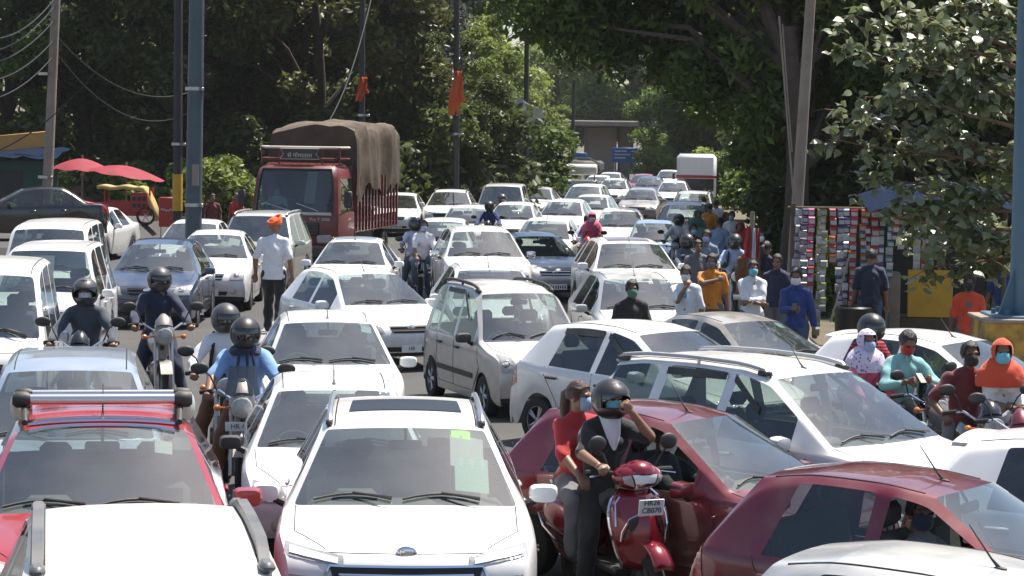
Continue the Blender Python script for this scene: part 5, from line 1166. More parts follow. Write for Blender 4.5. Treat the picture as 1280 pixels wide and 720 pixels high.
def bike_under(lb_person, lb, paint='black', **kw):
    o = car_named(lb_person); return motorbike(lb, o.location, o.rotation_euler.z, paint, scale=o.scale[0], **kw)
bike_under('helmeted rider in dark navy on a motorcycle beside the dark blue hatchback', 'black motorcycle with round mirrors under the rider in dark navy', 'grey')
bike_under('helmeted rider with white mask just above the blue-silver roof', 'motorcycle under the rider with white mask, hidden behind the blue-silver car')
bike_under('helmeted rider in white shirt with black backpack behind the rider in light blue', 'black motorcycle under the rider with the black backpack')
bike_under('helmeted rider in light blue T-shirt, navy sleeves and dark neck scarf', 'dark motorcycle with grey windshield and small plate under the rider in light blue', 'grey', plate='HR 479')
bike_under('rider in lavender T-shirt and black helmet beside the big white car', 'dark motorcycle beside the big white car in the middle pack')
bike_under('rider with black balaclava and lavender shirt left of the white sunroof car', 'red motorcycle under the rider with black balaclava', 'red')
bike_under('distant rider in blue between the small white cars', 'distant motorcycle under the rider in blue')
bike_under('distant rider with brown jacket behind the one in blue', 'distant motorcycle under the rider with brown jacket')
bike_under('helmeted rider in teal jacket left of the man waving a hand', 'motorcycle under the rider in teal jacket')
bike_under('helmeted rider with backpack straps on a black motorcycle with lit-looking headlamp', 'black motorcycle facing the camera behind the man in white shirt', lamp='drl')
bike_under('distant helmeted rider beside the dark grey car', 'distant motorcycle beside the dark grey car')
bike_under('rider in teal shirt and red mask looking down at his phone', 'black motorcycle under the rider in teal shirt')
bike_under('helmeted passenger in red striped top behind the white headscarf', 'motorcycle behind the white headscarf, under the passenger in red stripes')
bike_under('man in maroon T-shirt and black mask on a motorcycle', 'black motorcycle under the man in maroon T-shirt')
bike_under('woman in orange-red headscarf, white top and blue mask at the right frame edge', 'motorcycle under the woman in orange-red headscarf', 'maroon')
# windshield of the light blue rider's motorcycle
o = car_named('dark motorcycle with grey windshield and small plate under the rider in light blue')
mb = MB(); mb.add([(.17*math.sin(a)*(1-.25*v), -.60-.05*math.cos(a)+.13*v, 1.04+.26*v) for v in np.linspace(0, 1, 5) for a in np.linspace(-1.2, 1.2, 9)], [(9*i+k, 9*i+k+1, 9*i+k+10, 9*i+k+9) for i in range(4) for k in range(8)]); obj('windshield', mb.mesh('windshield'), 'dglass', o)

def scooter():
    t = empty('scooter', 'maroon scooter with chrome edging carrying two women', 'scooter', (SCL.x, SCL.y, .004), R(SCA), None, (1.03,)*3)
    # front apron: a shield swept across, its edges bent back
    n, m = 15, 10; V = []
    for j in range(m):
        v = j/(m-1); z = .34 + .58*v; wd = np.interp(v, [0, .25, .6, .85, 1], [.13, .20, .245, .22, .12]); yc = -.60 + .10*v + .05*math.sin(v*math.pi)*-1
        for i in range(n):
            u = -1 + 2*i/(n-1); V.append((u*wd, yc + .16*abs(u)**2.2 - .035*(1-min(1, abs(u)/.35))*math.sin(v*2.6), z))
    mb = MB(); mb.add(V, [(n*j+i, n*j+i+1, n*j+n+i+1, n*j+n+i) for j in range(m-1) for i in range(n-1)]); me = mb.mesh('front_apron'); ap = obj('front_apron', me, 'scooter_red', t); sm = ap.modifiers.new('t', 'SOLIDIFY'); sm.thickness = .02; sm.offset = 0
    for q in (1, -1):
        mb = MB(); mb.tube([(V[n*j + (n-1 if q > 0 else 0)][0]*1.01, V[n*j + (n-1 if q > 0 else 0)][1]-.004, V[n*j][2]) for j in range(m)], .014, 7); obj('chrome_edge', mb.mesh('chrome_edge'), 'chrome', ap)
        bvh = BVHTree.FromPolygons([Vector(v) for v in V], [(n*j+i, n*j+i+1, n*j+n+i+1, n*j+n+i) for j in range(m-1) for i in range(n-1)])
        def on(x, z, o_=.018):
            h = bvh.ray_cast(Vector((x, -3, z)), Vector((0, 1, 0)))[0]; return h + Vector((0, -o_-.008, 0)) if h else Vector((x, -.5, z))
        mb = MB(); g = [on(q*x, z) for x, z in ((.075, .74), (.13, .71), (.17, .62), (.175, .56), (.12, .63), (.085, .69))]; mb.add(g, [tuple(range(6))]); obj('indicator_recess', mb.mesh('indicator_recess', False), 'seal', ap)
        mb = MB(); mb.tube([on(q*x, z, .014) for x, z in ((.07, .755), (.135, .72), (.182, .62), (.185, .55))], .006, 6); obj('chrome_trim', mb.mesh('chrome_trim'), 'chrome', ap)
        mb = MB(); mb.tube([on(q*x, z, .02) for x, z in ((.215, .66), (.21, .74), (.195, .82), (.155, .87))] , .009, 6); obj('chrome_guard', mb.mesh('chrome_guard'), 'chrome', ap)
    # headlamp head
    mb = MB(); mb.ell((0, -.40, 1.02), (.20, .16, .105), 22, 14); mb.ell((0, -.43, 1.05), (.13, .13, .095), 18, 12); ho = obj('handlebar_cowl', mb.mesh('handlebar_cowl'), 'scooter_red', t)
    mbp = Proj([ho.data])
    mb = MB(); patch(mb, mbp, 'front', [(-.055, .925), (.055, .925), (.10, 1.045), (-.10, 1.045)], .006, 10, 6); obj('headlamp', mb.mesh('headlamp', fix=False), 'drl', ho)
    mb = MB(); patch(mb, mbp, 'front', [(-.045, .95), (.045, .95), (.075, .985), (-.075, .985)], .010, 8, 3); obj('reflector', mb.mesh('reflector', fix=False), 'chrome', ho)
    for q in (1, -1):
        mb = MB(); patch(mb, mbp, 'front', [(q*.075, .955), (q*.15, .985), (q*.165, 1.03), (q*.115, 1.045)], .007, 6, 5); obj('indicator', mb.mesh('indicator', fix=False), 'lamp', ho)
        mb = MB(); mb.tube([(q*.15, -.34, 1.03), (q*.24, -.30, 1.05), (q*.36, -.26, 1.04)], [.02, .018, .022], 8); obj('grip', mb.mesh('grip'), 'rubber', t)
        mb = MB(); mb.tube([(q*.22, -.33, 1.04), (q*.36, -.34, 1.02)], .007, 6); obj('brake_lever', mb.mesh('brake_lever'), 'chrome', t)
        mb = MB(); mb.tube([(q*.19, -.31, 1.06), (q*.25, -.33, 1.18), (q*.29, -.33, 1.22)], .008, 6); mb.ell((q*.30, -.33, 1.265), (.075, .022, .062), 16, 10); obj('mirror', mb.mesh('mirror'), 'plastic', t)
    # plate
    pp = on(0, .80, .055); mb = MB(); mb.box((0, pp.y, .815), (.21, .012, .125), Matrix.Rotation(.12, 3, 'X'), bev=.004); po = obj('number_plate', mb.mesh('number_plate'), 'plate', t)
    x = obj('plate_letters', TXT[('HR26\nCB070', .075)], 'ink', po, (0, pp.y-.012, .822)); x.rotation_euler = (R(90+7), 0, 0); x.scale = (.78,)*3
    # mudguard, wheels
    mb = MB(); na = 12; mb.add([(x*(.085), -.62+.285*math.cos(a) - .03*(1-x*x)*math.cos(a-1.5), .26+.29*math.sin(a)+.02*(1-x*x)) for a in np.linspace(.35, 2.75, na) for x in np.linspace(-1, 1, 7)], [(7*i+k, 7*i+k+1, 7*i+k+8, 7*i+k+7) for i in range(na-1) for k in range(6)])
    fo = obj('mudguard', mb.mesh('mudguard'), 'scooter_red', t); sm = fo.modifiers.new('t', 'SOLIDIFY'); sm.thickness = .01
    for y_ in (-.62, .62):
        w_ = bpy.data.objects.new('wheel', None); COL.objects.link(w_); w_.parent = t; w_.location = (0, y_, .225)
        mb = MB(); mb.lathe([(.14, -.045), (.19, -.055), (.225, -.02), (.225, .02), (.19, .055), (.14, .045)], 'x', 24); obj('tyre', mb.mesh('tyre'), 'rubber', w_)
        mb = MB(); mb.lathe([(.145, -.04), (.145, .04), (.10, .03), (.001, .045)], 'x', 20); obj('rim', mb.mesh('rim'), 'steel', w_)
    mb = MB(); mb.tube([(0, -.42, .95), (0, -.62, .24)], .04, 10); obj('steering_column', mb.mesh('steering_column'), 'plastic', t)
    mb = MB(); mb.box((0, -.15, .30), (.36, .50, .07), bev=.02); obj('footboard', mb.mesh('footboard'), 'plastic', t)
    for q in (1, -1):
        mb = MB(); mb.tube([(q*.09, .10, .45), (q*.14, .30, .56), (q*.155, .55, .60), (q*.11, .85, .62), (q*.05, .98, .62)], [.10, .165, .165, .12, .03], 14); so = obj('side_panel', mb.mesh('side_panel'), 'scooter_red', t)
        mb = MB(); mb.tube([(q*.24, .12, .36), (q*.305, .38, .43), (q*.30, .62, .50), (q*.22, .88, .56)], .010, 6); obj('chrome_trim', mb.mesh('chrome_trim'), 'chrome', so)
    mb = MB(); mb.tube([(0, .02, .74), (0, .2, .79), (0, .5, .80), (0, .8, .82), (0, .90, .79)], [.08, .15, .155, .14, .05], 14); obj('seat', mb.mesh('seat'), 'seat', t)
    mb = MB(); mb.tube([(-.13, .80, .80), (-.13, .98, .90), (.13, .98, .90), (.13, .80, .80)], .016, 8); obj('grab_rail', mb.mesh('grab_rail'), 'alu', t)
    mb = MB(); mb.box((0, 1.0, .62), (.2, .05, .1), bev=.02); obj('tail_light', mb.mesh('tail_light'), 'tail', t)
scooter()
# phones in hands
for nm, lb, p_, per, rz in (('phone', 'black phone held by the man in blue shirt', (.03, -.36, 1.20), PH, .2), ('phone', 'phone in the hands of the rider in teal', (0, -.27, 1.21), TEAL, 0)):
    mb = MB(); mb.box((0, 0, 0), (.075, .010, .15), Matrix.Rotation(-.9, 3, 'X'), bev=.004); o = obj(nm, mb.mesh(nm), 'seal', None)
    mt = world_of(per); v = mt @ Vector(p_); o.location = v; o.rotation_euler.z = per.rotation_euler.z + rz; tag(o, lb, 'phone')

# ------------------------------------------------------------------ the truck
M['tarp'] = mat('brown_tarpaulin', (.050, .033, .022), .85, var=.7, scale=1.6, var_col=(.10, .070, .046), bump=.6, bscale=7, dust=.25)
M['truck_glass'] = glass_mat('truck_windscreen', (.38, .48, .46), .06, refl=.03)
M['cream_stripe'] = mat('cream_stripe', (.62, .58, .50), .6, dust=.2)
M['dark_steel'] = mat('dark_painted_steel', (.03, .03, .032), .55, dust=.3)
def truck():
    c = at_y(367, 300, 62.5); t = empty('truck', 'red truck with brown tarpaulin over its load and a lettered sign above the cab', 'truck', (c.x, c.y, .004), R(-9), None, (1.05, 1.05, .98))
    # local: front plane at y = 0, cab to y = 1.7, body 1.85 .. 7.0
    W = 1.14; zs = [.55, .80, 1.15, 1.42, 1.55, 2.00, 2.45, 2.70, 2.82]; fy = [.06, .02, .0, .02, .05, .14, .24, .33, .46]
    wz = [1.10, 1.14, 1.15, 1.15, 1.14, 1.11, 1.07, 1.02, .92]
    V = []; F = []
    for z, y, w_ in zip(zs, fy, wz): V += [(-w_, 1.7, z), (-w_, y+.22, z), (-w_*.97, y+.06, z), (-w_*.86, y, z), (w_*.86, y, z), (w_*.97, y+.06, z), (w_, y+.22, z), (w_, 1.7, z)]
    hole = {(5, 3), (6, 3), (4, 3)}; side = {(4, 0), (5, 0), (6, 0), (4, 6), (5, 6), (6, 6)}
    for j in range(len(zs)-1):
        for k in range(7):
            if (j, k) in hole: continue
            if (j, k) in ((5, 0), (5, 6), (4, 0), (4, 6)): continue
            F.append((8*j+k, 8*j+k+1, 8*j+k+9, 8*j+k+8))
    F.append(tuple(8*8+k for k in range(8))); F.append((0, 7, 8*8+7, 8*8)) if False else None
    mb = MB(); mb.add(V, F); cab = obj('cab', mb.mesh('cab'), 'truck_red', t)
    # roof crown and back wall
    mb = MB(); mb.box((0, 1.68, 1.68), (2.16, .05, 2.2)); obj('cab_back', mb.mesh('cab_back', False), 'dash', t)
    mb = MB()
    for x in np.linspace(-.85, .85, 9): mb.tube([(x, .46, 2.80), (x, .9, 2.845), (x, 1.6, 2.84)], .022, 6)
    obj('roof_ribs', mb.mesh('roof_ribs'), 'truck_red', cab)
    mb = MB(); g = [V[8*4+3], V[8*4+4], V[8*5+4], V[8*5+3], V[8*6+4], V[8*6+3], V[8*7+4], V[8*7+3]]; mb.add(g, [(0, 1, 2, 3), (3, 2, 4, 5), (5, 4, 6, 7)]); obj('windshield', mb.mesh('windshield'), 'truck_glass', t)
    mb = MB(); pts = [Vector(v)+Vector((0, -.012, 0)) for v in (g[0], g[1], g[2], g[4], g[6], g[7], g[5], g[3], g[0])]; mb.tube(pts, .030, 6); obj('window_seal', mb.mesh('window_seal'), 'seal', t)
    for q in (1, -1):
        k0 = 0 if q < 0 else 6; mb = MB(); a = [V[8*4+k0], V[8*4+k0+1], V[8*5+k0+1], V[8*5+k0], V[8*6+k0+1], V[8*6+k0]]; mb.add(a, [(0, 1, 2, 3), (3, 2, 4, 5)]); obj('side_window', mb.mesh('side_window'), 'sglass', t)
        mb = MB(); mb.tube([(q*1.12, .22, 1.5), (q*1.34, .08, 1.62), (q*1.34, .08, 2.2), (q*1.10, .25, 2.45)], .018, 6); mb.box((q*1.36, .08, 1.92), (.20, .06, .44), bev=.025); obj('mirror', mb.mesh('mirror'), 'plastic', t)
        mb = MB(); mb.box((q*.78, -.02, .86), (.38, .08, .24), bev=.04); obj('headlight', mb.mesh('headlight'), 'lamp', t)
        mb = MB(); mb.box((q*1.0, -.02, .86), (.12, .09, .16), bev=.03); obj('indicator', mb.mesh('indicator'), 'amber', t)
    mb = MB(); mb.box((0, .03, 1.53), (1.92, .05, .09), bev=.02); obj('cream_band', mb.mesh('cream_band'), 'cream_stripe', t)
    mb = MB(); mb.box((0, -.01, 1.12), (1.3, .06, .34), bev=.02); gr = obj('grille', mb.mesh('grille'), 'seal', t)
    for j in range(4): mb = MB(); mb.box((0, -.05, 1.0+.08*j), (1.24, .03, .028), bev=.008); obj('grille_bar', mb.mesh('grille_bar'), 'dark_steel', gr)
    mb = MB(); mb.box((0, -.08, .52), (2.24, .22, .34), bev=.06); obj('bumper', mb.mesh('bumper'), 'dark_steel', t)
    mb = MB(); mb.box((0, -.20, .50), (.5, .012, .12)); po = obj('number_plate', mb.mesh('number_plate'), 'yplate', t)
    x = obj('plate_letters', TXT[('HR', .085)], 'ink', po, (0, -.208, .5)); x.rotation_euler = (R(90), 0, 0)
    x = obj('badge_letters', TXT['truck_badge'], 'cream_stripe', t, (.66, -.008, 1.38)); x.rotation_euler = (R(88), 0, 0)
    for x0, x1 in ((-.1, -.75), (.62, .05)): mb = MB(); mb.tube([(x0, -.0+.03, 1.60), (x1, .06, 1.80)], .014, 5); obj('wiper', mb.mesh('wiper'), 'steel', t)
    mb = MB(); mb.add([(.22, .10, 1.80), (.50, .10, 1.80), (.53, .30, 2.62), (.28, .30, 2.62)], [(0, 1, 2, 3)]); obj('windscreen_sheet', mb.mesh('windscreen_sheet', False), 'paper', t)
    mb = MB(); mb.box((0, .50, 1.45), (2.0, .5, .16), bev=.04); obj('dashboard', mb.mesh('dashboard'), 'dash', t)
    mb = MB(); cc = Vector((-.52, .55, 1.72)); rt = Matrix.Rotation(R(35), 3, 'X'); mb.tube([cc + rt @ Vector((.22*math.cos(a), .22*math.sin(a), 0)) for a in np.linspace(0, 2*math.pi, 22)], .018, 6, cap=False); mb.tube([cc, cc+rt @ Vector((0, .0, -.3))], .02, 6); mb.tube([cc + rt @ Vector((-.21, 0, 0)), cc + rt @ Vector((.21, 0, 0))], .015, 6); obj('steering_wheel', mb.mesh('steering_wheel'), 'interior', t)
    mb = MB(); mb.box((-.52, 1.1, 1.30), (.55, .5, .14), bev=.04); mb.box((-.52, 1.38, 1.62), (.5, .12, .6), bev=.04); mb.box((.45, 1.1, 1.3), (.9, .5, .14), bev=.04); mb.box((.45, 1.38, 1.62), (.9, .12, .6), bev=.04); mb.box((0, 1.28, 1.2), (1.9, .7, .08)); obj('bench_seat', mb.mesh('bench_seat'), 'seat', t)
    # rack above the cab
    for z, r_ in ((3.28, .035), (2.98, .028)):
        mb = MB(); mb.tube([(-1.05, 1.5, z), (-1.02, .75, z), (-.9, .62, z), (.9, .62, z), (1.02, .75, z), (1.05, 1.5, z)], r_, 8); obj('rack_rail', mb.mesh('rack_rail'), 'truck_red' if r_ < .03 else 'cream_stripe', t)
    for x in (-1.0, -.55, .55, 1.0): mb = MB(); mb.tube([(x, .66, 2.82), (x, .66, 3.28)], .025, 6); obj('rack_post', mb.mesh('rack_post'), 'truck_red', t)
    mb = MB(); sx = [(-.50, 2.97), (.50, 2.97), (.42, 3.11), (.50, 3.25), (-.50, 3.25), (-.42, 3.11)]; mb.add([(x, .565, z) for x, z in sx] + [(x, .595, z) for x, z in sx], [tuple(range(6))[::-1], tuple(range(6, 12))] + [(i, (i+1) % 6, 6+(i+1) % 6, 6+i) for i in range(6)]); so = obj('sign_board', mb.mesh('sign_board', False), 'dark_steel', t)
    mb = MB(); mb.tube([(x, .555, z) for x, z in sx + sx[:1]], .009, 5); obj('sign_border', mb.mesh('sign_border'), 'cream_stripe', so)
    x = obj('sign_letters', TXT['truck_sign'], 'cream_stripe', so, (0, .545, 3.05)); x.rotation_euler = (R(90), 0, 0)
    # chassis, load body
    mb = MB(); mb.box((0, 3.6, .75), (.9, 6.6, .25)); obj('chassis', mb.mesh('chassis', False), 'dark_steel', t)
    mb = MB(); mb.box((0, 4.4, 1.02), (2.30, 5.2, .14), bev=.02); obj('load_floor', mb.mesh('load_floor'), 'truck_red', t)
    for q in (1, -1):
        for z in (1.3, 1.75, 2.2): mb = MB(); mb.box((q*1.13, 4.4, z), (.035, 5.1, .16)); obj('side_board', mb.mesh('side_board', False), 'truck_red', t)
        for i in range(14): mb = MB(); mb.box((q*1.165, 1.95+i*.38, 1.75), (.05, .085, 1.5)); obj('stake', mb.mesh('stake', False), 'truck_red', t)
    mb = MB(); mb.box((0, 1.84, 2.0), (2.28, .05, 2.0)); obj('headboard', mb.mesh('headboard', False), 'truck_red', t)
    # tarpaulin: draped sheet with sag and folds
    nu, nv = 44, 40; V = []
    prof = [(-1.20, 1.9), (-1.21, 2.35), (-1.20, 2.9), (-1.17, 3.5), (-1.08, 3.74), (-.7, 3.84), (0, 3.90), (.7, 3.84), (1.08, 3.74), (1.17, 3.5), (1.20, 2.9), (1.22, 2.35), (1.22, 2.05)]
    pt = np.linspace(0, len(prof)-1, nu)
    for j in range(nv):
        y = 1.78 + 5.3*j/(nv-1)
        for i in range(nu):
            x = np.interp(pt[i], range(len(prof)), [a for a, b in prof]); z = np.interp(pt[i], range(len(prof)), [b for a, b in prof])
            f = noise.noise(Vector((x*1.2, y*1.4, z*.6)))*.16 + .045*math.sin(y*7+2*noise.noise(Vector((y, z, 0))))*(1 if abs(x) > 1.0 else .5) + .05*noise.noise(Vector((x*3, y*2.2, 5)))
            low = max(0, 2.9-z)*.5
            sagz = -.05*math.sin((y-1.78)*2.4)**2 + .10*min(1, (y-1.78)/1.2)
            V.append((x*(1+f*.6) , y, z + f + sagz*(1 if z > 3 else .2) + (low*noise.noise(Vector((y*2.1, 3, x)))*.9)))
    Fq = [(nu*j+i, nu*j+i+1, nu*j+nu+i+1, nu*j+nu+i) for j in range(nv-1) for i in range(nu-1)]
    # front flap
    base = len(V); ny = 12
    for k in range(ny):
        v = k/(ny-1)
        for i in range(nu): x, y, z = V[i]; V.append((x*(1-.02*v), y - .02 - .05*math.sin(v*3+x*2)*v + .03*noise.noise(Vector((x*3, v*3, 1))), z*(1-v) + min(z, 2.75)*v))
    Fq += [(base+nu*k+i, base+nu*k+i+1, base+nu*k+nu+i+1, base+nu*k+nu+i) for k in range(ny-1) for i in range(nu-1)]
    mb = MB(); mb.add(V, Fq); obj('tarpaulin', mb.mesh('tarpaulin'), 'tarp', t)
    for y_, z_ in ((.95, .46), (5.6, .46)):
        for q in (1, -1):
            w_ = bpy.data.objects.new('wheel', None); COL.objects.link(w_); w_.parent = t; w_.location = (q*.98, y_, z_); w_.rotation_euler.z = 0 if q > 0 else math.pi
            mb = MB(); mb.lathe([(.26, -.13), (.40, -.14), (.46, -.09), (.46, .09), (.40, .14), (.26, .13)], 'x', 26); obj('tyre', mb.mesh('tyre'), 'rubber', w_)
            mb = MB(); mb.lathe([(.27, -.1), (.27, .1), (.2, .04), (.12, .08), (.001, .09)], 'x', 20); obj('rim', mb.mesh('rim'), 'steel', w_)
    CARS.append(('truck', c.x + math.sin(R(9))*3.5, c.y + math.cos(R(9))*3.5, R(-9), 7.3, 2.5))
truck()

# ------------------------------------------------------------------ divider under the walking man
mb = MB(); mb.box((TURBAN[0], TURBAN[1]+.6, (TURBAN[2]+.004)/2+.002), (.55, 5.0, max(TURBAN[2], .06)-.004), bev=.03); o = mb.build('road_divider', 'kerbstone'); tag(o, 'low concrete road divider under the man in the orange turban', 'divider')

# ------------------------------------------------------------------ trees
def leaf_mat(key, a, b, trans=.35, rough=.45, spec=.4):
    m = bpy.data.materials.new(key); m.use_nodes = True; n = m.node_tree.nodes; l = m.node_tree.links; bs = n['Principled BSDF']
    at_ = n.new('ShaderNodeAttribute'); at_.attribute_name = 'tone'; oi = n.new('ShaderNodeObjectInfo')
    mx = n.new('ShaderNodeMix'); mx.data_type = 'RGBA'; mx.inputs[6].default_value = (*a, 1); mx.inputs[7].default_value = (*b, 1); l.new(at_.outputs['Fac'], mx.inputs[0])
    hs = n.new('ShaderNodeHueSaturation'); mr = n.new('ShaderNodeMapRange'); mr.inputs[3].default_value = .8; mr.inputs[4].default_value = 1.25; l.new(oi.outputs['Random'], mr.inputs[0]); l.new(mr.outputs[0], hs.inputs['Value']); l.new(mx.outputs[2], hs.inputs['Color'])
    l.new(hs.outputs[0], bs.inputs['Base Color']); bs.inputs['Roughness'].default_value = rough; bs.inputs['Specular IOR Level'].default_value = spec
    tr = n.new('ShaderNodeBsdfTranslucent'); l.new(hs.outputs[0], tr.inputs[0]); ms = n.new('ShaderNodeMixShader'); ms.inputs[0].default_value = trans
    l.new(bs.outputs[0], ms.inputs[1]); l.new(tr.outputs[0], ms.inputs[2]); l.new(ms.outputs[0], n['Material Output'].inputs[0]); M[key] = m; return m
leaf_mat('leaf_dark', (.030, .046, .012), (.115, .140, .034), .42); leaf_mat('leaf_mid', (.055, .10, .018), (.15, .21, .035), .48)
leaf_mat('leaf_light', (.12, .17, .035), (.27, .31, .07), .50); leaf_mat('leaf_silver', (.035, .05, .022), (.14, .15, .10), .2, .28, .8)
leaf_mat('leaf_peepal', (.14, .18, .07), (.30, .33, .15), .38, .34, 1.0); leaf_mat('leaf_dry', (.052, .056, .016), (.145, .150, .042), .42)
M['bark'] = mat('bark', (.075, .055, .040), .95, var=.6, scale=5, bump=1.0, bscale=14); M['barkp'] = mat('reddish_bark', (.16, .10, .065), .9, var=.5, scale=8, bump=.6, bscale=20)
def leaves_mesh(name, pts, nrm, size, tone, elong=1.7, droop=0.0):
    n = len(pts); up = rng.normal(size=(n, 3)); t = np.cross(nrm, up); t /= np.linalg.norm(t, axis=1)[:, None]+1e-9
    if droop: t[:, 2] -= droop; t /= np.linalg.norm(t, axis=1)[:, None]+1e-9
    b = np.cross(nrm, t); b /= np.linalg.norm(b, axis=1)[:, None]+1e-9
    s = (size*rng.uniform(.6, 1.3, n))[:, None]
    fold = nrm*s*.18
    v = np.stack([pts - t*s*elong*.5, pts + b*s*.5 - fold, pts + t*s*elong*.5, pts - b*s*.5 - fold], 1).reshape(-1, 3)
    me = bpy.data.meshes.new(name); i = np.arange(n)*4
    me.vertices.add(n*4); me.vertices.foreach_set('co', v.ravel().astype(np.float32))
    fl = np.stack([i, i+1, i+2, i, i+2, i+3], 1).ravel(); me.loops.add(n*6); me.loops.foreach_set('vertex_index', fl.astype(np.int32))
    me.polygons.add(n*2); me.polygons.foreach_set('loop_start', np.arange(n*2, dtype=np.int32)*3); me.update(calc_edges=True)
    at_ = me.attributes.new('tone', 'FLOAT', 'FACE'); at_.data.foreach_set('value', np.repeat(np.clip(tone, 0, 1), 2).astype(np.float32)); return me
def crown(name, clusters, n, size, spread, droop=0.0, elong=1.7):
    c = np.array([q[:3] for q in clusters]); r = np.array([q[3] for q in clusters]); wgt = r**2; wgt /= wgt.sum()
    k = rng.choice(len(c), n, p=wgt); d = rng.normal(size=(n, 3)); d /= np.linalg.norm(d, axis=1)[:, None]
    rad = r[k]*np.power(rng.uniform(.05, 1, n), .55)*spread; pts = c[k] + d*rad[:, None]*np.array([1, 1, .72])
    if droop: pts[:, 2] -= droop*rng.uniform(0, 1, n)**2*r[k]
    nr = rng.normal(size=(n, 3))*.75 + np.array([0, 0, .75]) + d*.35; nr /= np.linalg.norm(nr, axis=1)[:, None]
    tone = rng.uniform(0, 1, n)*.6 + rng.uniform(0, .4, len(c))[k]
    return leaves_mesh(name, pts, nr, size, tone, elong, droop*.6)
def limbs(h, cl, r0, lean=0):
    mb = MB(); n = 7; pts = [Vector((lean*t*t + .15*math.sin(t*4), .12*math.sin(t*5+1), h*t)) for t in np.linspace(0, 1, n)]
    mb.tube(pts, [r0*(1.25 if i == 0 else 1-.6*i/(n-1)) for i in range(n)], 9)
    for q in cl:
        e = Vector(q[:3]); i = min(n-2, max(2, int(n*min(.9, e.z/h*.6)))); p0 = pts[i]; m_ = p0.lerp(e, .5) + Vector((0, 0, .12*(e-p0).length))
        mb.tube([p0, p0.lerp(m_, .5), m_, e], [r0*.42, r0*.30, r0*.2, r0*.05], 6)
    return mb
def cluster_set(seed, n, rad, cz, cr, hollow=.35):
    g = np.random.default_rng(seed); out = []
    while len(out) < n:
        d = g.normal(size=3); d /= np.linalg.norm(d); t = g.uniform(hollow, 1)**.6
        out.append((d[0]*rad[0]*t, d[1]*rad[1]*t, cz + d[2]*rad[2]*t, g.uniform(*cr)))
    return out
TP = {}
for key, sd_, n, rad, cz, cr, nl, sz, spread, droop, el_ in (('broad', 1, 60, (4.9, 4.4, 5.3), 7.6, (.55, 1.35), 32000, .15, 1.0, 0, 1.8), ('broadb', 2, 54, (4.2, 4.4, 5.8), 7.8, (.5, 1.3), 30000, .15, 1.0, .3, 2.0), ('tall', 3, 40, (2.8, 2.8, 6.4), 9.0, (.7, 1.2), 22000, .15, 1.0, .3, 2.0),
        ('fringe', 4, 54, (5.2, 5.0, 2.7), 6.6, (.8, 1.5), 34000, .125, 1.0, .9, 2.4), ('shrub', 5, 16, (1.3, 1.0, .9), 1.1, (.4, .7), 7000, .09, 1.0, 0, 1.8), ('far', 6, 34, (5.0, 4.6, 5.0), 7.2, (1.1, 2.0), 12000, .30, 1.0, 0, 1.6)):
    cl = cluster_set(sd_, n, rad, cz, cr); TP[key] = (crown(key+'_crown', cl, nl, sz, spread, droop, el_), limbs(cz-.2, cl[::max(1, len(cl)//12)], .30 if key not in ('shrub',) else .05).mesh(key+'_trunk'))
def tree(lb, kind, x, y, m='leaf_dark', s=1.0, rz=None, z=0, group='trees along the road', cat='tree', name='tree', sz=None):
    t = empty(name, lb, cat, (x, y, z), rng.uniform(0, 6.28) if rz is None else rz, group, (s, s, sz or s))
    c = obj('crown', TP[kind][0], M[m], t); obj('trunk', TP[kind][1], M['bark'], t); return t
def tpx(px, d): return at_y(px, 165, d).x
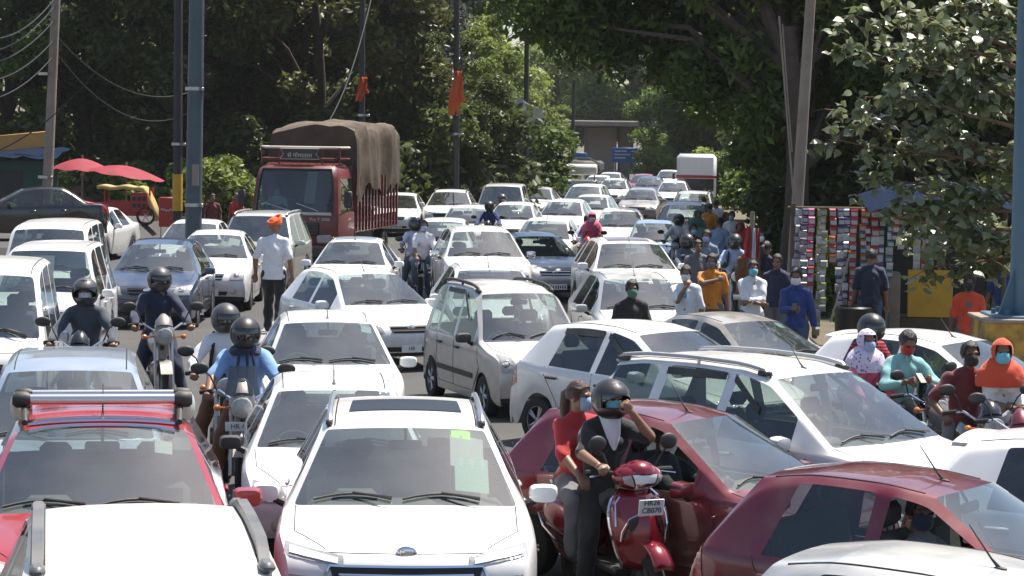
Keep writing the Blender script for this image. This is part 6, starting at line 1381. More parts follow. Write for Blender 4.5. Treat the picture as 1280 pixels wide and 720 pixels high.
TREES = [ # label, kind, px, distance, leaf, scale
 ('dark tree behind the leaning concrete pole at the left frame edge', 'broad', 10, 92, 'leaf_mid', 1.0), ('dark tree right behind the red umbrellas', 'broadb', 110, 95, 'leaf_dark', 1.05), ('dark tree behind the grey-blue steel pole', 'broad', 215, 92, 'leaf_dark', 1.1),
 ('olive brown tree between the steel pole and the truck', 'broadb', 310, 96, 'leaf_dry', 1.1), ('olive brown tree straight above the truck', 'broad', 395, 92, 'leaf_dry', 1.15), ('silvery leaved tall tree behind the truck', 'tall', 500, 98, 'leaf_silver', 1.15),
 ('very dark tree behind the pole with the orange cloth', 'broadb', 555, 92, 'leaf_dark', .55), ('yellow-green tree above the pole with the orange cloth', 'tall', 548, 125, 'leaf_light', 1.2), ('mid green tree right of the orange cloth', 'broad', 560, 112, 'leaf_light', .8),
 ('tall dark tree of the back row at the far left', 'tall', 60, 110, 'leaf_dark', 1.4), ('tall dark tree of the back row behind the dark pole', 'tall', 165, 112, 'leaf_dark', 1.4), ('tall dark tree of the back row above the bushes', 'broad', 262, 112, 'leaf_dark', 1.3),
 ('tall dark tree of the back row left above the truck', 'tall', 350, 112, 'leaf_dark', 1.4), ('tall dark tree of the back row right above the truck', 'broad', 450, 115, 'leaf_dark', 1.3),

 ('dark canopy tree behind the packet stall', 'fringe', 1130, 58, 'leaf_dark', 1.25), ('dark canopy tree behind the blue pole at the right', 'broad', 1280, 56, 'leaf_dark', 1.1), ('dark dense tree filling the gap right of the leaning pole', 'broadb', 1085, 68, 'leaf_dark', 1.2),
 ('dark tree behind the leaning pole on the right', 'broad', 1030, 76, 'leaf_dark', 1.0), ('dark tree at the right rear of the stall', 'broadb', 1230, 70, 'leaf_dark', 1.2),
 ('tree on the right roadside before the flyover', 'broad', 1010, 92, 'leaf_mid', 1.0),
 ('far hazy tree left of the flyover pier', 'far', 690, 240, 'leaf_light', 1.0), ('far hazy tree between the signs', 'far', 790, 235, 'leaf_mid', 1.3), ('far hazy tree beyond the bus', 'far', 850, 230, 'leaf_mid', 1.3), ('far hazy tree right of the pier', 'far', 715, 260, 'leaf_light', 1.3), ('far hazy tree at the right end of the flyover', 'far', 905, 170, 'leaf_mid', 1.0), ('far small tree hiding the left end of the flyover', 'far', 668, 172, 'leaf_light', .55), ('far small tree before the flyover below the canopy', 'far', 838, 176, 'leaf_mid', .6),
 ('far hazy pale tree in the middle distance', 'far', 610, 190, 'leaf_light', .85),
]
for lb, k_, px, d, m_, s_ in TREES: tree(lb, k_, tpx(px, d), d, m_, s_)
SHR = [('bright green bush beside the grey-blue pole', 275, 84, 'leaf_light', 1.5), ('dark bush left of the truck', 310, 86, 'leaf_mid', 1.5), ('bush behind the black saloon', 40, 84, 'leaf_mid', 1.2), ('bush between the umbrellas and the dark pole', 195, 86, 'leaf_mid', 1.4), ('dark bush far left behind the kiosk', 5, 92, 'leaf_dark', 2.2),
 ('dark bush behind the umbrellas', 130, 90, 'leaf_dark', 2.4), ('dark bush behind the sign board', 235, 92, 'leaf_dark', 2.4), ('dark bush behind the truck cab', 345, 92, 'leaf_dark', 2.4), ('dark bush behind the truck tarpaulin', 470, 90, 'leaf_dark', 2.6), ('dark bush right of the truck', 530, 92, 'leaf_dark', 2.6), ('dark bush under the orange cloth pole', 590, 96, 'leaf_dark', 2.6), ('dark bush by the warning triangle sign', 630, 104, 'leaf_mid', 2.2),
 ('clipped pale hedge bush left of the pick-up', 665, 116, 'leaf_light', 1.3), ('clipped pale hedge bush nearest the pick-up', 690, 118, 'leaf_light', 1.3), ('green bush under the canopy by the red cloth', 1000, 60, 'leaf_mid', .8), ('green bush right of the far bus', 928, 128, 'leaf_mid', 1.6), ('mid green bush at the bend right of the far queue', 958, 104, 'leaf_mid', 1.6), ('dark bush behind the far right roadside', 990, 120, 'leaf_dark', 2.6), ('far green bush just beside the bus roof', 912, 150, 'leaf_light', 1.6), ('sunlit weeds bush behind the packet strips', 1060, 50, 'leaf_light', .9), ('dark bush behind the yellow panel', 1170, 56, 'leaf_dark', 2.4), ('dark bush at the right frame edge', 1265, 50, 'leaf_dark', 2.0), ('dark bush behind the woman in dark dress', 1030, 66, 'leaf_dark', 1.7), ('dark bush behind the packet stall', 1100, 60, 'leaf_dark', 2.2), ('green bush at the right roadside far down', 1010, 80, 'leaf_mid', 1.5), ('low green bush right of the blue direction sign', 822, 170, 'leaf_light', 1.6)]
SHR += [('tall dark thicket %s' % w_, px, 106, 'leaf_dark', 3.4) for w_, px in (('behind the kiosk', -10), ('behind the left red umbrella', 70), ('behind the right red umbrella', 140), ('behind the steel pole', 215), ('left behind the truck tarpaulin', 290), ('straight behind the truck tarpaulin', 370), ('right behind the truck tarpaulin', 445), ('behind the cars right of the truck', 520))]
for lb, px, d, m_, s_ in SHR: tree(lb, 'shrub', tpx(px, d), d, m_, s_, group='bushes at the roadside', cat='bush', name='bush')
# canopy tree over the right half of the road: crown low by its trunk, high over the cars
def canopy_tree():
    d = 51.0; x0 = tpx(990, d); t = empty('tree', 'large canopy tree hanging over the right of the road, bright leaves at its lower edge', 'tree', (x0, d, 0), 0, 'trees along the road')
    cl = []
    while len(cl) < 210:
        x = rng.uniform(-6.6, 5.5); y = rng.uniform(-.2 if x > -2 else 3.2, 5.5 if x > -2 else 7.5); zl = np.interp(x, [-6.6, -5.4, -4.2, -2.6, -1.4, -.8, .2, 1.0, 5.5], [7.2, 5.6, 4.9, 4.6, 4.1, 3.0, 2.9, 4.0, 4.6]); zl += .12*abs(y)
        z = zl + (8.6-zl)*rng.uniform(0, 1)**1.3
        if z < zl: continue
        cl.append((x, y, z + .3, rng.uniform(.5, .95)))
    c = obj('crown', crown('canopy_crown', cl, 80000, .105, 1.0, .8, 2.4), M['leaf_mid'], t); obj('trunk', limbs(6.0, cl[::9], .34).mesh('canopy_trunk'), 'bark', t)
canopy_tree()
# peepal branches reaching in from the right, big leaves one by one
def peepal():
    bx, by = tpx(1312, 36), 36.0; t = empty('peepal_tree', 'peepal tree with large glossy leaves in front of the stall', 'tree', (bx, by, 0), 0)
    br = MB(); tips = []; g = np.random.default_rng(21)
    br.tube([(0, 0, 0), (.05, 0, 1.0), (-.05, 0, 2.2), (-.10, -.05, 3.4), (.0, 0, 5.0), (.1, .1, 6.8)], [.22, .18, .16, .13, .10, .06], 10)
    for (px, py, dd, z0, dens) in ((1068, 22, .3, 4.6, 1), (1120, 8, -.4, 4.9, 1), (1185, 4, .2, 5.3, 1), (1056, 70, -.2, 4.2, 1), (1110, 62, .6, 4.4, 1), (1165, 55, -.5, 4.5, 1), (1225, 45, .1, 4.8, 1), (1046, 140, .2, 3.4, 1), (1085, 118, -.6, 3.7, 1), (1140, 112, .3, 3.9, 1), (1200, 105, -.2, 4.0, 1), (1048, 178, -.3, 3.1, .8), (1100, 170, .4, 3.2, 1), (1160, 165, -.4, 3.3, .8), (1240, 120, .4, 3.9, 1),
            (1092, 222, .1, 2.9, .8), (1120, 262, -.3, 2.6, 1), (1160, 240, .3, 2.7, .8), (1205, 250, -.2, 2.7, 1), (1140, 300, .2, 2.3, 1), (1190, 300, -.4, 2.3, 1), (1240, 290, .2, 2.3, 1), (1165, 335, -.1, 2.1, .6), (1225, 330, .3, 2.0, .8), (1250, 200, -.3, 3.0, .8)):
        e = at_y(px, py, by+dd) - Vector((bx, by, 0)); p0 = Vector((-.06, 0, z0)); c1 = p0.lerp(e, .45) + Vector((0, 0, .10 + .12*g.normal())); pts = []
        for t_ in np.linspace(0, 1, 9): pts.append(p0*(1-t_)**2 + c1*2*t_*(1-t_) + e*t_*t_ + Vector(g.normal(0, .02, 3)))
        br.tube(pts, [.042*(1-.10*i) for i in range(9)], 6)
        for i in range(4, 9):
            for _ in range(3):
                d = ((pts[i]-pts[i-1]).normalized()*.6 + Vector(g.normal(0, .75, 3))).normalized(); L_ = g.uniform(.18, .42); q1 = pts[i] + d*L_*.5; q2 = pts[i] + d*L_ + Vector((0, 0, -.05)); br.tube([pts[i], q1, q2], [.010, .007, .004], 4)
                for w2 in (pts[i].lerp(q1, .5), q1, q1.lerp(q2, .5), q2):
                    if g.uniform() < dens*.72: tips.append((w2, d))
    obj('branches', br.mesh('branches'), 'barkp', t)
    # heart-shaped leaf with a drip tip, folded along the rib
    o = [(0, 0), (.34, .10), (.44, .34), (.34, .60), (.14, .82), (.03, 1.12)]
    V = [(0, y, 0) for _, y in o[:5]] + [(0, 1.12, -.10)]; Vl = V + [(x, y, .10*x*2-.05) for x, y in o[1:5]] + [(-x, y, .10*x*2-.05) for x, y in o[1:5]]
    F = [(0, 6, 1), (1, 6, 7, 2), (2, 7, 8, 3), (3, 8, 9, 4), (4, 9, 5), (0, 1, 10), (1, 2, 11, 10), (2, 3, 12, 11), (3, 4, 13, 12), (4, 5, 13)]
    mb = MB(); mb.add(Vl, F); lm = mb.mesh('leaf', True); a_ = lm.attributes.new('tone', 'FLOAT', 'FACE'); a_.data.foreach_set('value', [.6]*len(lm.polygons))
    pl = []
    for p_, d in tips:
        for _ in range(3): pl.append((Vector(p_) + Vector(rng.normal(0, .05, 3)), d))
    idx_ = rng.permutation(len(pl)); pl = [pl[i] for i in idx_][:4200]
    pl.sort(key=lambda q: q[0].y); V2 = []; F2 = []; tn = []
    for i, (p_, d) in enumerate(pl):
        yv = Vector((rng.normal(0, .6), rng.normal(0, .6), -.30 + rng.normal(0, .40))).normalized(); nz = (Vector((.15+rng.normal(0, .40), -.42+rng.normal(0, .40), .9))); nz = (nz - yv*nz.dot(yv)).normalized(); xv = yv.cross(nz)
        mt = Matrix((xv, yv, nz)).transposed(); s_ = rng.uniform(.11, .19)
        if i % 14 == 0 and i//14 < 300:
            ob = obj('leaf', lm, M['leaf_peepal'], t); ob.matrix_local = Matrix.Translation(p_) @ mt.to_4x4() @ Matrix.Scale(s_*1.1, 4)
        else:
            b0 = len(V2); V2 += [tuple(p_ + mt @ (Vector(v)*s_)) for v in Vl]; F2 += [tuple(b0+q for q in f) for f in F]; tn += [rng.uniform(0, 1)]*len(F)
    me = bpy.data.meshes.new('leaves'); me.from_pydata(V2, [], F2); a_ = me.attributes.new('tone', 'FLOAT', 'FACE'); a_.data.foreach_set('value', tn); me.polygons.foreach_set('use_smooth', [True]*len(F2)); ob = obj('leaves', me, M['leaf_peepal'], t); ob['kind'] = 'stuff'
peepal()
# roadside grass patch on the right verge
n = 9000; gx = rng.uniform(5.6, 15, n); gy = rng.uniform(34, 75, n); ok = gx > 5.6 + (gy-34)*.06; gx, gy = gx[ok], gy[ok]
me = leaves_mesh('verge_grass', np.stack([gx, gy, np.full(len(gx), .06)], 1), np.stack([rng.normal(size=len(gx)), rng.normal(size=len(gx)), np.full(len(gx), .2)], 1)/1.5, .13, rng.uniform(0, 1, len(gx)), 2.0, -3.0)
o = obj('grass', me, M['leaf_light']); tag(o, 'short dry grass on the right roadside verge', 'grass', None, 'stuff')

# ------------------------------------------------------------------ poles and wires
M['polesteel'] = mat('grey_blue_pole_paint', (.055, .085, .105), .5, dust=.2, var=.3, scale=2); M['polec'] = mat('pole_concrete', (.30, .24, .19), .9, var=.5, scale=3, bump=.4); M['poledark'] = mat('dark_pole', (.03, .03, .03), .7, var=.4, scale=3)
M['yellow'] = mat('yellow_paint', (.60, .32, .02), .6, var=.3, scale=4, var_col=(.30, .17, .03), dust=.2); M['bluepole'] = mat('blue_pole_paint', (.06, .14, .20), .45, dust=.15, var=.2, scale=2)
def pole(lb, top, bot, d, r0, r1, m, parts=None):
    a = at_y(bot[0], bot[1], d); b = at_y(top[0], top[1], d); k = b-a; a = a - k*(a.z/k.z) if abs(k.z) > .01 else a
    t = empty('pole', lb, 'pole', (a.x, a.y, 0)); mb = MB(); e = (b-a)*1.15; mb.tube([(0, 0, 0), e*.5, e], [r0, (r0+r1)/2, r1], 14); obj('shaft', mb.mesh('shaft'), m, t); return t, a, e
t, PA, PE = pole('leaning concrete pole at the far left', (70, 0), (60, 220), 70, .16, .12, 'polec')
pole('dark pole with yellow band beside the grey-blue pole', (223, 0), (222, 240), 72, .14, .12, 'poledark')
mb = MB(); q = at_y(222, 225, 72); mb.tube([(q.x, q.y, 1.2), (q.x, q.y, 2.3)], .15, 14); o = mb.build('band', 'yellow'); o.parent = bpy.data.objects['pole.001']; o.location = -Vector(bpy.data.objects['pole.001'].location)
t, a, e = pole('thick grey-blue steel pole behind the white saloon', (246, 0), (242, 270), 56, .20, .17, 'polesteel'); mb = MB(); mb.box((0, 0, .05), (.7, .7, .1), bev=.02); obj('base_plate', mb.mesh('base_plate'), 'polesteel', t)
mb = MB(); mb.box((.08, -.19, 2.6), (.16, .02, .5)); obj('notice', mb.mesh('notice'), 'polec', t)
t, a, e = pole('thin pole behind the truck with a red cloth', (453, 0), (452, 250), 82, .11, .09, 'poledark')
M['orange_cloth'] = mat('orange_cloth', (.60, .12, .03), .85, bump=.4, bscale=15, trans=.2)
def cloth_on(t, z, h, w_, nm='cloth', m='orange_cloth'):
    for k, (dx, sc1, ph) in enumerate(((-.04, 1.0, 0), (.06, .72, 2.0))):
        mb = MB(); n, mm = 11, 14; V = []
        for j in range(mm):
            v = j/(mm-1); wd = w_*sc1*(.25 + .85*math.sin(min(1, v*1.7)*1.57) - .75*max(0, v-.55))
            for i in range(n): u = -1+2*i/(n-1); V.append((dx + u*wd + .05*math.sin(v*5+ph) - .06*v*(1-k*2), -.14 - .05*math.sin(u*4.5+v*3+ph) - .03*math.sin(v*9+u*2), z - h*sc1*v - .06*abs(u)*math.sin(v*2+ph)))
        mb.add(V, [(n*j+i, n*j+i+1, n*j+n+i+1, n*j+n+i) for j in range(mm-1) for i in range(n-1)]); obj(nm, clean(mb, nm, .012), m, t)
    mb = MB(); mb.tube([(.12*math.cos(a_), .12*math.sin(a_), z-.05) for a_ in np.linspace(0, 6.28, 14)], .03, 5, cap=False); obj('knot', mb.mesh('knot'), m, t)
cloth_on(t, 5.5, .8, .13)
t, a, e = pole('pole with an orange cloth tied to it right of the truck', (571, 0), (570, 230), 88, .12, .10, 'poledark'); cloth_on(t, 5.9, 1.6, .22)
t, a, e = pole('pole carrying a tilted white sheet in the middle distance', (659, 0), (657, 225), 110, .13, .10, 'poledark')
M['whitesheet'] = mat('dirty_white_sheet', (.58, .55, .50), .7, var=.5, scale=3, bump=.4, bscale=6)
g = at_y(659, 138, 109.6); lc = g - a
mb = MB(); P_ = [(-.72, -.04, .42), (-.40, -.10, .62), (.05, -.12, .30), (.72, -.05, -.02), (.78, .0, -.28), (.40, -.08, -.55), (-.05, -.12, -.50), (-.55, -.08, .12)]
mb.add([(0, -.28, -.02)] + [p_ for p_ in P_] + [(p_[0]*.97, p_[1]+.05, p_[2]*.97) for p_ in P_], [(0, 1+i, 1+(i+1) % 8) for i in range(8)] + [(1+i, 9+i, 9+(i+1) % 8, 1+(i+1) % 8) for i in range(8)] + [tuple(range(9, 17))]); o = mb.build('sheet', 'whitesheet', t); o.location = lc + Vector((0, 0, 0))
pole('short dark pole left of the flyover pier', (717, 120), (715, 215), 130, .11, .09, 'poledark')
t, a, e = pole('leaning wooden pole beside the packet stall', (1012, 20), (988, 390), 44, .12, .09, 'polec')
t, a, e = pole('blue steel pole at the right frame edge', (1290, 0), (1281, 385), 30, .20, .17, 'bluepole'); BA = a
mb = MB()
for k in range(4): an = k*math.pi/2+.4; c_, s_ = math.cos(an), math.sin(an); mb.add([(c_*.19, s_*.19, 1.50), (c_*.42, s_*.42, 1.50), (c_*.19, s_*.19, 2.1)] + [(c_*.19-s_*.03, s_*.19+c_*.03, 1.50), (c_*.42-s_*.03, s_*.42+c_*.03, 1.50), (c_*.19-s_*.03, s_*.19+c_*.03, 2.1)], [(0, 1, 2), (3, 5, 4), (0, 3, 4, 1), (1, 4, 5, 2), (2, 5, 3, 0)])
obj('gusset', mb.mesh('gusset', False), 'bluepole', t); mb = MB(); mb.box((0, 0, 1.49), (.95, .95, .05), bev=.01); fl_ = obj('base_flange', mb.mesh('base_flange'), 'bluepole', t)
for k in range(8): an = k*math.pi/4; mb = MB(); mb.lathe([(.001, .07), (.03, .07), (.03, 0)], 'z', 6, (math.cos(an)*.40, math.sin(an)*.40, 1.51)); obj('bolt', mb.mesh('bolt'), 'bluepole', fl_)
M['plinth'] = mat('peeling_yellow_plinth', (.50, .30, .06), .85, var=1.0, scale=3.2, var_col=(.035, .033, .03), bump=.5); mb = MB(); mb.box((0, 0, .73), (1.15, 1.15, 1.45), bev=.03); obj('plinth', mb.mesh('plinth'), 'plinth', t)
mb = MB(); mb.box((0, 0, 1.46), (1.22, 1.22, .05), bev=.01); obj('plinth_cap', mb.mesh('plinth_cap'), 'polec', t)
for nm_, zs_ in (('pole', (2.2, 5.2)), ('pole.001', (3.2,)), ('pole.002', (1.9, 4.6)), ('pole.003', (4.2,)), ('pole.004', (3.6,))):
    po_ = bpy.data.objects[nm_]
    for z_ in zs_: mb = MB(); mb.lathe([(.15, -.04), (.215, -.04), (.215, .04), (.15, .04)], 'z', 14, (.02, 0, z_)); mb.box((.22, -.06, z_), (.06, .10, .07), bev=.01); obj('clamp', mb.mesh('clamp'), 'steel', po_)
M['cable'] = mat('black_cable', (.012, .012, .012), .6)
def wire(lb, p0, p1, sag, r=.018, m='cable', n=18, grp='overhead cables'):
    mb = MB(); p0, p1 = Vector(p0), Vector(p1); mb.tube([p0.lerp(p1, t) - Vector((0, 0, sag*4*t*(1-t))) for t in np.linspace(0, 1, n)], r, 6); o = mb.build('cable', m); tag(o, lb, 'cable', grp); return o
top = at_y(70, 2, 70)
for i, (py, ex, ey) in enumerate(((2, -40, 70), (12, -50, 90), (30, -60, 105), (55, -60, 125), (75, -60, 150))):
    wire(['topmost', 'second', 'third', 'fourth', 'lowest'][i] + ' of the cables running left from the concrete pole', at_y(70-i*.6, py-6, 70), at_y(ex, ey-26, 60), .5)
wire('long cable sloping from the top left trees down to the left pole', at_y(197, -20, 66), at_y(-20, 195, 66), .8); wire('cable from the left pole into the dark trees', at_y(66, 40, 70), at_y(250, 110, 75), .9); wire('second cable from the left pole into the dark trees', at_y(66, 60, 70), at_y(246, 135, 75), 1.1)
wire('slack cable from the pole behind the truck to the tarpaulin', at_y(466, -10, 80), at_y(404, 162, 66), .6); wire('slack cable between the orange cloth pole and the sheet pole', at_y(571, 205, 88), at_y(648, 178, 108), .9)
wire('pale stay wire beside the leaning pole', at_y(974, 20, 43), at_y(993, 260, 43), .02, .018, 'polec'); wire('second pale stay wire beside the leaning pole', at_y(978, 30, 43), at_y(990, 190, 43), .02, .014, 'polec'); wire('pale stay wire running down to the ground in front of the stall', at_y(1062, 318, 36), at_y(1038, 402, 35), .02, .014, 'polec')

# ------------------------------------------------------------------ packet stall
M['tarpblue'] = mat('blue_tarp', (.004, .012, .035), .9, spec=.1, bump=.3, bscale=8); M['wood'] = mat('weathered_wood', (.12, .085, .055), .9, var=.5, scale=4, bump=.4)  # tarp blue is darkened to hold the tree shade not cast on it
PK = [mat('packet_'+k_, c_, .3, coat=.4, objvar=.15) for k_, c_ in dict(silver=(.42, .42, .45), red=(.36, .03, .03), purple=(.07, .04, .14), olive=(.24, .26, .06), green=(.09, .26, .15), orange=(.42, .12, .03), white=(.48, .48, .46), teal=(.04, .18, .21), pink=(.42, .05, .16), yellow=(.42, .30, .05), blue=(.04, .06, .22)).items()]
sx0 = at_y(992, 262, 41); sx1 = at_y(1130, 262, 41); ZT = sx0.z
t = empty('snack_stall', 'roadside stall with blue tarp roof and yellow front panel', 'stall', (at_y(1160, 262, 42).x, 42, 0))
ox = t.location.x
for x in (sx0.x-ox, -1.0, 1.15): mb = MB(); mb.tube([(x, -1.0, 0), (x, -1.0, ZT+.1)], .045, 8); obj('post', mb.mesh('post'), 'wood', t)
mb = MB(); mb.tube([(sx0.x-ox-.1, -1.0, ZT+.03), (1.2, -1.0, ZT+.03)], .03, 8); obj('rail', mb.mesh('rail'), 'wood', t)
mb = MB(); nu = 16; mb.add([(x, y, ZT + .28 + .22*math.sin((x+1.2)/2.6*math.pi) - .22*abs(y)/1.2 + .05*noise.noise(Vector((x*2, y*2, 0)))) for y in np.linspace(-1.5, 1.2, 10) for x in np.linspace(-1.25, 1.35, nu)], [(nu*j+i, nu*j+i+1, nu*j+nu+i+1, nu*j+nu+i) for j in range(9) for i in range(nu-1)]); obj('tarp_roof', mb.mesh('tarp_roof'), 'tarpblue', t)
c0 = at_y(1135, 337, 41); c1 = at_y(1190, 397, 41)
mb = MB(); mb.box(((c0.x+c1.x)/2-ox, -1.0, (c0.z+c1.z)/2), (c1.x-c0.x, .05, c0.z-c1.z), bev=.01); obj('front_panel', mb.mesh('front_panel'), 'yellow', t)
mb = MB(); mb.box(((c0.x+c1.x)/2-ox, -.6, c1.z/2), (c1.x-c0.x+.3, .8, c1.z), bev=.02); obj('counter', mb.mesh('counter'), 'wood', t)
mb = MB(); mb.box((-.72, -.9, .75), (.20, .35, 1.3), bev=.02); obj('side_box', mb.mesh('side_box'), 'polec', t)
mb = MB(); mb.box((0, .9, 1.1), (2.4, .05, 2.2)); obj('back_sheet', mb.mesh('back_sheet', False), 'poledark', t)
pkm = MB(); pkm.add([(-.075, 0, .01), (.075, 0, .01), (.075, 0, -.135), (-.075, 0, -.135), (-.06, -.022, -.02), (.06, -.022, -.02), (.06, -.022, -.115), (-.06, -.022, -.115)], [(0, 1, 5, 4), (1, 2, 6, 5), (2, 3, 7, 6), (3, 0, 4, 7), (4, 5, 6, 7), (3, 2, 1, 0)]); pkm.m[4] = 1; pkm.add([(-.06, -.0225, -.045), (.06, -.0225, -.045), (.06, -.0225, -.02), (-.06, -.0225, -.02)], [(0, 1, 2, 3)], 0); pkm = pkm.mesh('packet', False); PKL = [mat('packet_foil', (.42, .42, .44), .35, coat=.3, var=.5, scale=30, objvar=.3)]
NAMES = ['silver', 'red', 'purple', 'olive', 'green', 'orange', 'white', 'teal', 'pink', 'yellow', 'blue']
strips = [(0, 'silver', 'purple', 11), (1, 'purple', 'silver', 12), (2, 'pink', 'red', 11), (3, 'olive', 'white', 14), (4, 'olive', 'white', 14), (5, 'red', 'orange', 6), (6, 'purple', 'white', 13), (7, 'purple', 'silver', 13), (8, 'red', 'orange', 12), (9, 'orange', 'teal', 12), (10, 'red', 'purple', 8), (11, 'red', 'white', 12), (12, 'purple', 'silver', 9), (13, 'teal', 'white', 9), (14, 'orange', 'blue', 4), (15, 'blue', 'white', 5)]
for i, ca, cb, n in strips:
    x = sx0.x + .06 + i*.121; s_ = empty('packet_strip', 'hanging strip of %s and %s packets, number %s from the stall\'s left post' % (ca, cb, ['one', 'two', 'three', 'four', 'five', 'six', 'seven', 'eight', 'nine', 'ten', 'eleven', 'twelve', 'thirteen', 'fourteen', 'fifteen', 'sixteen'][i]), 'packet strip', (x+rng.normal(0, .012), 40.96+rng.uniform(-.10, .04), ZT+.02), rng.uniform(-.35, .35), 'packet strips hung on the stall', (rng.uniform(.62, .92), 1, rng.uniform(.86, 1.08)))
    for j in range(n):
        k_ = ca if (j % 2 == 0 or j < 2) else cb
        o = obj('packet', pkm, [PK[NAMES.index(k_)], PKL[0]], s_, (rng.normal(0, .010) + .012*math.sin(j*.7+i), rng.normal(0, .014), -.146*j)); o.rotation_euler = (rng.normal(0, .12), 0, rng.normal(0, .12))
for i, (px, ca, n) in enumerate(((1147, 'white', 7), (1157, 'red', 6), (1164, 'green', 9), (1178, 'orange', 5))):
    q = at_y(px, 275, 41.05); s_ = empty('packet_strip', 'strip of %s packets hanging above the yellow panel' % ca, 'packet strip', (q.x, q.y, q.z), 0, 'packet strips hung on the stall', (.8, 1, 1))
    for j in range(n): o = obj('packet', pkm, [PK[NAMES.index(ca)], PKL[0]], s_, (0, 0, -.142*j)); o.rotation_euler = (rng.normal(0, .12), 0, rng.normal(0, .2))
mb = MB(); mb.lathe([(.001, 0), (.26, 0), (.30, .05), (.33, .85), (.30, .88), (.27, .86), (.25, .05)], 'z', 20); q = at_y(1068, 372, 40); o = mb.build('bin', 'seal', None, loc=(q.x, 40, 0)); tag(o, 'black drum bin below the packet strips', 'bin')
q = at_y(974, 356, 40.5); mb = MB(); n = 10; mb.lathe([(.001, 0), (.16, .0), (.24, .12), (.25, .26), (.14, .36), (.10, .42), (.001, .44)], 'z', 14); o = mb.build('sack', mat('yellow_sack', (.55, .28, .05), .8, bump=.4, bscale=10), None, loc=(q.x, q.y, 0)); tag(o, 'yellow-orange sack on the verge behind the man in blue shirt', 'sack')
M['bag'] = MATS['yellow_sack']
q = at_y(940, 300, 44); t = empty('apron_stand', 'red and white cloth hanging on a post behind the men', 'cloth', (q.x, 44, 0)); mb = MB(); mb.tube([(0, .03, 0), (0, .03, 2.3)], .04, 8); obj('post', mb.mesh('post'), 'polec', t); cz = q.z
for dx, w_, m_ in ((-.08, .12, 'cred'), (.03, .07, 'cwhite'), (.10, .08, 'cred')): mb = MB(); n = 8; mb.add([(dx + w_*(u-.5) , -.02+.03*math.sin(u*9+v*3), cz+.22 - .55*v) for v in np.linspace(0, 1, 7) for u in np.linspace(0, 1, n)], [(n*j+i, n*j+i+1, n*j+n+i+1, n*j+n+i) for j in range(6) for i in range(n-1)]); obj('cloth', mb.mesh('cloth'), m_, t)

# ------------------------------------------------------------------ left roadside: umbrellas, carts, kiosk, back wall
M['umb'] = mat('red_umbrella_cloth', (.36, .035, .055), .75, bump=.3, trans=.2, var=.5, scale=3)
def umbrella(lb, px, py, d, r, h, tilt):
    q = at_y(px, py, d); t = empty('umbrella', lb, 'umbrella', (q.x, d, 0), 0, 'red umbrellas at the left roadside'); n, m_ = 8, 6; V = [(0, 0, q.z)]
    for j in range(1, m_+1):
        for i in range(n*3):
            a = 2*math.pi*i/(n*3); sc_ = 1 - .05*(1-abs(math.cos(a*n/2))); v = j/m_; V.append((r*v*math.cos(a)*sc_, r*v*math.sin(a)*sc_, q.z - h*v**1.6 - tilt*r*v*math.cos(a) - (.05*abs(math.sin(a*n/2)) if j == m_ else 0)))
    F = [(0, 1+i, 1+(i+1) % (n*3)) for i in range(n*3)] + [(1+(j-1)*n*3+i, 1+(j-1)*n*3+(i+1) % (n*3), 1+j*n*3+(i+1) % (n*3), 1+j*n*3+i) for j in range(1, m_) for i in range(n*3)]
    mb = MB(); mb.add(V, F); obj('canopy', mb.mesh('canopy'), 'umb', t); mb = MB(); mb.tube([(0, 0, 0), (0, 0, q.z+.12)], .03, 8); obj('pole', mb.mesh('pole'), 'polec', t)
    for i in range(n): a = 2*math.pi*i/n; mb = MB(); mb.tube([(0, 0, q.z-.02), (r*.97*math.cos(a), r*.97*math.sin(a), q.z - h*.97 - tilt*r*math.cos(a)-.02)], .010, 4); obj('rib', mb.mesh('rib'), 'steel', t)
umbrella('left red umbrella with flat folded top', 103, 198, 79, 1.0, .36, .05); umbrella('right red umbrella tilted to the right', 158, 207, 78, 1.25, .30, .14)
M['redp'] = mat('red_cart_paint', (.42, .02, .015), .5, dust=.2, var=.3, scale=3); M['ytarp'] = mat('yellow_tarp', (.56, .40, .16), .7, bump=.3, bscale=6, trans=.15)
q = at_y(165, 250, 76); t = empty('food_cart', 'red food cart under a yellow arched canopy at the left roadside', 'cart', (q.x, 76, .6))
z0 = at_y(165, 232, 76).z - .6; mb = MB(); nu = 14; mb.add([(-1.05+1.95*u, y, z0 - (.0 if u < .7 else 1.05*((u-.7)/.3)**1.8) + .03*math.sin(u*18)) for y in (-.45, -.2, .2, .45) for u in np.linspace(0, 1, nu)], [(nu*j+i, nu*j+i+1, nu*j+nu+i+1, nu*j+nu+i) for j in range(3) for i in range(nu-1)]); o = obj('canopy', mb.mesh('canopy'), 'ytarp', t); sm = o.modifiers.new('t', 'SOLIDIFY'); sm.thickness = .12
mb = MB(); mb.box((-.1, 0, .52), (1.5, .8, .45), bev=.02); obj('cart_body', mb.mesh('cart_body'), 'redp', t)
mb = MB(); mb.box((.30, -.44, .72), (.55, .04, .62), bev=.02); pb = obj('menu_panel', mb.mesh('menu_panel'), 'redp', t)
for i in range(6): mb = MB(); mb.box((.14+.16*(i % 3), -.47, .62+.22*(i//3)), (.11, .012, .13)); obj('picture', mb.mesh('picture', False), 'interior', pb)
for x, y in ((-.8, -.38), (.62, -.38), (-.8, .38), (.62, .38)): mb = MB(); mb.tube([(x, y, .3), (x, y, z0-.05)], .03, 6); obj('post', mb.mesh('post'), 'redp', t)
for x in (-.6, .5):
    w_ = bpy.data.objects.new('wheel', None); COL.objects.link(w_); w_.parent = t; w_.location = (x, -.42, .3); w_.rotation_euler.z = R(90); D = TXT['bike']; obj('tyre', D['tyre'], 'rubber', w_); obj('rim', D['rim'], 'steel', w_)
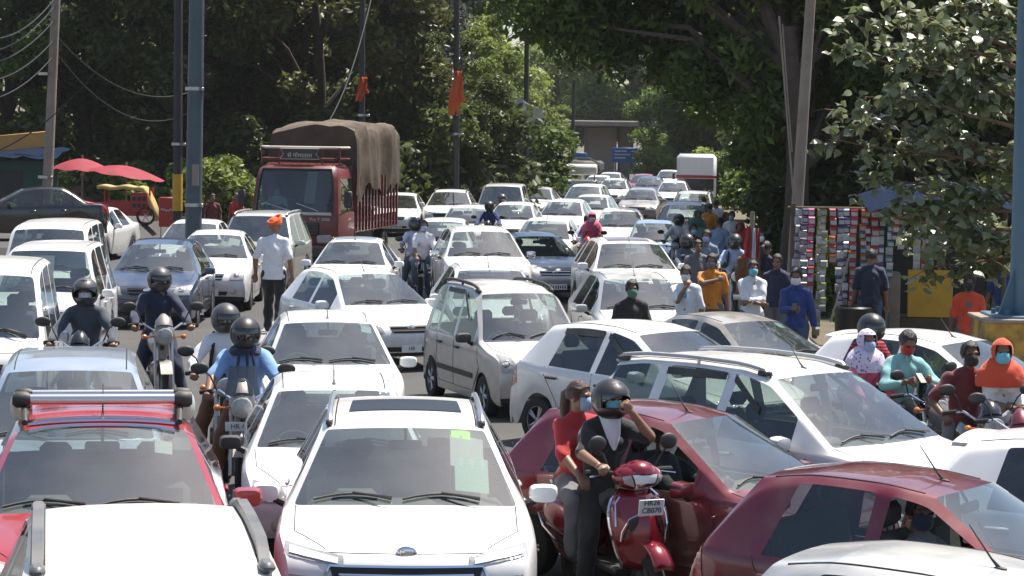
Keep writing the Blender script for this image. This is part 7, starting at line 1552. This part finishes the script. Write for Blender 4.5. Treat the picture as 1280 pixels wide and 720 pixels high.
q = at_y(209, 265, 74); t = empty('sign_board', 'red board with white scribbled lettering beside the dark pole', 'sign', (q.x, 74, 0)); mb = MB(); mb.box((0, 0, q.z), (.52, .06, .92), bev=.03); obj('panel', mb.mesh('panel'), 'redp', t); mb = MB(); mb.tube([(-.19+.38*u, -.045, q.z+.06+.035*math.sin(u*26)*(1-.4*u)+.02*math.sin(u*9)) for u in np.linspace(0, 1, 40)], .010, 5); obj('lettering', mb.mesh('lettering'), 'cwhite', t)
for dx in (-.2, .2): mb = MB(); mb.tube([(dx, .03, 0), (dx, .03, q.z)], .02, 6); obj('leg', mb.mesh('leg'), 'steel', t)
M['shack'] = mat('green_shack_paint', (.02, .07, .05), .8, var=.4, scale=2); M['orangeboard'] = mat('orange_board', (.50, .27, .07), .7, var=.3, scale=3)
q = at_y(15, 230, 82); t = empty('kiosk', 'dark green kiosk with blue tarp and orange board at the left frame edge', 'kiosk', (q.x, 83, 0)); zk = at_y(15, 200, 82).z
mb = MB(); mb.box((0, 0, zk/2), (2.4, 2, zk), bev=.03); obj('wall', mb.mesh('wall'), 'shack', t); mb = MB(); mb.add([(x, y, zk+.10+.12*noise.noise(Vector((x*2, y, 0)))+(y+1.4)*.12) for y in np.linspace(-1.5, 1.2, 6) for x in np.linspace(-1.5, 1.6, 12)], [(12*j+i, 12*j+i+1, 12*j+12+i+1, 12*j+12+i) for j in range(5) for i in range(11)]); obj('tarp_roof', mb.mesh('tarp_roof'), 'tarpblue', t); mb = MB(); mb.box((.1, -.6, zk+.62), (2.4, .06, .55), Matrix.Rotation(R(-6), 3, 'Y'), bev=.02); obj('board', mb.mesh('board'), 'orangeboard', t); mb = MB(); mb.box((-.3, -1.02, zk*.55), (1.3, .04, zk*.6)); obj('shutter', mb.mesh('shutter', False), 'poledark', t)
M['pinkwall'] = mat('pinkish_wall', (.30, .16, .12), .9, var=.5, scale=1.5)
a = at_y(150, 240, 88); b = at_y(330, 240, 88); mb = MB(); mb.box(((a.x+b.x)/2, 88, .75), (b.x-a.x+6, .25, 1.5), bev=.03); o = mb.build('wall', 'pinkwall'); tag(o, 'low pinkish boundary wall behind the left roadside', 'wall')
t = empty('railing', 'dark iron railing on top of the low pinkish wall', 'railing', ((a.x+b.x)/2, 88, 1.5)); hl_ = (b.x-a.x)/2+3
for z_ in (.15, .85): mb = MB(); mb.tube([(-hl_, 0, z_), (hl_, 0, z_)], .025, 6); obj('rail', mb.mesh('rail'), 'poledark', t)
bar = MB(); bar.tube([(0, 0, 0), (0, 0, 1.0)], .013, 5); bar = bar.mesh('bar')
for x in np.arange(-hl_, hl_, .22): obj('bar', bar, 'poledark', t, (x, 0, 0))
# ------------------------------------------------------------------ far end: flyover, signs, bus, loaded pick-up
M['conc'] = mat('flyover_concrete', (.27, .23, .20), .9, var=.3, scale=.6, bump=.2); q = at_y(750, 200, 190); t = empty('flyover', 'concrete flyover pier and deck crossing the far road', 'flyover', (q.x, 190, 0))
zd = at_y(750, 158, 190).z; mb = MB(); mb.box((0, 0, zd/2), (2.5, 2.5, zd), bev=.15); obj('pier', mb.mesh('pier'), 'conc', t); mb = MB(); mb.box((1.9, .6, zd/2), (.9, 1.5, zd), bev=.1); obj('pier', mb.mesh('pier'), 'conc', t)
mb = MB(); mb.box((4, 0, zd+.22), (46, 8, .44), bev=.08); obj('deck', mb.mesh('deck'), 'conc', t)
M['bluesign'] = mat('blue_sign_sheet', (.03, .14, .40), .5)
for lb, px, py, w_, h_, txt in (('blue direction sign right of the flyover pier', 781, 194, 2.1, 1.1, True), ('small blue sign in front of the flyover pier', 725, 196, 1.1, .6, False)):
    q = at_y(px, py, 178); t = empty('road_sign', lb, 'sign', (q.x, 178, 0)); mb = MB(); mb.box((0, 0, q.z), (w_*.9, .08, h_), bev=.03); obj('panel', mb.mesh('panel'), 'bluesign', t)
    for dx in (-w_*.35, w_*.35): mb = MB(); mb.tube([(dx, .06, 0), (dx, .06, q.z)], .05, 6); obj('post', mb.mesh('post'), 'steel', t)
    for k_, (dx, dz, ww) in enumerate(((-.3, .3, .9), (-.2, .05, 1.2), (-.35, -.2, .8), (.6, .3, .25), (.65, -.2, .25)) if txt else ()): mb = MB(); mb.box((dx, -.05, q.z+dz), (ww, .02, .09)); obj('legend', mb.mesh('legend', False), 'cwhite', t)
q = at_y(622, 200, 104); t = empty('road_sign', 'white triangle warning sign with red rim near the bushes', 'sign', (q.x, 104, 0)); mb = MB(); mb.add([(-.36, 0, q.z+.3), (.36, 0, q.z+.3), (0, 0, q.z-.33), (-.36, .03, q.z+.3), (.36, .03, q.z+.3), (0, .03, q.z-.33)], [(0, 1, 2), (5, 4, 3), (0, 3, 4, 1), (1, 4, 5, 2), (2, 5, 3, 0)]); obj('panel', mb.mesh('panel', False), 'cwhite', t); mb = MB(); mb.tube([(-.36, -.01, q.z+.3), (.36, -.01, q.z+.3), (0, -.01, q.z-.33), (-.36, -.01, q.z+.3)], .05, 4); obj('rim', mb.mesh('rim'), 'cred', t); mb = MB(); mb.tube([(0, .05, 0), (0, .05, q.z+.2)], .03, 6); obj('post', mb.mesh('post'), 'steel', t)
def bus():
    q = at(868, 222, .9); d = 118; X = at_y(871, 200, d).x; t = empty('bus', 'far white bus with red stripe at the right of the road', 'bus', (X, d, .004), R(-4)); zt = at_y(871, 193, d).z
    mb = MB(); mb.box((0, 2.6, zt*.5+.25), (1.95, 5.2, zt-.5), bev=.16); obj('body', mb.mesh('body'), 'white', t); mb = MB(); mb.box((0, -.01, zt*.45), (1.7, .06, zt*.22), bev=.02); obj('windshield', mb.mesh('windshield'), 'dglass', t)
    mb = MB(); mb.box((0, -.02, zt*.6), (1.97, .06, .14), bev=.02); obj('stripe', mb.mesh('stripe'), 'red', t); mb = MB(); mb.box((.99, 2.6, zt*.66), (.03, 4.6, zt*.24), bev=.01); obj('side_window', mb.mesh('side_window'), 'dglass', t)
    for q_ in (1, -1):
        mb = MB(); mb.box((q_*.7, -.02, .75), (.3, .06, .16), bev=.02); obj('headlight', mb.mesh('headlight'), 'lamp', t); mb = MB(); mb.box((q_*1.12, -.1, zt*.6), (.12, .06, .3), bev=.02); obj('mirror', mb.mesh('mirror'), 'plastic', t)
        for y in (.9, 4.2): mb = MB(); mb.lathe([(.001, -.1), (.3, -.12), (.40, -.08), (.40, .08), (.3, .12), (.001, .1)], 'x', 20, (q_*.85, y, .40)); obj('wheel', mb.mesh('wheel'), 'rubber', t)
    mb = MB(); mb.box((0, 0, .55), (1.9, .12, .28), bev=.04); obj('bumper', mb.mesh('bumper'), 'plastic', t)
bus()
def pickup():
    d = 106; X = at_y(723, 215, d).x; zt = at_y(723, 206, d).z; t = empty('pickup_truck', 'pick-up loaded with a rolled cream bundle below the flyover pier', 'pickup truck', (X, d, .004), R(-9))
    V = [(-.78, 0, .45), (.78, 0, .45), (-.8, -.02, .95), (.8, -.02, .95), (-.72, .40, 1.55), (.72, .40, 1.55), (-.7, 1.3, 1.62), (.7, 1.3, 1.62), (-.8, 1.3, .45), (.8, 1.3, .45), (-.8, 1.3, .95), (.8, 1.3, .95)]
    mb = MB(); mb.add(V, [(0, 1, 3, 2), (4, 5, 7, 6), (0, 2, 10, 8), (1, 9, 11, 3), (8, 10, 11, 9), (10, 6, 7, 11)]); obj('cab', mb.mesh('cab', False), 'white', t); mb = MB(); mb.add([V[i] for i in (2, 3, 5, 4)], [(0, 1, 2, 3)]); obj('windshield', mb.mesh('windshield', False), 'glass', t)
    for q, (a_, b_, c_) in ((1, (3, 11, 7)), (-1, (2, 10, 6))): mb = MB(); mb.add([V[a_], V[b_], V[c_], V[5 if q > 0 else 4]], [(0, 1, 2, 3)]); obj('side_window', mb.mesh('side_window', False), 'sglass', t)
    mb = MB(); mb.box((0, 2.5, .75), (1.6, 2.3, .5), bev=.03); obj('load_bed', mb.mesh('load_bed'), 'white', t)
    for q in (1, -1):
        mb = MB(); mb.box((q*.55, -.02, .72), (.32, .05, .15), bev=.02); obj('headlight', mb.mesh('headlight'), 'lamp', t)
        for y in (.55, 2.7): mb = MB(); mb.lathe([(.001, -.07), (.22, -.09), (.28, -.06), (.28, .06), (.22, .09), (.001, .07)], 'x', 18, (q*.7, y, .28)); obj('wheel', mb.mesh('wheel'), 'rubber', t)
    mb = MB(); mb.box((0, 2.4, zt-.1), (1.5, 2.0, .5), bev=.12); mb.tube([(-.75, 1.2, zt+.1), (-.3, 1.2, zt+.28), (.3, 1.2, zt+.28), (.78, 1.2, zt+.05)], .05, 6); obj('load', mb.mesh('load'), 'dark_steel', t)
    mb = MB(); mb.tube([(-.72, .85, zt-.22), (-.66, .85, zt-.22), (.66, .85, zt-.22), (.72, .85, zt-.22)], [.2, .25, .25, .2], 14); obj('rolled_bundle', mb.mesh('rolled_bundle'), 'cream', t)
    for x in (-.6, .6): mb = MB(); mb.tube([(x, .9, 1.55), (x, .9, zt-.4)], .03, 6); obj('rack_post', mb.mesh('rack_post'), 'dark_steel', t)
    CARS.append(('pickup', X, d+1.8, R(-9), 3.7, 1.65))
pickup()

# ------------------------------------------------------------------ the dusty air
mb = MB(); mb.box((0, 130, 14), (300, 420, 30.5)); o = mb.build('haze', None, None, False); o['kind'] = 'stuff'; o['label'] = 'pale dusty air over the road'
hm = bpy.data.materials.new('haze'); hm.use_nodes = True; hn = hm.node_tree.nodes; hn.clear(); ho = hn.new('ShaderNodeOutputMaterial'); hv = hn.new('ShaderNodeVolumePrincipled')
hv.inputs['Density'].default_value = .00015; hv.inputs['Color'].default_value = (.86, .88, .90, 1); hv.inputs['Anisotropy'].default_value = .2; hm.node_tree.links.new(hv.outputs[0], ho.inputs['Volume']); o.data.materials.append(hm)
